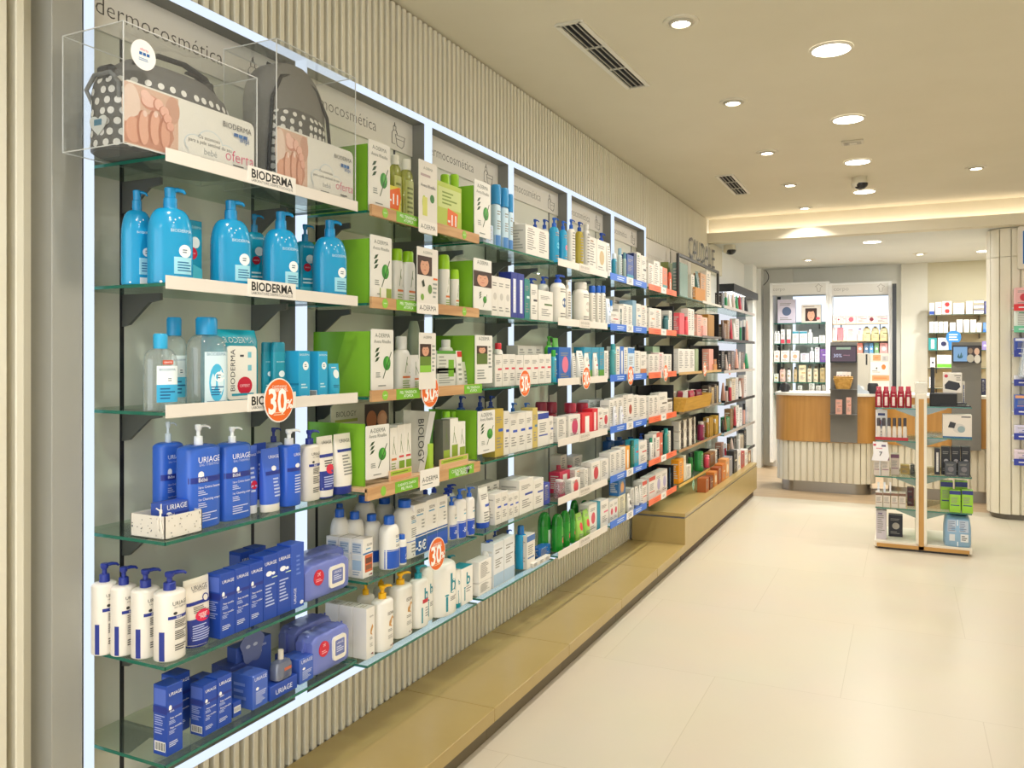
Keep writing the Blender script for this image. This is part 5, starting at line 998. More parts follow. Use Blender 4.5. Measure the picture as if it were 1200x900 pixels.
def tb(bay, row, x0, x1, yt, col, cap, desc, st=7, acc='9a9a94', **k):
    k.setdefault('xc', -1.80 if bay >= 3 else -1.825)
    return T(bay, row, x0, x1, yt, col, cap, desc, gen(st, acc) if st is not None else (), **k)
# bay 3
c(2, 0, 566, 578, 263, 'bccbe0', 'pale blue carton below the leaf card', 7, '6f8fc0', n=2, d=.06)
blu = '2f8fc8'
for x0, x1, yt in ((575.5, 586.5, 217), (585, 595.5, 221)): bc(2, 0, x0, x1, yt, 'c4dbe8', blu, 'pale blue bottle with big blue cap', 1, '4f86c4', .3, .92, sh=.05, xc=-1.82)
bc(2, 0, 593.5, 601, 228, 'c4dbe8', blu, 'pale blue bottle with big blue cap', 1, '4f86c4', .3, .92, sh=.05, xc=-1.82)
c(2, 0, 616, 643, 267, CW, 'white twin carton with fine print', 7, 'b5a8a0', n=2, d=.1)
c(2, 0, 603, 616, 262, CG, 'white carton toned grey for shade, rear pair', 7, '9a9a94', d=.09, xf=-1.90, n=2)  # shade is put into the grey of these white cartons
for x0, x1 in ((622, 632), (633, 643)): bp_(2, 0, x0, x1, 257, 'dfe6ea', '1f56bd', 'white bottle with royal blue pump', None, xc=-1.96)
bp_(2, 0, 643.5, 655, 255, '2a9cc8', '1f5fc0', 'bright teal-blue pump bottle', 3, '5fc0dc', .2, rough=.15)
c(2, 1, 576, 598.5, 325, CW, 'white carton with grey drops', 3, 'c5c0b8', n=3); c(2, 1, 599, 614.5, 320, '24348c', 'navy carton with white side label', 5, 'd8dcf0', n=2); c(2, 1, 614.8, 621, 327, '1f7f7a', 'teal-green carton', 2, 'cfe6e2'); c(2, 1, 622, 630, 333, CW, 'thin white carton with dark line', 2, '35353a'); c(2, 1, 631, 648, 341, CW, 'white carton with a black and green line', 2, '4a6a2c', n=1)
for x0, x1, yt in ((616, 629, 326), (630, 643, 324)): bp_(2, 1, x0, x1, yt, 'ece8e0', '2456c8', 'white bottle with chunky blue pump, behind white cartons', None, share=.16, xc=-1.90)
c(2, 2, 580, 588.5, 416, CW, 'white carton with red print', 2, 'd0384a'); c(2, 2, 588.8, 604, 415, CW, 'white carton with red print', 2, 'd0384a', n=2); c(2, 2, 604.3, 613.5, 416, CW, 'white carton with red print', 2, 'd0384a'); c(2, 2, 613.8, 631, 416, CW, 'white carton with red print', 2, 'd0384a', n=2); c(2, 2, 631.3, 646, 415, CW, 'white carton with red print', 2, 'd0384a', n=2)
c(2, 2, 607, 636, 405, 'd6d2ca', 'greyish carton of the rear row', 7, n=3, xf=-1.88)
bc(2, 2, 578.5, 589, 402, 'f0ece4', 'd9303a', 'white bottle with red cap', None, share=.14, xc=-1.86)
bp_(2, 2, 638, 648, 394, '58b43a', '4aa82c', 'fresh green pump bottle', None, xc=-1.87); bc(2, 2, 645, 652, 410, '39a9c0', '3aa83a', 'turquoise bottle with green cap', 7, 'bfe4ea', xc=-1.81)
c(2, 3, 580, 590, 479, 'c3a94a', 'mustard carton with blue band', 2, '2a5fc0'); c(2, 3, 590.3, 597, 482, CW, 'white carton with blue band', 2, '2b50b8'); c(2, 3, 597.3, 616, 484, CW, 'white carton with blue band', 2, '2b50b8', n=2); c(2, 3, 616.3, 624, 482, CW, 'white carton with blue band', 2, '2b50b8'); c(2, 3, 624.3, 630, 478, 'cdb768', 'pale gold carton', 2, '4f7fa0'); c(2, 3, 630.3, 643, 483, CW, 'white carton with two navy bands', 4, '2b46a0'); c(2, 3, 643.3, 648.5, 488, CW, 'white carton, shorter, with navy band', 2, '2b46a0')
for x0, x1 in ((596, 606), (611, 621)): bp_(2, 3, x0, x1, 472, 'f0ece4', '1f72d0', 'white bottle with bright blue pump, behind cartons', None, xc=-1.885)
for x0, x1 in ((628, 640), (640, 652)): bc(2, 3, x0, x1, 471, 'a83248', '8f1f38', 'dark red jar-shaped bottle, back row', None, share=.3, wd=.9, xc=-1.93)
for x0, x1 in ((512, 524), (535, 546), (548, 558)): bp_(1, 3, x0 + 22, x1 + 22, 464, '2f56b0', '1f44a4', 'blue pump bottle at the very back', None, xc=-2.03 + .0)
tb(2, 4, 559, 572, 571, 'f0ece4', '2253c4', 'large white tube with blue band and cap', 2, '2b50b8', caph=.14); tb(2, 4, 571, 580, 594, 'f0ece4', 'e8e4dc', 'small white tube with blue band', 2, '2b50b8')
c(2, 4, 580, 595, 577, CW, 'low white carton with blue band', 2, '2b50b8', n=2); c(2, 4, 595.3, 608, 577, CW, 'low white carton with blue band', 2, '2b50b8', n=2); c(2, 4, 608.5, 625, 561, CW, 'large white carton with long navy band', 2, '2b46a0', d=.12); c(2, 4, 625.3, 637, 561, CW, 'large white carton with long navy band', 2, '2b46a0', d=.09); c(2, 4, 637.3, 644.5, 566, '2b3f9c', 'navy carton with white lettering', 7, 'e8eaf4')
c(2, 4, 560, 585, 566, 'dcd8d0', 'grey-white carton of the rear row', 7, n=3, xf=-1.88)
bp_(2, 5, 565, 578, 633, 'f0ece4', '1d50b4', 'white bottle with blue pump', 1, '9fb9d6', xc=-1.83); c(2, 5, 578.5, 590.5, 635, 'e4e6e8', 'tall pale carton with ice-blue foot', 1, 'a9c4dc'); c(2, 5, 590.8, 603, 629, 'e4e6e8', 'tall pale carton with ice-blue foot', 1, 'a9c4dc')
for x0, x1 in ((575, 585), (590, 600)): bp_(2, 5, x0, x1, 621, 'e8e8e6', '1d50b4', 'white bottle with blue pump, behind pale cartons', None, xc=-1.90)
B(2, 5, 603.5, 617, 616, '1fa0d4', ('ovalcap', '1b6fb8', .2, .6), 'bright blue spray can', gen(7, 'bfe4f4'), name='spray_can', q=1, sh=.06, neck=.7, rough=.2)
c(2, 5, 617.5, 627, 626, CW, 'white carton with two blue lines', 4, '3f6fb0'); B(2, 5, 630, 646, 600, '1f8a2c', ('dome', '1c7a26', .34), 'green dome-capped bottle above a blue pack', gen(5, 'd9e8e0'), name='bottle', q=.7, sh=.04, xc=-1.87, rough=.15, z0=.0)
c(2, 5, 632, 645, 640, '2f6cc0', 'blue shrink-wrapped pack', 7, '9fc4ee', d=.05, rough=.12, xf=-1.82); c(2, 5, 625, 645, 655, CW, 'low white carton in front of the blue pack', 7, '3f6fb0', n=3, d=.03, xf=-1.768)
# bay 4
bp_(3, 0, 655, 664.5, 259, '2a9cc8', '1f5fc0', 'teal-blue pump bottle with pink spot', 3, 'e0687c', rough=.15); bp_(3, 0, 664.5, 674, 257, 'ece6da', '1f5fc0', 'cream bottle with royal blue pump'); bp_(3, 0, 674, 683.5, 260, 'b3a23c', '1f4fa8', 'golden oil bottle with blue pump', 7, '8f8030', rough=.12); bc(3, 0, 682.5, 691, 263, 'd8d6d0', 'd4d2cc', 'greyish clear bottle', 7, share=.12)
c(3, 0, 690, 699, 278, CW, 'white carton with brown print', 7, 'a58a70'); c(3, 0, 699.5, 710.5, 282, CW, 'white carton with beige block', 3, 'c2a878'); bp_(3, 0, 699, 710, 273, 'f0ece4', '1f4fb8', 'white bottle with blue pump, behind the cartons', None, xc=-1.90); tb(3, 0, 709.5, 715, 285, 'f2efe8', 'f2efe8', 'white tube at the rail end')
bp_(3, 1, 645, 662.5, 322, 'ece6da', '2456c8', 'broad cream bottle with blue pump and label', 3, '3f5f8a', .17, xc=-1.81); bp_(3, 1, 660, 669, 328, 'eae4da', 'e4ddd2', 'cream pump bottle', 7, 'b09a88', xc=-1.83); bc(3, 1, 671, 690, 331, 'ece6da', 'e2dcd2', 'widest cream bottle with framed label', 3, 'c9c0b4', .16, .6, xc=-1.815)
for x0, x1 in ((690, 697.5), (697, 704), (703, 709.5)): bc(3, 1, x0, x1, 335, 'ece6da', '1f5fc0', 'cream bottle with blue cap', 7, 'a8a098', .17, .8, sh=.08)
tb(3, 1, 709, 715, 350, 'dfe8f4', '1f6fc0', 'little white and blue tube', 2, '2b7fc8')
c(3, 2, 655, 669, 407, '2a66b4', 'blue carton with pink spot', 3, 'e0708c', n=1); tb(3, 2, 646.8, 654.5, 396, '5fc03a', '3a9ac8', 'green-topped tube', None, xc=-1.86); tb(3, 2, 669.5, 674, 414, 'eeeae2', '4f9a2c', 'narrow white tube'); tb(3, 2, 674, 684, 411, 'f2efe8', 'f2efe8', 'white tube'); c(3, 2, 684.5, 702, 407, '2a8fb0', 'teal carton with green foot and red stripe', 1, '58962c', n=2); c(3, 2, 702.3, 708, 407, '2a8fb0', 'teal carton with green foot and red stripe', 1, '58962c'); c(3, 2, 708.3, 713, 411, CW, 'white carton by the rail end', 7)
for x0, x1 in ((684, 690), (694, 700)): tb(3, 2, x0, x1, 414, 'efeae2', 'c8283c', 'white and red tube before teal cartons', 2, 'c8283c', xc=-1.778)
c(3, 3, 653, 663.5, 489, CW, 'white carton', 7); c(3, 3, 666.5, 680, 486, CW, 'white carton with crimson spot', 3, 'c8406a'); c(3, 3, 682, 694, 484, 'd9303c', 'red carton with white window', 5, 'f2efe8'); c(3, 3, 694.3, 700.5, 479, 'd42a3a', 'tall red carton', 5, 'f2d8d4'); c(3, 3, 700.8, 706, 478, CW, 'white carton with red edge', 2, 'c8283c'); c(3, 3, 706.3, 713.5, 479, CW, 'white carton with red medallion', 3, 'c83a4a')
for x0, x1 in ((662, 674), (676, 688)): bc(3, 3, x0, x1, 472, 'c8405a', 'b82a48', 'crimson round-capped bottle, behind', None, share=.3, wd=.95, xc=-1.90)
c(3, 3, 690, 706, 468, 'd5d8da', 'silver-grey carton of the back row', 7, n=2, xf=-1.93)
bc(3, 4, 649, 662, 562, 'cdbfc0', 'e0d8d4', 'clear rounded bottle with red base', 1, 'a8485a', .1, .6, trans=clear('pinkish_clear', 'efe0e2', .2, .25, 'e4ccd2')); c(3, 4, 656, 668, 552, 'c8284c', 'crimson carton with white spine', 5, 'f2efe8', xf=-1.85); bc(3, 4, 651, 658, 545, 'c8385a', 'b82a48', 'crimson bottle, behind', None, xc=-1.93)
c(3, 4, 669.5, 680, 561, CW, 'low white carton with red clover', 3, 'd8404a', d=.04, xf=-1.77); c(3, 4, 674, 685, 549, CW, 'white carton with orange flap', 7, 'e0a060', xf=-1.82); c(3, 4, 685.3, 689, 549, CW, 'thin white carton', 7); c(3, 4, 693, 703.5, 541, CW, 'white carton with red drop', 3, 'c8404a'); c(3, 4, 704, 713, 538, CW, 'white carton with fine print', 7, n=1)
c(3, 4, 657, 664, 533, 'd9d2c6', 'greyish small carton, rear', 7, xf=-1.95); c(3, 4, 672, 682, 534, 'e4ded4', 'cream small carton, rear', 7, xf=-1.93); bc(3, 4, 664, 671, 545, 'd8405a', 'c02a48', 'red-capped bottle, behind', None, xc=-1.90)
DG = '1f8a2a'
for x0, x1, yt, xc in ((646, 660, 602, -1.805), (656, 668, 598, -1.81), (665, 674, 596, -1.81)): B(3, 5, x0, x1, yt, DG, ('dome', '1c7a24', .30), 'dark green dome-capped bottle with red spot', [('c', .16, .42, .2, 'd8404a'), ('r', -.1, .4, .6, .92, '4fa83a')], name='bottle', q=.75, sh=.03, xc=xc, rough=.12)
for x0, x1 in ((668, 678), (680, 690)): B(3, 5, x0, x1, 586, DG, ('dome', '1c7a24', .30), 'dark green dome-capped bottle, behind', (), name='bottle', q=.75, sh=.03, xc=-1.90, rough=.12)
for x0, x1, yt in ((673, 682, 601), (681.5, 690, 597)): tb(3, 5, x0, x1, yt, '9ccf5a', '8cc04a', 'light green tube with red spot', 3, 'd8404a')
c(3, 5, 690.5, 699.5, 590, CW, 'white carton with red medallion', 3, 'd0485a', n=1); c(3, 5, 699.8, 703.5, 588, '1f8fa8', 'thin teal carton', None); c(3, 5, 703.8, 713, 586, CW, 'white carton with pink print', 2, 'e0708c')
# bay 5
bc(4, 0, 716.5, 723, 297, '2a90b0', 'dfe8ee', 'teal bottle with white cap', 7, 'a8d8e4'); bc(4, 0, 723.5, 729, 291, 'c9d6d4', '8fb4c8', 'tall pale clear bottle', 7); bc(4, 0, 729.5, 734, 296, '9fb4b0', '5f8f9c', 'slim sea-green bottle', 7); c(4, 0, 735, 742.5, 299, '2a4f9c', 'blue and teal carton', 1, '1f90b0', n=1); c(4, 0, 742.8, 746, 297, '1d2c5c', 'thin navy carton', None); c(4, 0, 746.3, 751, 296, CW, 'white carton with green print', 7, '6a9a6a'); c(4, 0, 751.3, 757.5, 300, CW, 'white carton with black line', 2, '3a3a3a')
bc(4, 1, 714, 718, 352, 'dfe8f4', '2f7fd0', 'white and blue small bottle', 2, '2b7fc8'); c(4, 1, 714.5, 725, 365, CW, 'low white carton with tiny red marks', 2, 'c8484a', n=1); c(4, 1, 725.3, 730, 358, CW, 'white carton with dark window', 5, '3d5a54'); c(4, 1, 730.5, 741, 357, CW, 'white carton with grey print', 7, n=2); c(4, 1, 741.3, 745.5, 352, '7fa4ba', 'blue-grey carton', None, d=.1); c(4, 1, 745.8, 751, 356, CW, 'white carton with blue edge', 2, '4f86b0'); c(4, 1, 751.3, 758, 358, CW, 'white carton with pink print', 7, 'd0a090')
c(4, 1, 719, 735, 349, 'd5d2ca', 'greyish carton of the rear row', 7, n=2, xf=-1.90)
bc(4, 2, 714.5, 722, 403, '4aa0a4', '36949c', 'sea-green bottle', 7, '8fc4c4', .16); c(4, 2, 722.3, 726.5, 406, CW, 'white carton with blue dots', 7, '5f8fd0'); c(4, 2, 726.8, 731, 406, '2f6fc8', 'blue carton with white panel', 5, 'f0eee8'); c(4, 2, 731.3, 735.5, 407, CW, 'white carton', 7); c(4, 2, 736, 743.5, 407, 'cfe0ee', 'white carton with bold blue marks', 4, '2f7fc8'); c(4, 2, 744, 750, 411, CW, 'plain white carton', 7); c(4, 2, 750.5, 757.5, 412, CW, 'white carton with black and orange foot', 1, 'c87a4a')
for i, (x0, x1, yt) in enumerate(((714.5, 719, 469), (719.3, 724, 467), (724.3, 730, 466), (730.3, 735, 463), (735.3, 742, 462), (742.3, 748, 463), (748.3, 757.5, 464))): c(4, 3, x0, x1, yt, CW, ('white carton with red square' if i == 4 else 'slim white carton'), 3 if i == 4 else 7, 'a84a3a' if i == 4 else 'a8a49c')
for x0, x1 in ((718, 722), (726, 730)): tb(4, 3, x0, x1, 476, 'e4e6ee', 'e0708c', 'tiny tube before the slim cartons', 2, '8f8fd0', xc=-1.775)
for x0, x1 in ((699, 711), (712, 724), (725, 737)): bc(4, 4, x0 + 8, x1 + 8, 512, '1f5596', '1d4a88', 'navy-blue square bottle, back row', 3, 'e0763a', .1, .4, xc=-1.95, n=4, sh=.06)
c(4, 4, 715, 727, 529, CW, 'low white carton with grey print', 7, n=2, d=.08); c(4, 4, 727.3, 733, 524, CW, 'white carton beside orange edge', 7); c(4, 4, 733.3, 738, 523, 'f0a030', 'orange and white carton', 5, 'f2ece0'); bc(4, 4, 738, 743.5, 516, '2f7f6a', '2a6f5a', 'dark green bottle', 7); c(4, 4, 743.3, 748.5, 515, '2fa8c0', 'turquoise carton with red tag', 2, 'd8485a'); c(4, 4, 748.8, 758, 517, CW, 'white carton with red line', 2, 'c83a3a')
bp_(4, 4, 747, 755, 508, '2a62c8', '1f56c8', 'blue pump bottle, behind', None, xc=-1.90)
c(4, 5, 714.5, 724, 586, CW, 'white carton with crimson patch', 3, 'd0405a', n=2); c(4, 5, 725, 733, 580, 'd8d2b4', 'cream carton under a blue box', 7, '8f8a6a'); c(4, 5, 725, 733, 562, '2a6aa8', 'blue box with orange window, stacked', 3, 'e0a060', z0=Zat(580, -1.785, Yat(729, -1.785)) - SHELF[4, 5] + .001); tb(4, 5, 734, 739, 578, 'f0ece4', 'f0ece4', 'white tube with black dot', 3, '3a3a3a'); c(4, 5, 739.3, 743, 572, CG, 'silver carton', 7); tb(4, 5, 743, 748, 570, 'f0ece4', '7f96d0', 'white tube with violet cap', 7); tb(4, 5, 748, 752.5, 568, 'f0ece4', '7f96d0', 'white tube with violet cap', 7); c(4, 5, 752.8, 758, 563, CW, 'white carton with red squares', 4, 'c8483a')
# bay 6
c(5, 0, 760, 766, 309, CW, 'tall white carton with pink print', 7, 'd89a8c'); c(5, 0, 766.3, 773, 306, CW, 'tall white carton', 7); c(5, 0, 773.3, 776.5, 312, CW, 'thin white carton', 7); c(5, 0, 776.8, 782, 314, 'e08060', 'orange and teal carton', 1, '4f9a9c'); B(5, 0, 782, 787, 319, 'ee6a48', ('dome', 'e05a3c', .2), 'orange dome-topped bottle', (), name='bottle', q=.8); bc(5, 0, 785.5, 788.5, 327, 'f0e8dc', 'f0e8dc', 'little white bottle', None); c(5, 0, 783, 793, 308, '8f9a58', 'olive green carton, behind', None, xf=-1.92)
c(5, 1, 761, 767.5, 361, CW, 'white carton with orange line', 2, 'e0a070'); c(5, 1, 767.8, 775, 362, CW, 'white carton with pink print', 7, 'd8a090'); bc(5, 1, 776.5, 784, 370, '4f7f84', '3f6f74', 'grey-teal bottle with white label', 5, 'e0e8e8', .12); c(5, 1, 784.5, 791, 364, CW, 'white carton with green mark', 7, '7f9a7a')
c(5, 2, 760.5, 772, 415, CW, 'white carton with grey print', 7, n=2); c(5, 2, 772.3, 777.5, 413, 'eed8d4', 'pale pink carton', 7, 'd87a8c'); c(5, 2, 777.8, 790, 415, CW, 'white carton with grey print', 7, n=2); c(5, 2, 765, 773, 406, 'a8c4a4', 'mint carton, behind', None, xf=-1.87)
c(5, 3, 760.5, 771.5, 464, CW, 'white carton with dark mark', 7, '6a6660', n=2); c(5, 3, 771.8, 782, 460, CW, 'white carton with dark rose mark', 2, '55504c', n=1); c(5, 3, 782.3, 792, 467, CW, 'white carton, shorter, with black lines', 4, '4a4642', n=1)
bc(5, 4, 760.5, 765, 513, 'f0ece4', '2f8a6a', 'white bottle with dark green cap', 7, '4a4a4a'); c(5, 4, 765.3, 769, 509, CW, 'slim white carton with black line', 5, '55555a'); c(5, 4, 769.3, 773, 506, CW, 'slim white carton with red top', 4, 'c8483a'); c(5, 4, 773.3, 776.5, 507, 'd86a50', 'coral carton', 2, 'f0e4dc'); bc(5, 4, 776.8, 783.5, 502, '3a8f84', '2f9c98', 'teal bottle with teal cap', 7, 'd8a080', .16); c(5, 4, 784, 788, 505, CW, 'slim white carton', 7)
c(5, 5, 760.5, 768, 558, CW, 'white carton with red squares', 4, 'c8483a'); c(5, 5, 768.3, 782, 552, CW, 'white carton with violet ring', 3, 'a8a0c4', n=2); bc(5, 5, 783.5, 788, 548, '2a4a62', '3f5f74', 'dark petrol bottle with grey cap', 7, '7f9aa8'); bc(5, 5, 788, 792, 546, '2a4a62', 'c0c8cc', 'dark petrol bottle with pale cap', 7, '7f9aa8'); bc(5, 5, 769, 774, 548, 'c8562f', 'b84a28', 'rust-red bottle, behind', None, xc=-1.86)
# dark boards at the far end of the shelves
def end_board(bay, row, yt, y1, wid):
    z = SHELF[bay, row] + .0006; h = Zat(yt, -1.79, y1) - z; o = empty('display_board', (-1.97, y1, z)); b = MB(); b.box(-.012, .0, -wid, 0, 0, h, '17171a', .002); b.build('board', o); b = MB(); b.box(0, .19, -.010, 0, 0, h, '17171a'); b.build('return_panel', o)
    reg(o, plc(bay, row), 'black display board', 'display board', 0)
for row, yt in ((1, 359), (2, 405), (3, 451), (4, 499), (5, 545)): end_board(5, row, yt, 6.885, .4)

# ================================================================ BLACK-FRAMED BAY (6) and MAKE-UP TOWER (7)
BAYN += ['black-framed bay', 'make-up tower']
for i, (y0, y1) in enumerate(((6.93, 7.75), (7.79, 8.6))):
    root = empty('header_board', (0, 0, 0)); b = MB(); header_mesh(b, y0, y1, 2.42, 2.69, -2.04, 'c9c2b6'); b.build('printed_panel', root, smooth=False)
    b = MB(); b.box(-2.072, -2.044, y0 + .02, y1 - .02, 2.44, 2.67, 'c9c4b4'); b.build('batten', root, smooth=False); tag(root, 'pale header board, %s after the light-framed units' % ORD[i], 'sign board', 'pale header boards')
y0, y1 = 6.95, 8.78
for row in range(6):
    z = ROWZ[row]; root = empty('glass_shelf', (0, 0, 0)); glass_parts(root, -2.07, SHX, y0, y1 - .02, z)
    for s in (y0 + .2, (y0 + y1) / 2, y1 - .2): bracket(root, s, z, -2.072)
    m = ('d8d2c4', '6f6a66', 'c9a46a', '8a8478', 'a8835a', 'd9b45c')[row]
    b = rail(root, (y0 + y1) / 2 + .0 if row < 2 else y0, y1 - .03, z - .012, z + .012, m); b.build('price_rail', root)
    tag(root, 'glass shelf with plain edge, %s in the black-framed bay' % ROWN[row], 'shelf', 'glass wall shelves'); SHELF[6, row] = z
xf = -1.80; yl, yr = Yat(794, xf), Yat(841.5, xf); zt = Zat(296.5, xf, yl)
root = empty('brand_frame', (xf, yl, SHELF[6, 0] + .0006)); b = MB(); h = zt - SHELF[6, 0]; W = yr - yl
b.box(-.012, .012, 0, .024, 0, h, '3b3a38'); b.box(-.012, .012, W - .024, W, 0, h, '3b3a38'); b.box(-.012, .012, .024, W - .024, h - .024, h, '3b3a38'); b.build('frame_bars', root, smooth=False)
vs2, fs = TXT['CAUDALIE']; lw_ = Yat(837, xf) - Yat(807, xf); asp = max(v[1] for v in vs2) - min(v[1] for v in vs2); ks = .20 / asp / lw_
b = MB(); yc = (Yat(837, xf) + Yat(807, xf)) / 2 - yl; n = len(vs2)
b.add([(.006, yc + x * lw_, h + .105 + y * lw_ * ks) for x, y in vs2] + [(-.006, yc + x * lw_, h + .105 + y * lw_ * ks) for x, y in vs2], [f for f in fs] + [tuple(n + i for i in reversed(f)) for f in fs] , '2c2a28')
b.build('standing_letters', root, smooth=False); tag(root, 'dark metal frame topped by standing brand letters on the highest shelf', 'sign')
for row, yt in ((1, 368), (2, 405), (3, 447), (4, 484), (5, 526)): end_board(6, row, yt, 8.775, .5)
c(6, 0, 797, 806, 309, '8fa8a0', 'sea-green translucent carton', None, rough=.15); tb(6, 0, 813.5, 819.5, 318, '3f6a62', 'e8a04a', 'dark green tube', 7); c(6, 0, 821, 827, 321, 'c89870', 'copper-tinted carton', 7, 'a07850'); c(6, 0, 828, 833, 318, 'e0d8c8', 'cream carton', 7); c(6, 0, 810, 814, 322, 'd9d4c6', 'pale carton', 7); c(6, 0, 815, 826, 338, 'c0802f', 'low amber box', None, xf=-1.757, d=.025)
c(6, 1, 796.5, 802, 367, 'f2606a', 'coral-pink carton', None); bc(6, 1, 801.5, 806.5, 371, 'f2606a', 'e8525c', 'coral-pink bottle', None); c(6, 1, 806.5, 813.5, 362, 'e8e0d6', 'white carton', 7, 'c0a890', n=2); c(6, 1, 817, 823, 369, 'e8b0a0', 'rose carton', 7, 'c87868', n=1); c(6, 1, 823.3, 829, 372, 'e8c4b0', 'peach carton', 7, 'c88868'); c(6, 1, 830, 837, 369, 'a8782f', 'amber-brown carton', None); c(6, 1, 824, 828, 382, 'f0a8a0', 'small pink box', None, xf=-1.765, d=.02)
c(6, 2, 795, 814, 409, 'e6e2da', 'white carton with pencil-thin print', 7, 'b0a8a0', n=3, d=.1); c(6, 2, 815, 818.5, 409, '98a884', 'sage carton', None); c(6, 2, 831, 836, 409, 'e4a090', 'tall pink carton', None); c(6, 2, 837, 841, 421, 'a86a3a', 'brown small box', 7, 'd0a070'); c(6, 2, 837, 842, 427, 'c88a4a', 'low amber box', None, xf=-1.765, d=.02)
# tilted basket of boxes
yb_ = Yat(813, -1.74); root = empty('wicker_tray', (-1.795, yb_, SHELF[6, 3] + .015)); b = MB(); gm = wood('gold_card', 'b98a2c', 'cf9f3c', 'y', 1, .5)
hw = (Yat(831, -1.74) - Yat(797, -1.74)) / 2 * .9
for s, nm in ((-1, 0), (1, 0)): b.prism([(-.13, 0), (.08, 0), (.11, .12), (-.14, .12)], s * hw - .006, s * hw + .006, gm, 'y')
b.prism([(.08, 0), (.09, 0), (.115, .12), (.105, .12)], -hw, hw, gm, 'y'); b.prism([(-.14, .12), (-.13, 0), (-.12, 0), (-.13, .12)], -hw, hw, gm, 'y'); b.box(-.13, .08, -hw, hw, 0, .008, gm); b.build('tray_box', root, smooth=False); b = MB(); b.box(-.14, .11, -hw - .008, -hw + .012, .115, .125, 'd9b45c'); b.box(-.14, .11, hw - .012, hw + .008, .115, .125, 'd9b45c'); b.build('rim', root, smooth=False)
tag(root, 'golden open tray heaped with small boxes on the fourth shelf, black-framed bay', 'tray')
rr = random.Random(5)
for i in range(9):
    fx, fy = (i % 3 - 1) * .06 - .02, (i // 3 - 1) * hw * .52; col = ('e0dcd0', '8f2a40', 'd9d6cc', '6a6a58', 'e4e0d4', 'a83048', 'cfd0c0', 'e8e4da', '7a2038')[i]
    o = put('carton', ('tray', i), carton(.10, .045, .15, col, gen((7, 3, 2)[i % 3], '6a7a5a')), (-1.795 + fx, yb_ + fy, SHELF[6, 3] + .028)); o.rotation_euler = (rr.uniform(-.12, .12), rr.uniform(-.2, .25), rr.uniform(-.3, .3)); reg(o, 'the heaped golden tray', ('dark red' if col in ('8f2a40', 'a83048', '7a2038') else 'pale') + ' small box', 'box', fy + fx * .1)
for i, (x0, x1, yt, col) in enumerate(((830.5, 833.5, 452, '4a4038'), (833.8, 837, 454, 'a8906a'), (837.3, 841, 450, '3a3432'), (841.3, 844, 452, 'b8a078'))): c(6, 3, x0, x1, yt, col, ('dark ' if i % 2 == 0 else 'tan ') + 'carton beside the tray', 7, 'd0c0a0')
z4 = SHELF[6, 4]
for k, yt in enumerate((525 - 11, 503, 491)):
    zz = 0 if k == 0 else Zat((514, 503)[k - 1], -1.785, Yat(805, -1.785)) - z4 + .001
    c(6, 4, 796, 815, yt, 'e6e0d2', ('white carton with black panel, bottom layer', 'white carton with black panel, middle layer', 'white carton with black panel, top layer')[k], 3, '2a2826', n=3, z0=zz)
bc(6, 4, 817, 825.5, 494, '8a1f4a', 'c9c0b8', 'magenta bottle with silver cap', 7, 'd8a0b4', .14); bc(6, 4, 827, 831, 490, 'a87a2c', 'd8d0c0', 'amber bottle with clear cap', 7, 'e0c890', .2); c(6, 4, 832, 836, 489, 'a8812f', 'golden carton', None); bc(6, 4, 836, 840, 491, 'b08838', 'd8d0c0', 'amber bottle with clear cap', 7, 'e0c890', .2); c(6, 4, 840.3, 844, 487, 'c09838', 'golden carton', None)
c(6, 5, 795.5, 801, 538, 'f09a18', 'orange carton', 7, 'f8d080'); c(6, 5, 801.3, 804, 534, 'd8cfb8', 'cream carton, taller', None); c(6, 5, 804.5, 810, 545, 'e4e0d0', 'cream carton, low', 7); bc(6, 5, 806, 812, 531, '2f7f3a', '2a2a2a', 'deep green bottle', None, xc=-1.87)
y = Yat(818.5, -1.82); o = put('jar', ('gj',), jar(appw(813.5, 824.5, -1.82, y, 1), Zat(529, -1.82, y) - SHELF[6, 5], '2f8f44', '2f8f44', gen(7, '8fc89a')), (-1.82, y, SHELF[6, 5] + .0006)); reg(o, plc(6, 5), 'fat green jar', 'jar', y)
bc(6, 5, 825, 831.5, 533, 'e0485c', 'e87a88', 'rose-red bottle', 7, 'f4c0c4', .2, .7); c(6, 5, 832, 838, 530, '8a5a2a', 'brown carton', 7, 'd8b060'); c(6, 5, 838.3, 842, 527, 'e8e0d0', 'white carton with dark mark', 2, '3a3430')
root = empty('price_tag', (-1.745, Yat(812.5, -1.745), Zat(575, -1.745, Yat(812.5, -1.745)))); b = MB(); b.prism([(-.045, .055), (.0, 0), (.05, .055), (.005, .11)], -.001, .001, M_('9fd0b4')); b.art(lambda u, v, e: (.001 + e, u, v), .1, .11, [('l', -.2, .2, .36, .64, 3, '3f8a6a')]); b.build('tag_card', root); b = MB(); b.tube([(0, .005, .1), (-.004, .0, .14)], .002, 'dddddd', 5); b.build('clip', root); tag(root, 'small mint green price tag hanging askew below the bottom glass shelf', 'price tag')
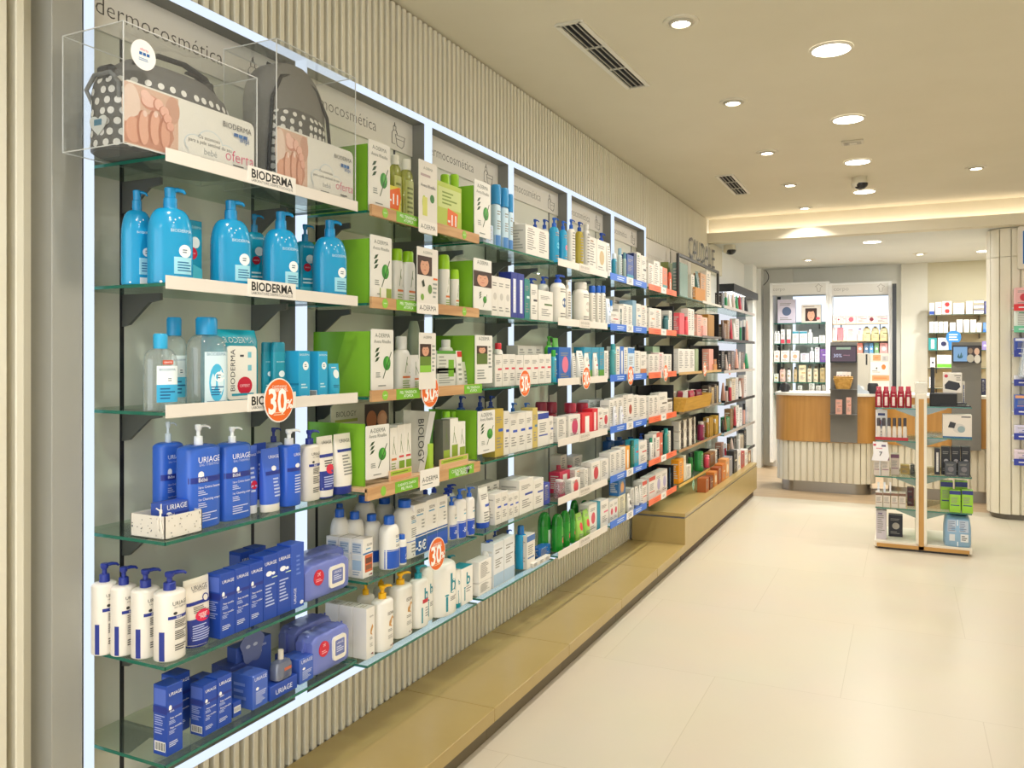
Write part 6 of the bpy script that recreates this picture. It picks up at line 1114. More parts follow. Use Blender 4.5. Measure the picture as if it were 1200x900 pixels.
# little row standing on the taller plinth
for i, (px, col, hgt) in enumerate(((824, 'a85a28', .13), (829, '7a3a1c', .12), (834, 'c87a34', .14), (839, '9a4a20', .16), (843.5, 'c8742c', .17), (848, 'd89a5c', .2), (852, '8a8a92', .2), (857.5, '2a2826', .24), (862, 'd8d4d0', .22), (866.5, 'b03a3a', .18), (870.5, 'e4e0d8', .18), (874, '8a5a2a', .14))):
    y = Yat(px, -1.69); w = (Yat(px + 2, -1.69) - Yat(px - 2, -1.69)) * .95
    o = put('carton', ('pl', i), carton(w, .08, hgt, col, gen((7, 2, 3)[i % 3], 'e8d8b8')), (-1.69, y, .3948)); reg(o, 'the taller gold plinth', ('rust-brown' if i < 5 else ('tan', 'grey', 'black', 'white', 'red', 'white', 'brown')[i - 5]) + ' small carton', 'box', y)
# make-up tower
y0, y1 = 8.80, 10.35
root = empty('makeup_tower', (-2.045, 8.68, 0)); bk = mat('22252b', .4); b = MB(); b.box(0, .02, 1.34, 2.45, 0, 2.44, emis('lit_white_back', 'f2f6ff', .9)); b.build('lit_back_panel', root, smooth=False)
b = MB(); b.box(0, .03, 2.45, 3.08, 0, 2.53, mat('39434e', .4)); b.build('dark_back_panel', root, smooth=False)
b = MB(); b.box(0, .2, 1.3, 3.08, 2.44, 2.53, bk); b.build('canopy', root, smooth=False); b = MB(); b.box(.05, .16, 1.4, 2.3, 2.436, 2.441, emis('tower_light', 'ffffff', 3)); b.build('light_panel', root, smooth=False)
tag(root, 'black make-up tower with lit white back at the end of the shelf wall', 'display stand')
MC = ['d9d4d0', '3a3638', 'c8b4ac', 'e4dcd8', '6a5a58', 'a87a6a', '2a2a2e', 'e0a898', 'b83a4a', 'd8c8b0', '8f6a4a', 'f0ece8', '2f8a5a']
for row in range(6):
    z = ROWZ[row] + (-.02 if row else 0) + (.0 if row else -.0)
    root = empty('glass_shelf', (0, 0, 0)); glass_parts(root, -2.01, SHX + .02, y0, y1 + .42, z - .001)
    b = rail(root, y0, y1 + .42, z - .012, z + .02, '2a2a2e' if row % 2 else 'b8b0a8', SHX + .02); b.build('price_rail', root); tag(root, 'dark-edged glass shelf, %s on the make-up tower' % ROWN[row], 'shelf', 'glass wall shelves'); SHELF[7, row] = z
    px = 845.5; i = 0; rr = random.Random(row * 11 + 2)
    while px < 874:
        wpx = rr.choice((2.6, 3.2, 3.8)); col = rr.choice(MC); hh = rr.uniform(17, 27 if row else 20); yt = (418 + (1.65 - z) * F / dep(-1.785, Yat(px, -1.785))) - hh
        nm = {'d9d4d0': 'silver-white', '3a3638': 'black', 'c8b4ac': 'dusty pink', 'e4dcd8': 'off-white', '6a5a58': 'grey-brown', 'a87a6a': 'rosewood', '2a2a2e': 'black', 'e0a898': 'peach', 'b83a4a': 'red', 'd8c8b0': 'beige', '8f6a4a': 'brown', 'f0ece8': 'white', '2f8a5a': 'green'}[col]
        k = rr.randrange(3)
        if k == 0: c(7, row, px, px + wpx, yt, col, nm + ' slim make-up carton', 7, 'b8a898')
        elif k == 1: bc(7, row, px, px + wpx, yt, col, rr.choice(('1c1c1e', 'd8d4d0')), nm + ' slim make-up bottle', None, share=.3, wd=.8)
        else: tb(7, row, px, px + wpx, yt, col, '1c1c1e', nm + ' slim make-up tube', None)
        px += wpx + .5; i += 1
# ================================================================ BACK OF THE SHOP
ROT = -PI / 2
def art_of(st, acc): return () if st is None else (st if isinstance(st, list) else gen(st, acc))
def facing(name, key, mk, px, Y, z, depth=0.0): return put(name, key, mk, (Xat(px, Y), Y + depth, z), ROT)
def CB(place, x0, x1, yt, zb, Y, col, desc, st=7, acc='9a9a94', d=.09, n=1, name='carton', cat='box'):
    if 900 < x0 < 907 and Y > 12: x0, x1 = 907, max(x1, 910.5)
    xa, xb = Xat(x0, Y), Xat(x1, Y); w = (xb - xa) / n; h = Zat(yt, (xa + xb) / 2, Y) - zb
    for i in range(n):
        o = put(name, ('CB', x0, yt, zb, Y), carton(w - .003, d, h, col, art_of(st, acc)), (xa + w * (i + .5), Y + d / 2, zb + .0006), ROT); reg(o, place, desc, cat, xa + w * (i + .5))
def BB_(place, x0, x1, yt, zb, Y, col, top, desc, st=7, acc='9a9a94', name='bottle', **k):
    if 900 < x0 < 907 and Y > 12: x0, x1 = 907, max(x1, 910.5)
    xa, xb = Xat(x0, Y), Xat(x1, Y); w = xb - xa; h = Zat(yt, (xa + xb) / 2, Y) - zb; q = k.pop('q', .7)
    o = put(name, ('BB', x0, yt, zb, Y), bottle(w, w * q, h, col, top, art_of(st, acc), k.pop('n', 2.4), sh=k.pop('sh', .14), **k), ((xa + xb) / 2, Y + w * q / 2 + .01, zb + .0006), ROT); reg(o, place, desc, 'bottle', xa)
def TB_(place, x0, x1, yt, zb, Y, col, cap, desc, st=7, acc='9a9a94'):
    xa, xb = Xat(x0, Y), Xat(x1, Y); w = xb - xa; h = Zat(yt, (xa + xb) / 2, Y) - zb
    o = put('tube', ('TB', x0, yt, zb, Y), tube(w, w * .6, h, col, cap, art_of(st, acc)), ((xa + xb) / 2, Y + w * .3 + .01, zb + .0006), ROT); reg(o, place, desc, 'tube', xa)

# lit white shelving on the back wall
YU = 12.42; YBK = 12.79
whl = mat('efefec', .4)
units = ((902, 971.3, 'white lit shelving unit further from the beige wall'), (971.3, 1045, 'white lit shelving unit beside the black post'))
for i, (xa_, xb_, lab) in enumerate(units):
    xa, xb = Xat(xa_, YU), Xat(xb_, YU); root = empty('shelving_unit', ((xa + xb) / 2, YBK, 0)); hw = (xb - xa) / 2 - .001; dpt = YBK - YU
    zt = Zat(332, xa, YU); zh = Zat(346.5, xa, YU)
    b = MB(); b.box(-hw, hw, -.02, -.004, .1, zt, mat('b9bcbb', .5)); b.build('back_panel', root, smooth=False)
    b = MB(); b.box(-hw + .04, hw - .04, -.024, -.02, Zat(392 if i else 378, xa, YBK), zh, emis('lit_back_panel', 'e8f3ff', 1.25)); 
    if i == 0: b.box(-hw + .06, -hw + .32, -.024, -.02, .9, Zat(380, xa, YBK), emis('lit_back_panel', 'e8f3ff', 1.25))
    b.build('light_panel', root, smooth=False)
    for s in (-1, 1): b = MB(); b.box(s * (hw - .02) - .02, s * (hw - .02) + .02, -dpt, -.02, .1, zt, whl); b.build('side_panel', root, smooth=False)
    b = MB(); b.box(-hw + .04, hw - .04, -dpt + .01, -.02, zt - .03, zt, whl); b.build('top_panel', root, smooth=False)
    h = MB(); h.box(-hw + .04, hw - .04, -dpt, -dpt + .02, zh, zt - .03, mat('e2e0da', .5)); h.art(lambda u, v, e: (u, -dpt - e, zh + v), 2 * hw, zt - zh, [('t', '~corpo', -.34 if i == 0 else -.3, .42, .2 if i == 0 else .24, '9a9690'), ('p', [(.31, .2), (.36, .2), (.365, .5), (.4, .62), (.36, .7), (.33, .85), (.3, .7), (.27, .62), (.3, .5)], 'b5b0a8'), ('p', [(.32, .24), (.35, .24), (.355, .5), (.385, .61), (.355, .66), (.33, .8), (.31, .66), (.285, .61), (.31, .5)], 'e2e0da')]); h.build('header_panel', root, smooth=False)
    if i == 0: b = MB(); b.box(-hw + .06, -hw + .11, -.036, -.026, .9, zh, '1c2a2e'); b.build('bracket_rail', root, smooth=False)
    tag(root, lab, 'shelving', 'white lit shelving units')
def back_shelf(xa_, xb_, py, label, Y=YU, col=None, y2=YBK - .045):
    xa, xb = Xat(xa_, Y), Xat(xb_, Y); z = Zat(py, (xa + xb) / 2, Y); root = empty('glass_shelf', (0, 0, 0)); b = MB(); b.box(xa, xb, Y + .0015, y2, z - .008, z, glass if col is None else M_('d9c4a0')); b.box(xa, xb, Y, Y + .0015, z - .012, z, col or gedge); b.build('glass', root, smooth=False)
    for xk in (xa + .1, xb - .11): b = MB(); b.box(xk, xk + .01, y2 - .12, y2, z - .08, z - .009, '5a5a58'); b.build('bracket', root, smooth=False)
    tag(root, label, 'shelf', 'glass shelves of the back wall'); return z
LU, RU = 'white lit unit, ', 'lit unit by the black post, '
z1 = [back_shelf(906.5, 967.3, py, 'glass shelf, %s of the lit unit behind the counter' % w_) for py, w_ in ((378.5, 'top'), (402.5, 'second'), (424.5, 'third'), (448, 'fourth'), (462, 'lowest'))]
P = ['the %s shelf, white lit unit' % w_ for w_ in ('top', 'second', 'third', 'fourth', 'lowest')]
Y = YU + .05
CB(P[0], 911, 932, 351, z1[0], Y, 'cfc8d8', 'large lilac box with massage device picture', 3, '5a6a8a', d=.12); CB(P[0], 939, 962, 357, z1[0], Y, 'd8d0c4', 'white box with a portrait photo', photo_face(-.3, .3, .1, .8) + [('e', .36, .24, .1, .08, 'd85060'), ('l', -.4, .4, .86, .94, 1, '8a7a70')], d=.12)
for x0, x1 in ((904.5, 909), (910, 914)): BB_(P[1], x0, x1, 388, z1[1], Y, 'eef0f0', ('cap', 'f2f2f2', .15, .5), 'small white bottle')
for x0, x1 in ((915, 919.5), (922, 926.5)): CB(P[1], x0, x1, 386, z1[1], Y, 'f2eeee', 'white carton with red foot', 1, 'd8485a')
for x0, x1 in ((928.5, 936), (937, 946)): CB(P[1], x0, x1, 388, z1[1], Y, 'f0f2f2', 'white carton with teal top line', 4, '3f98b0')
BB_(P[1], 946.5, 952, 386, z1[1], Y, 'f0f2f2', ('cap', 'eef0f0', .2, .5), 'white rounded bottle'); CB(P[1], 953, 959, 395, z1[1], Y, 'f0f0ee', 'low white carton', 7); CB(P[1], 960, 967, 393, z1[1], Y, 'f0f0ee', 'low white carton', 7)
for x0, x1 in ((904, 913.5), (915, 925), (926.5, 936.5)): CB(P[2], x0, x1, 411, z1[2], Y, 'f4ebe4', 'white carton with orange flowers', 3, 'e8a888')
for x0, x1 in ((908, 913), (922, 927), (930, 934)): BB_(P[2], x0, x1, 405.5, z1[2], Y + .15, 'eef0f0', ('pump', 'f2f2f2', .25, .5), 'white pump bottle, behind', None)
CB(P[2], 938, 948, 414, z1[2], Y, 'ece8f2', 'lilac-white carton', 7, 'a890c8'); BB_(P[2], 948.5, 954, 407, z1[2], Y, 'f0eef4', ('cap', 'f0eef4', .25, .4), 'white bottle with pointed top', 7, 'a890c8'); CB(P[2], 955, 960.5, 407, z1[2], Y, 'eee8f0', 'tall white carton with lilac print', 7, 'a890c8'); CB(P[2], 961, 968, 409, z1[2], Y, '7f5aa8', 'violet carton', 2, 'e8e0f4')
CB(P[3], 904, 912, 438, z1[3], Y, 'd9e0d8', 'pale carton with yellow ball', 3, 'b8b038')
for x0, x1, yt, col, cc, ds in ((913.5, 920, 430, 'eec4b8', '3a3434', 'peach bottle with dark cap'), (922, 926.5, 431, 'e8e4e0', '4a4444', 'white bottle with dark cap'), (929.5, 934, 430, 'c8b48c', '4a3c2c', 'olive-gold bottle with brown cap'), (946, 951, 429, 'e8dcc4', '5a4a34', 'cream bottle with brown cap'), (953, 958.5, 429, 'e4d8b8', '3a3020', 'cream bottle with near-black cap'), (960.5, 967, 428, 'c9b484', '3a3020', 'gold bottle with near-black cap')): BB_(P[3], x0, x1, yt, z1[3], Y, col, ('cap', cc, .14, .6), ds, 3, 'a89060')
CB(P[3], 936, 944.5, 428, z1[3], Y, 'e8d8b4', 'tall cream carton with gold band', 2, 'b89a58')
for x0, x1, yt, col in ((935, 940, 452, 'eef2f2'), (948, 954.5, 449, 'f2f0ee'), (956, 962, 452, 'f0ece8'), (963, 967, 451, 'e0dcd0')): CB(P[4], x0, x1, yt, z1[4], Y, col, 'small pale carton', 7)
z2 = [back_shelf(975, 1040.5, py, 'wood-edged shelf, %s of the unit by the black post' % w_, col=wood('shelf_beech', 'd0b48c', 'dcc4a0', 'x', 1, .5)) for py, w_ in ((379, 'top'), (399, 'second'), (415.5, 'third'))]
Q = ['the %s shelf, black-post unit' % w_ for w_ in ('top', 'second', 'third')]
for i, (x0, x1, ac) in enumerate(((975.5, 980, '8a1f3a'), (980.3, 985, '8a1f3a'), (985.3, 991, '8a1f3a'), (991.3, 1003, 'd86a7a'), (1003.3, 1016, 'c84a3a'), (1016.3, 1026, '8a2a3a'), (1026.3, 1040, 'd8508a'))): CB(Q[0], x0, x1, 369.5, z2[0], Y, 'f4e8e6', 'low white carton with coloured mark', 3 if i % 2 else 2, ac)
for i, (x0, x1, yt, col, ds) in enumerate(((975.5, 981, 384, 'f2e4e4', 'white carton with crimson top'), (981.5, 988, 384, 'e88a94', 'pink carton'), (988.3, 991, 386, 'f4ecea', 'thin white carton'), (991.3, 1004.5, 385, 'f6ecec', 'wide white carton with pink print'))): CB(Q[1], x0, x1, yt, z2[1], Y, col, ds, 7, 'd8606c')
BB_(Q[1], 1005, 1010.5, 385, z2[1], Y, 'f4f0ee', ('cap', '8a5a9a', .1, .5), 'white bottle with violet cap')
for x0, x1 in ((1011, 1020), (1021, 1030), (1031, 1040.5)): BB_(Q[1], x0, x1, 382.5, z2[1], Y, 'e4d9a8', ('cap', '4a4030', .08, .4), 'oval yellow oil bottle with olive label', 2, '6a6428', sh=.4)
for i, (x0, x1, col, ds) in enumerate(((1004.5, 1011, 'e88a7a', 'red and white carton'), (1012.5, 1018, '5a7a9a', 'blue-grey carton'), (1018.5, 1023.5, '5a98c8', 'sky blue carton'), (1024.5, 1030, '7aa878', 'green carton'), (1031, 1040.5, 'f0a8a8', 'pink carton'))): CB(Q[2], x0, x1, 402, z2[2], Y, col, ds, 3, 'f4e8e0')
root = empty('black_post', (Xat(1045.5, YU - .09), YU - .09, 0)); b = MB(); xw = Xat(1050.5, YU - .09) - Xat(1045.5, YU - .09); b.box(0, xw, 0, .06, 0, Zat(333, Xat(1046, YU), YU), '25282c'); b.build('post', root, smooth=False); b = MB(); b.box(-.02, xw + .02, -.01, .08, 0, .03, '2c3034'); b.build('base_plate', root); tag(root, 'tall black post between the lit shelving and the beige wall', 'post')
# beige wall panel with shelves, right of it
b = MB(); b.box(Xat(1056, 12.75), Xat(1087, 12.75), 12.72, YEND, 0, LOW, mottled('beige_wall', 'd0cdbe', 'd5d2c4', 2, .7)); b.box(Xat(1087, 12.75), XR, 12.76, YEND, 0, LOW, mottled('beige_wall_panel', 'c2bb9e', 'c8c1a6', 2, .6)); structure(b.build('trim_5', smooth=False))
YR = 12.45
zr = [back_shelf(1088, 1160, py, 'glass shelf, %s on the beige wall by the column' % w_, YR, '3f5a50', 12.76) for py, w_ in ((368, 'top'), (389.5, 'second'), (410, 'third'), (431, 'fourth'), (455, 'lowest'))]
W_ = ['the %s shelf, beige wall' % w_ for w_ in ('top', 'second', 'third', 'fourth', 'lowest')]
Y = YR + .03
CB(W_[0], 1089, 1095, 355, zr[0], Y, 'e8ecf4', 'white carton with blue foot', 1, '2a4a9c'); CB(W_[0], 1096, 1103.5, 354, zr[0], Y, 'eee4e2', 'white carton with red wave', 2, 'd83a3a')
zz = (Zat(353, Xat(1110, Y), Y) - zr[0]) / 2
for k in range(2): CB(W_[0], 1104, 1115.5, 361 - 8 * k, zr[0] + zz * k, Y, 'f0e4e0', 'flat white carton with red block, %s' % ('below' if k == 0 else 'stacked on top'), 3, 'd83030'); CB(W_[0], 1117, 1130, 361 - 6 * k, zr[0] + .085 * k, Y, 'f0e0dc', 'flat pink-white carton, %s' % ('below' if k == 0 else 'stacked on top'), 2, 'd86a6a'); 
CB(W_[0], 1132, 1140, 353, zr[0], Y, 'f0e8e0', 'pile-shaped white carton', 7, 'd8b8a8')
for k in range(3): CB(W_[0], 1141, 1153, 363 - 5.6 * k, zr[0] + .0725 * k, Y, 'f0ecec', 'flat white and navy carton, %s of its stack' % ('bottom', 'middle', 'top')[k], 4, '2c3068')
CB(W_[0], 1153.5, 1160, 353, zr[0], Y, '3a4080', 'navy carton', 2, 'e8e8f0')
for x0, x1 in ((1089, 1094), (1094.5, 1099.5), (1100, 1105), (1105.5, 1111)): CB(W_[1], x0, x1, 377, zr[1], Y, 'eef0ee', 'white carton with dark corner', 2, '5a6a9a')
for x0, x1, yt in ((1113, 1120, 378), (1121, 1128.5, 374.5), (1129.5, 1136, 374.5), (1137, 1144, 374.5), (1144.5, 1150.5, 378)): TB_(W_[1], x0, x1, yt, zr[1], Y, 'f2efec', 'e0dcd8', 'white tube' if yt < 377 else 'short white tube')
CB(W_[1], 1152, 1160, 378, zr[1], Y, '5f90c8', 'white and blue carton', 1, '2f6ab8')
CB(W_[2], 1088, 1098, 396, zr[2], Y, '2a8a8c', 'teal carton with white window', 5, 'e8f0f0'); CB(W_[2], 1099, 1112, 396, zr[2], Y, 'eeeef0', 'round-faced white and navy box', 3, '2c3058')
o = empty('shelf_sign', (Xat(1117.5, Y - .05), Y - .05, zr[2] + .0), ROT); b = MB(); b.prism(ell(0, .17, .09, .09), -.003, .003, M_('2f78b8')); b.art(lambda u, v, e: (.003 + e, u, v), .18, .2, [('l', -.3, .3, .6, 1.1, 3, 'dcecf8')]); b.build('disc', o); b = MB(); b.box(-.004, .004, -.06, .02, 0, .1, '2f78b8'); b.build('stem', o); tag(o, 'round blue sign standing on the third shelf of the beige wall', 'sign')
CB(W_[2], 1151, 1157, 400, zr[2], Y, '8a7ac0', 'violet carton', 3, 'd8d0f0'); CB(W_[3], 1090, 1096, 419, zr[3], Y, 'f0eeee', 'white carton with dark mark', 3, '4a4a4e'); CB(W_[3], 1098, 1115, 416, zr[3], Y, 'eaf0e4', 'wide white carton with green foot', 1, '6ab43a'); CB(W_[4], 1089, 1095.5, 442, zr[4], Y, 'f4eeee', 'white carton with red dot', 3, 'c83050')

# ---------------------------------------------------------------- counters
YC = 10.48
oakc = wood('counter_oak', 'b07f3f', 'c4934f', 'z', .35, .4); oakl = wood('counter_oak_side', 'b07f3f', 'c4934f', 'z', .35, .4)
steel = mat('9c9890', .3, .8)
def stadium(x0, x1, y0, y1, r, left=True, right=True, n=10):
    out = []
    if right:
        for i in range(n + 1): a = -PI / 2 + PI / 2 * i / n; out.append((x1 - r + r * math.cos(a), y0 + r + r * math.sin(a)))
        out.append((x1, y1))
    else: out += [(x1, y0), (x1, y1)]
    if left:
        out.append((x0, y1))
        for i in range(n + 1): a = PI + PI / 2 * i / n; out.append((x0 + r + r * math.cos(a), y0 + r + r * math.sin(a)))
    else: out += [(x0, y1), (x0, y0)]
    return out
def counter(x0, x1, label, left, right):
    root = empty('counter', ((x0 + x1) / 2, YC, 0)); hw = (x1 - x0) / 2
    xr_ = Xat(907, YC); zt = Zat(460, xr_, YC); zw = Zat(515.5, xr_, YC); zk = Zat(562, xr_, YC)
    b = MB(); b.prism(stadium(-hw, hw, 0, .75, .22, left, right), zw, zt - .03, oakc, 'z'); b.build('front_panel', root)
    b = MB(); b.prism(stadium(-hw - .015, hw + .015, -.015, .75, .23, left, right), zt - .03, zt, M_('e2ddd0', .35), 'z'); b.build('top', root)
    b = MB(); b.prism(stadium(-hw + .035, hw - .035, .05, .74, .2, left, right), zk, zw, cream, 'z'); b.build('lower_body', root)
    f = MB(); rad = .2; xL, xR = -hw + .035, hw - .035; y_ = .05; pitch = .07
    n = int((2 * hw - .07 - 2 * rad) / pitch)
    for i in range(n): x = xL + rad + (2 * hw - .07 - 2 * rad) * i / n; f.box(x + .006, x + pitch - .006, y_ - .028, y_ + .005, zk + .003, zw - .004, cream, .004)
    for sd, on in ((-1, left), (1, right)):
        if on:
            for i in range(5):
                a0 = PI / 2 * i / 5 + .03; a1 = PI / 2 * (i + 1) / 5 - .03; cx_ = (xR - rad) if sd > 0 else (xL + rad)
                P_ = lambda a, r: (cx_ + sd * r * math.sin(a), y_ + rad - r * math.cos(a))
                f.prism([P_(a0, rad - .01), P_(a1, rad - .01), P_(a1, rad + .028), P_((a0 + a1) / 2, rad + .029), P_(a0, rad + .028)], zk + .003, zw - .004, cream, 'z')
    f.build('fluting', root)
    b = MB(); b.prism(stadium(-hw + .06, hw - .06, .08, .74, .18, left, right), 0, zk, steel, 'z'); b.build('kick_plate', root); tag(root, label, 'counter', 'rounded oak sales counters'); return zt
zc = counter(Xat(907, YC), Xat(1026, YC), 'rounded oak counter with fluted base before the white lit shelving', True, True)
counter(Xat(1034, YC), 1.35, 'rounded oak counter behind the floor display, before the beige wall', True, False)
def pillar(xa_, xb_, ytop, ybot, label, pic, shelves=()):
    Y = YC - .075; xa, xb = Xat(xa_, Y), Xat(xb_, Y); root = empty('screen_stand', ((xa + xb) / 2, Y, 0)); hw = (xb - xa) / 2; zt, zb = Zat(ytop, xa, Y), Zat(ybot, xa, Y)
    b = MB(); b.box(-hw, hw, 0.012, .048, zb, zt, mat('77756f', .45)); b.build('upright_panel', root, smooth=False); b = MB(); b.box(-hw * .6, hw * .6, .048, .0603, zb + .3, zt - .5, '5a5852'); b.build('mount', root, smooth=False)
    for py in shelves: z = Zat(py, xa, Y); s = MB(); s.box(-hw, hw, -.12, .012, z - .008, z, mat('6a6862', .4)); s.build('shelf_ledge', root, smooth=False)
    zs1, zs0 = Zat(405, xa, Y), Zat(425, xa, Y); s = MB(); s.prism(rrect(-hw - .0, hw + .0, zs0, zs1, .008), -.03, .012, M_('101114', .3), 'y'); sc = MB(); u, v = hw * .9, (zs1 - zs0)
    w2, h2 = 2 * u, v * .84; z0 = zs0 + v * .08; sc.add([(-u, -.0305, z0), (u, -.0305, z0), (u, -.0305, z0 + h2), (-u, -.0305, z0 + h2)], [(0, 1, 2, 3)], emis('screen_glow_' + pic, '7a6a72' if pic == 'mauve' else '9cc4ea', .8))
    sf = lambda uu, vv, e: (uu, -.0306 - e, z0 + vv)
    if pic == 'mauve': sc.art(sf, w2, h2, [('r', -.3, .3, .82, .98, '8fa89a'), ('t', '30%', -.24, .4, .34, emis('screen_text', 'dfe4ff', 1.0)), ('l', -.0, .4, .34, .5, 1, '8a6a80')])
    else: sc.art(sf, w2, h2, [('p', [(-.36, .3), (-.3, .56), (-.27, .3), (-.2, .64), (-.16, .34), (-.1, .5), (-.18, .22), (-.3, .2)], '3a6a78'), ('r', .02, .5, 0, 1, '3a3034'), ('e', .14, .72, .09, .2, '8f7a68'), ('e', .38, .68, .1, .24, 'd8b4a0'), ('e', .14, .2, .14, .28, 'b8b4a8'), ('e', .4, .16, .12, .3, 'd8d4cc')])
    so = s.build('screen', root); scr = sc.build('display', so); tag(root, label, 'screen', 'grey screen stands on the counters'); return [Zat(py, xa, Y) for py in shelves], Y
sh_, YP = pillar(973, 1004.5, 401, 518, 'grey upright stand with a mauve screen on the counter before the lit shelving', 'mauve', (455.5, 484.5))
pillar(1115.5, 1150, 401, 527, 'grey upright stand with a pale blue picture screen, beside the column', 'blue')
YI = YP - .115; xa, xb = Xat(976.5, YI), Xat(999, YI); root = empty('basket', ((xa + xb) / 2, YI + .06, sh_[0] + .0006)); wk = wood('wicker', 'b8893c', 'd0a455', 'x', 1, .6); b = MB(); hw = (xb - xa) / 2
for i in range(6):
    z = .012 + i * .022; b.loft([(z - .012, .045 + i * .002, hw - .03 + i * .006, 4), (z, .049 + i * .002, hw - .024 + i * .006, 4), (z + .012, .046 + i * .002, hw - .03 + i * .006, 4)], wk, 24, i == 0, False)
o = b.build('woven_body', root); o.rotation_euler = (0, 0, PI / 2); b = MB(); b.tube([((hw - .005) * math.cos(a), .055 * math.sin(a), .142) for a in [2 * PI * i / 20 for i in range(21)]], .009, wk, 6); b.build('rim', root); tag(root, 'small wicker basket of white sachets on the grey screen stand', 'basket')
for i in range(4): o = put('sachet', ('sac', i), pouch(.05, .012, .13, 'ece6e0', [('l', -.3, .3, .3, .7, 3, '8a5a58')]), ((xa + xb) / 2 + (i - 1.5) * .036, YI + .06, sh_[0] + .075), ROT + .1 * (i - 1)); o.rotation_euler = (0, .12 * (i - 1.5), ROT + .2 * (i - 1)); reg(o, 'the wicker basket', 'white sachet', 'sachet', i)
CB('the lower ledge of the grey screen stand', 979, 987, 468.5, sh_[1], YI, 'd8a090', 'short pink carton', 2, 'b87868', d=.05); CB('the lower ledge of the grey screen stand', 991.5, 997.5, 466, sh_[1], YI, 'dca898', 'taller pink carton', 2, 'b87868', d=.05)
# things on the first counter
Y = YC + .35; root = empty('partition_screen', (Xat(1012, Y), Y, zc + .0006)); hw = (Xat(1019, Y) - Xat(1005, Y)) / 2; hh = Zat(414, 0, Y) - zc
b = MB(); b.box(-hw, hw, 0, .02, 0, hh, mat('cfc8b8', .5), .004); b.art(lambda u, v, e: (u, -e, v), 2 * hw, hh, [('t', '1', .25, .84, .14, '2a2a2a', 1.0)]); b.build('panel', root); b = MB(); b.box(-hw, hw, -.06, .08, 0, .01, 'b8b2a4'); b.build('foot', root); tag(root, 'beige counter divider panel bearing a number one, beside the screen stand', 'divider')
def notice(px0, px1, y0, y1, Y, col, label, art=()):
    xa, xb = Xat(px0, Y), Xat(px1, Y); zb, zt = Zat(y1, xa, Y), Zat(y0, xa, Y); root = empty('notice', ((xa + xb) / 2, Y, zb)); b = MB(); w, h = xb - xa, zt - zb; b.box(-w / 2, w / 2, 0, .002, 0, h, col); b.art(lambda u, v, e: (u, -e, v), w, h, art); b.build('paper', root, smooth=False); c = MB(); c.box(-w * .2, w * .2, .002, .006, 0, .02, 'd8d8d8'); c.build('holder', root); tag(root, label, 'notice')
YN = YC + .55
def stood(label, items):
    """an acrylic stand on the counter that holds the paper notices"""
    pass
xs, xe = Xat(1019.5, YN), Xat(1042, YN); root = empty('notice_stand', ((xs + xe) / 2, YN + .012, zc + .0006)); b = MB(); hw = (xe - xs) / 2; b.box(-hw, hw, 0, .006, 0, Zat(414, xs, YN) - zc, mat('dcd8cc', .4)); b.build('board', root); b = MB(); b.box(-hw, hw, -.06, .1, 0, .008, 'c8c4b8'); b.build('foot', root); tag(root, 'pale upright board with paper notices on the counter by the black post', 'stand')
notice(1023, 1032, 416, 422.5, YN + .008, 'f2a070', 'orange paper notice, top of the board', [('l', -.3, .3, .3, .7, 2, 'd87a40')]); notice(1033.5, 1041, 417, 423, YN + .008, 'c8c4c0', 'grey paper notice beside the orange one', [('l', -.3, .3, .2, .8, 3, '8a8680')])
notice(1020, 1041, 424, 439, YN + .008, 'ece8e0', 'white paper notice with orange roundel, middle of the board', [('e', .24, .6, .12, .2, 'e8803a'), ('e', -.15, .5, .04, .08, '4a4a4a'), ('l', -.4, .1, .15, .35, 2, '8a8680')]); notice(1022, 1042, 440, 446, YN + .008, 'f49a6a', 'wide orange paper notice, bottom of the board', [('l', -.4, .4, .3, .7, 1, 'e07a40')])
Yt = YC + .2; root = empty('card_terminal', (Xat(1023, Yt), Yt, zc + .0006)); b = MB(); b.loft([(0, .06, .07, 5), (.10, .06, .07, 5), (.125, .05, .06, 5)], M_('232224', .4), 20); b.build('body', root); b = MB(); b.box(-.05, .05, -.064, -.058, .06, .1, '3c4a44'); b.build('screen', root); tag(root, 'black card terminal on the counter under the paper notices', 'terminal')
Yt = YC + .15; root = empty('tape_dispenser', (Xat(1011.5, Yt), Yt, zc + .0006)); b = MB(); b.prism([(-.07, 0), (.07, 0), (.06, .03), (.0, .05), (-.05, .11), (-.07, .09)], -.02, .02, M_('b8c0c8', .3), 'y'); b.build('body', root); b = MB(); b.prism(ell(-.02, .06, .032, .032), -.014, .014, M_('e8e8ea'), 'y'); b.build('roll', root); tag(root, 'grey tape dispenser on the counter beside the number divider', 'dispenser')
Yt = YC + .3; root = empty('mirror_stand', (Xat(920, Yt), Yt, zc + .0006)); b = MB(); b.cyl(0, 0, 0, .012, .05, .045, M_('2c2a2a'), 20); b.build('base', root); b = MB(); b.loft([(.012, .03, .055, 2), (.05, .03, .068, 2), (.09, .026, .055, 2), (.115, .015, .025, 2)], M_('2a2a2c', .3), 20); b.build('shell', root); root.rotation_euler = (0, 0, ROT); tag(root, 'small black dome-shaped device standing near the counter end', 'device')
Yt = YC + .3; CB('the oak counter by the column', 1128, 1139.5, 443, zc, Yt, '26262c', 'black box with pale print', 7, 'c8c4cc', d=.15); CB('the oak counter by the column', 1140, 1149.5, 444, zc, Yt + .02, '7f9ab8', 'blue-grey box with dark picture', 3, '4a4238', d=.15); CB('the oak counter by the column', 1150, 1155.5, 444, zc, Yt + .05, '2a2c50', 'navy box', 7, 'd8d8e4', d=.15)
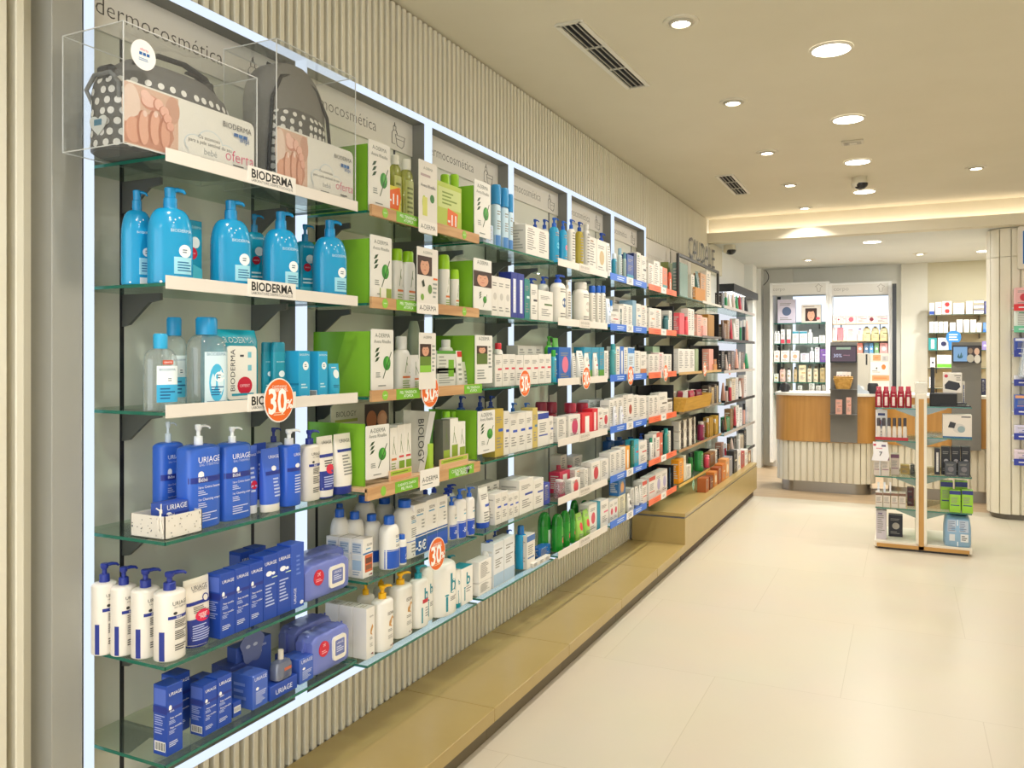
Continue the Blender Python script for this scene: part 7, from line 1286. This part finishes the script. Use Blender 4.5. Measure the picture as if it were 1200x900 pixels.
root = empty('wall_cable', (Xat(893, 12.7), 12.74, 0)); b = MB(); pts = [(0.03 + .10 * math.sin(t * PI), -.0, Zat(315 + 28 * t, -1.9, 12.7)) for t in [i / 10 for i in range(11)]]; pts = [(p[0] - .22 * (i / 10) ** 2, p[1], p[2]) for i, p in enumerate(pts)]; b.tube(pts, .006, '4a4844', 6); b.build('cord', root); b = MB(); b.box(0, .05, -.01, .03, LOW - .02, LOW - .002, 'c8c4ba'); b.build('ceiling_plate', root); tag(root, 'loose dark cable hanging from the low ceiling onto the white wall', 'cable')
b = MB(); b.box(-1.93, -1.5, 12.76, 12.80, 0, LOW, M_('dddbd2', .6)); b.box(-2.05, -1.92, 12.5, 12.8, 0, LOW, whitew); structure(b.build('trim_6', smooth=False))

# ---------------------------------------------------------------- floor display (gondola)
YS0, YS1 = 7.68, 8.36; xl, xr = Xat(1024.5, YS0), Xat(1139.5, YS0); xc_ = Xat(1079.7, YS0); zt = Zat(462, xc_, YS0); zb1 = Zat(633, xl, YS0)
crm = M_('e9e2d2', .4); root = empty('floor_display', (xc_, YS0, 0)); L0, R0 = xl - xc_, xr - xc_; ov = wood('oak_veneer', 'b98a45', 'cc9c58', 'z', .6, .4)
b = MB(); b.box(L0, R0, .012, YS1 - YS0, .02, zb1, crm, .002); b.box(L0 + .02, R0 - .02, 0, .012, .02, zb1 - .02, wood('oak_veneer_x', 'b98a45', 'cc9c58', 'x', .6, .4)); b.build('base', root); b = MB(); b.box(L0 + .03, R0 - .03, .03, YS1 - YS0 - .03, 0, .02, '3a3630'); b.build('plinth_foot', root)
tw = Xat(1086.5, YS0) - Xat(1073.5, YS0); b = MB(); b.box(-tw / 2, tw / 2, .012, YS1 - YS0, zb1, zt, crm, .002); b.box(-tw / 2 + .022, tw / 2 - .022, 0, .012, zb1 - .05, zt - .04, ov); b.box(-tw / 2, -tw / 2 + .022, 0, .012, zb1, zt, crm); b.box(tw / 2 - .022, tw / 2, 0, .012, zb1, zt, crm); b.box(-tw / 2 + .022, tw / 2 - .022, 0, .012, zt - .04, zt, crm); b.build('centre_panel', root)
b = MB(); b.box(-tw / 2 - .004, tw / 2 + .004, .05, .5, zt, zt + .09, clear('label_acrylic', 'f4f2ea', .1, .5, 'f0ece0')); b.build('top_label_holder', root)
tag(root, 'free-standing oak and cream floor display with glass shelves in the aisle', 'floor display')
ls = []
for s, xs, pys in ((-1, 1026, (477.5, 515.5, 557.5, 594)), (1, 1139, (477.5, 514.5, 560, 602.5))):
    for k, py in enumerate(pys):
        x_in = xc_ + s * tw / 2; x_out = Xat(xs, YS0); z = Zat(py, x_out, YS0 + .01); r = empty('glass_shelf', (0, 0, 0)); b = MB(); b.box(min(x_in, x_out), max(x_in, x_out), YS0 + .012, YS1 - .02, z - .008, z, glass); b.box(min(x_in, x_out), max(x_in, x_out), YS0 + .010, YS0 + .012, z - .01, z, gedge); xe = x_out; b.box(xe - .0012, xe + .0012, YS0 + .012, YS1 - .02, z - .009, z, gedge); b.build('glass', r, smooth=False)
        for yy in (YS0 + .04, YS1 - .06): b = MB(); b.prism([(x_in, z - .009), (x_in + s * .15, z - .009), (x_in + s * .15, z - .02), (x_in, z - .075)], yy, yy + .006, clear('bracket_acrylic', 'b8ccc4', .2, .4, '8fa8a0'), 'y'); b.build('bracket', r, smooth=False)
        tag(r, 'glass shelf, %s on the %s side of the floor display' % (('top', 'second', 'third', 'lowest')[k], 'counter' if s < 0 else 'column'), 'shelf', 'glass shelves of the floor display'); ls.append(z)
A = ['the %s counter-side shelf, floor display' % w_ for w_ in ('top', 'second', 'third', 'lowest')]; G = ['the %s column-side shelf, floor display' % w_ for w_ in ('top', 'second', 'third', 'lowest')]
Y = YS0 + .03
for r_ in range(2):
    for i in range(5): x0 = 1025.5 + i * 8.7; BB_(A[0], x0, x0 + 8.3, 456 - 3 * r_, ls[0], Y + .11 * r_, '9c1f34', ('cap', 'b84a5a', .16, .7), 'ruby red bottle' + ('' if r_ == 0 else ' of the rear row'), 5, 'e4c8c4', q=.8, sh=.3, rough=.12)
root = empty('tester_tray', ((Xat(1026, Y) + Xat(1064, Y)) / 2, Y - .005, ls[1] + .0006)); hw = (Xat(1064.5, Y) - Xat(1026, Y)) / 2; b = MB(); b.box(-hw, hw, 0, .1, 0, .008, 'd0d0d0'); b.box(-hw, hw, -.004, 0, 0, .026, 'b8202c'); b.build('red_tray', root, smooth=False); b = MB(); xw = Xat(1040, Y) - Xat(1026, Y); hh_ = Zat(480.5, xl, Y) - ls[1]; b.box(-hw, -hw + xw, .08, .084, .0, hh_, 'f0f0f4'); b.art(lambda u, v, e: (-hw + xw / 2 + u, .08 - e, v), xw, hh_, [('r', -.3, .3, .8, .88, '2a3a7a'), ('e', -.1, .5, .25, .16, '8a90a8'), ('e', -.15, .56, .1, .1, 'c06a60'), ('l', -.3, .3, .1, .3, 2, '8a8a90')]); b.build('header_card', root); tag(root, 'red-edged tray with white header card on the floor display, counter side', 'tray')
for i in range(6): x0 = 1027 + i * 6.2; BB_('the red-edged tray', x0, x0 + 5, 490, ls[1] + .009, Y + .02, 'e4ddd2', ('cap', '4a4448', .38, .8), 'white bottle with dark top', None, sh=.4, neck=.5)
for i, (x0, x1) in enumerate(((1023.5, 1032), (1032.5, 1042.5))): CB(A[2], x0, x1, 535, ls[2], Y, 'd2c6ba', 'taupe purple-topped carton', 4, '7a4a64', d=.12)
CB(A[2], 1043.5, 1054, 532, ls[2], Y + .1, 'cfc0b4', 'taupe carton, set back', 4, '7a4a64', d=.1); CB(A[2], 1055, 1066, 545, ls[2], Y + .2, 'c8a860', 'yellow-gold low carton', 2, 'a88838'); CB(A[2], 1066.5, 1072, 545, ls[2], Y + .2, '4a4a44', 'dark small carton near the panel', 7)
root = empty('price_card', (Xat(1031, Y), Y - .012, ls[2] + .0006)); hh_ = Zat(517.5, xl, Y) - ls[2]; b = MB(); b.prism([(-.065, .13), (.06, .13), (.075, .17), (.06, hh_), (-.055, hh_), (-.05, .19)], -.002, .0, M_('f0eef2'), 'y'); b.art(lambda u, v, e: (u, -.002 - e, v), .14, hh_, [('r', -.36, -.2, .88, .94, 'c83a50'), ('r', .1, .34, .86, .92, '6a5a80'), ('t', '*7', .06, .65, .18, '2a2a30'), ('l', -.2, .2, .78, .84, 1, 'd88a9c')]); b.build('card', root); b = MB(); b.box(-.004, .004, -.0, .003, 0, .2, 'd8d8d8'); b.build('stick', root); tag(root, 'white price card reading seven before the taupe cartons', 'price card')
for i in range(4): x0 = 1025.8 + i * 9.1; CB(A[3], x0, x0 + 8.6, 577 + i * .4, ls[3], Y, 'd6ccc0', 'taupe carton with ornate top', 4, '7a5a48', d=.12)
for i, (x0, w_) in enumerate(((1028, 3), (1035, 3), (1042, 2.6))): CB('the ornate cartons of the floor display', x0, x0 + w_, 565, ls[3] + .115, Y + .03, ('e8ecf0', 'dfe6f0', 'f0eef0')[i], 'white slip of paper', None, d=.002, name='leaflet', cat='leaflet')
CB(A[3], 1063, 1071, 572, ls[3], Y + .15, '5a2a2c', 'dark red carton near the panel', 3, '2a2426')
PB = 'the cream base of the floor display'
CB(PB, 1026.5, 1039, 598, zb1, Y + .04, 'c4bcc4', 'patterned lilac-grey box', 7, '7a6a88', d=.1); CB(PB, 1041, 1058, 604, zb1, Y + .2, '24222c', 'dark box with two pale bells', 3, 'b8b0a8', d=.1)
# column side
CB(G[0], 1105, 1127.5, 447 - 10, ls[4] + .115, Y + .02, 'e6e0d8', 'white box picturing a black device', [('p', [(-.4, .2), (.22, .12), (.42, .3), (.36, .5), (-.2, .62), (-.42, .4)], '22202a'), ('c', -.34, .84, .1, 'c84050'), ('r', .1, .46, .84, .88, '6a6660'), ('l', .2, .44, .6, .8, 2, '8a8680')], d=.07)
root = empty('device_stand', (Xat(1112, Y), Y, ls[4] + .0006)); b = MB(); b.box(-.14, .06, -.01, .16, 0, .11, M_('121214', .5), .004); b.build('body', root); b = MB(); b.box(-.06, .16, -.02, .0, .0, .012, '121214'); b.box(.06, .13, -.01, .08, .02, .034, '121214'); b.build('tray', root); b = MB(); b.box(-.135, -.105, .05, .06, .11, .33, '121214'); b.build('mast', root); tag(root, 'black device stand with mast on top shelf, column side of floor display', 'stand')
CB(G[0], 1127.8, 1131, 447, ls[4], Y + .1, 'dcd8d0', 'narrow white and blue carton', 5, '2a4488', d=.05)
CB(G[1], 1104.5, 1139.2, 486, ls[5], Y, 'e4dcd2', 'cream box picturing a blood pressure monitor', [('r', -.5, .5, 0, .07, '2a6a9c'), ('e', .06, .42, .22, .2, 'cfcac4'), ('e', .14, .38, .13, .14, '8fa4a8'), ('p', [(-.32, .45), (-.1, .42), (-.04, .64), (-.24, .7)], '2a282c'), ('r', .14, .46, .88, .93, '5a5a60')], d=.12)
for i in range(3): x0 = 1103 + i * 11.6; CB(G[2], x0, x0 + 11, 524, ls[6], Y + .08, '1c1b1f', 'tall black carton with white dots', 3, 'b8b4b8', d=.1)
CB(G[2], 1095, 1102, 526, ls[6], Y + .04, '26242a', 'black carton with barcode side', 5, 'd8d4d0', d=.1)
for i in range(2): x0 = 1107 + i * 15.5; CB(G[2], x0, x0 + 14, 541.5, ls[6], Y - .004, '45484e', 'grey blister pack with dark top', 3, '77747a', d=.06)
for i in range(2): x0 = 1102 + i * 17; CB(G[3], x0, x0 + 15, 564, ls[7], Y + .11, '9fcf3c', 'tall lime packet with navy top', 4, '26307c', d=.08)
for i in range(2): x0 = 1112.5 + i * 14.5; CB(G[3], x0, x0 + 13.5, 574.5, ls[7], Y, '96cc34', 'short lime packet with navy top', 4, '26307c', d=.08)
Yp = Y - .02; xa, xb = Xat(1106, Yp), Xat(1139, Yp); hp = Zat(605, xa, Yp) - zb1; m = mat('8fb4d4', .3); root = empty('nappy_pack', ((xa + xb) / 2, Yp + .13, zb1 + .0006), ROT); w = xb - xa; b = MB(); b.loft([(0, .11, w * .47, 5), (.02, .125, w * .5, 5), (hp * .6, .125, w * .495, 5), (hp * .9, .11, w * .45, 5), (hp, .06, w * .4, 5)], m, 32)
b.art(lambda u, v, e: (.1255 + e - max(0, v / hp - .6) * .03, u, v), w, hp, [('r', -.36, -.06, .5, .88, 'b8c4d4'), ('l', -.34, -.08, .52, .86, 6, '7a86a0'), ('r', .06, .38, .5, .88, 'b8c4d4'), ('l', .08, .36, .52, .86, 6, '7a86a0'), ('r', -.3, -.1, .2, .42, 'd8dce0'), ('r', .1, .38, .18, .44, 'dfe2e4'), ('l', .14, .34, .22, .4, 3, '2a2a30'), ('r', -.02, .015, .02, .9, 'e8eef2')]); b.build('packet', root); b = MB(); b.loft([(hp - .004, .062, w * .4, 5), (hp + .012, .03, w * .3, 5)], M_('2f4a9c', .3), 24); b.build('top_fold', root); tag(root, 'light blue plastic nappy pack on the base of the floor display', 'pack')

# ---------------------------------------------------------------- fluted column, its screen and shelves
CX0, CY = .895, 9.62; b = MB(); zt = LOW
pts = stadium(.80, 3.0, CY, CY + .6, .17, True, False, 6); b.prism(pts, .055, zt, cream, 'z'); structure(b.build('wall_column'))
b = MB()
for i in range(26): b.box(.974 + i * .083, .974 + i * .083 + .071, CY - .03, CY + .005, .056, zt - .3, cream, .006); b.box(.974 + i * .083, .974 + i * .083 + .071, CY - .03, CY + .005, zt - .296, zt - .012, cream, .006)
for i in range(3):
    a0 = PI / 2 * i / 3 + .03; a1 = PI / 2 * (i + 1) / 3 - .03; P_ = lambda a, r: (.97 - r * math.sin(a), CY + .17 - r * math.cos(a))
    for q0, q1 in ((.056, zt - .3), (zt - .296, zt - .012)): b.prism([P_(a0, .16), P_(a1, .16), P_(a1, .2), P_((a0 + a1) / 2, .202), P_(a0, .2)], q0, q1, cream, 'z')
structure(b.build('trim_7'))
b = MB(); b.prism(stadium(.812, 2.98, CY + .012, CY + .6, .16, True, False, 6), 0, .055, M_('6f6a60', .4), 'z'); structure(b.build('baseboard_right'))
Yk = CY - .03; x0 = Xat(1192.5, Yk - .05); root = empty('wall_screen', (x0, Yk, Zat(316, x0, Yk))); hh_ = Zat(268, x0, Yk) - Zat(318, x0, Yk); b = MB(); b.prism(rrect(0, .85, 0, hh_, .02), -.06, .005, M_('ddd6c6', .4), 'y'); b.build('casing', root); b = MB(); b.box(.045, .8, -.062, -.06, .05, hh_ - .05, emis('blue_screen', '2a6fb8', .7)); b.build('display', root); tag(root, 'blue screen in a cream casing high on the fluted column', 'screen')
zk = []
RP = 'the column shelves'
for k, (py, col, yt, cc, ds) in enumerate(((360, 'd8202a', 337, 'e8b4b4', 'red and white rounded box on the red shelf'), (385.5, '6ac09a', 364, 'dfe8e0', 'white and green carton on the mint shelf'), (414, '2a3aa0', 396, '2a4aa8', 'blue carton on the third column shelf'), (448, '2a3aa0', 440, 'e8e8f0', 'flat white carton on the fourth column shelf'), (482, '2a3aa0', 463, '2f5ab8', 'blue banded carton with orange corner on the fifth column shelf'), (511, '2a3aa0', 499, 'd8d4ec', 'flat white and navy carton on the sixth column shelf'), (541, '2a3aa0', 528, 'e4d4e0', 'pinkish white carton on the lowest column shelf'))):
    x0 = Xat(1187, CY - .12); z = Zat(py, x0, CY - .2); root = empty('column_shelf', (x0, CY - .03, z)); b = MB(); b.box(0, .8, -.17, 0, -.01, 0, M_('cfd8dc', .3)); b.build('board', root, smooth=False); b = MB(); b.box(0, .8, -.175, -.17, -.035, .03, col); b.art(lambda u, v, e: (.1 + u, -.175 - e, -.035 + v), .2, .065, [('l', -.3, .4, .3, .7, 1, 'e8e8f0')]); b.build('price_rail', root, smooth=False); tag(root, '%s edged shelf on the fluted column, %s from the top' % (('red', 'mint green', 'navy', 'navy', 'navy', 'navy', 'navy')[k], ORD[k]), 'shelf', 'column shelves')
    for j in range(3):
        hh_ = Zat(yt, x0, CY - .2) - z; o = put('carton', ('col', k), carton(.15, .12, hh_, cc, gen((3, 7, 4, 2, 4, 2, 2)[k], ('c82a3a', '4aa880', 'e8ecf8', '2a3a9c', 'e8a878', '2a3a9c', '4a4aa0')[k])), (x0 + .09 + j * .165, CY - .11, z + .0006), ROT); reg(o, 'the column', ds, 'box', j)

x0 = Xat(1192, CY - .2); z = Zat(441, x0, CY - .2); root = empty('leaflet_holder', (x0, CY - .37, z)); b = MB(); b.prism([(0, 0), (.14, 0), (.14, .012), (.012, .012), (.055, .36), (.045, .36)], 0, .16, clear('holder_acrylic', 'f2f6f8', .2, .25, 'eef4f8'), 'y'); b.build('sloped_tray', root, smooth=False); b = MB(); b.prism([(.02, .014), (.10, .014), (.13, .36), (.062, .36)], .01, .15, M_('dfe4ea', .4), 'y'); b.build('leaflets', root, smooth=False); b = MB(); b.box(.05, .09, .16, .33, -.02, .0, '9aa2a8'); b.build('mount_arm', root, smooth=False); tag(root, 'sloping clear leaflet holder among the navy shelves of the fluted column', 'leaflet holder')
# ================================================================ CAMERA, WORLD, VIEW
finish_labels()
cd = bpy.data.cameras.new('camera'); cam = bpy.data.objects.new('camera', cd); COL.objects.link(cam)
cam.location = (0, 0, CZ); cam.rotation_euler = (PI / 2, 0, TH); cd.sensor_fit = 'HORIZONTAL'; cd.sensor_width = 36; cd.lens = 36 * F / 1200; cd.shift_y = (HOR - 450) / 1200; cd.clip_start = .05
scene.camera = cam
w = bpy.data.worlds.new('daylight'); scene.world = w; w.use_nodes = True
bg = w.node_tree.nodes['Background']; bg.inputs[0].default_value = (.94, .97, 1, 1); bg.inputs[1].default_value = 2.7
vs = scene.view_settings; vs.view_transform = 'Standard'; vs.look = 'None'; vs.exposure = .03; vs.gamma = 1.0; vs.use_curve_mapping = False
cy = scene.cycles; cy.max_bounces = 10; cy.transparent_max_bounces = 24; cy.diffuse_bounces = 5; cy.glossy_bounces = 4; cy.use_denoising = True; cy.caustics_reflective = False; cy.caustics_refractive = False; cy.sample_clamp_indirect = 6
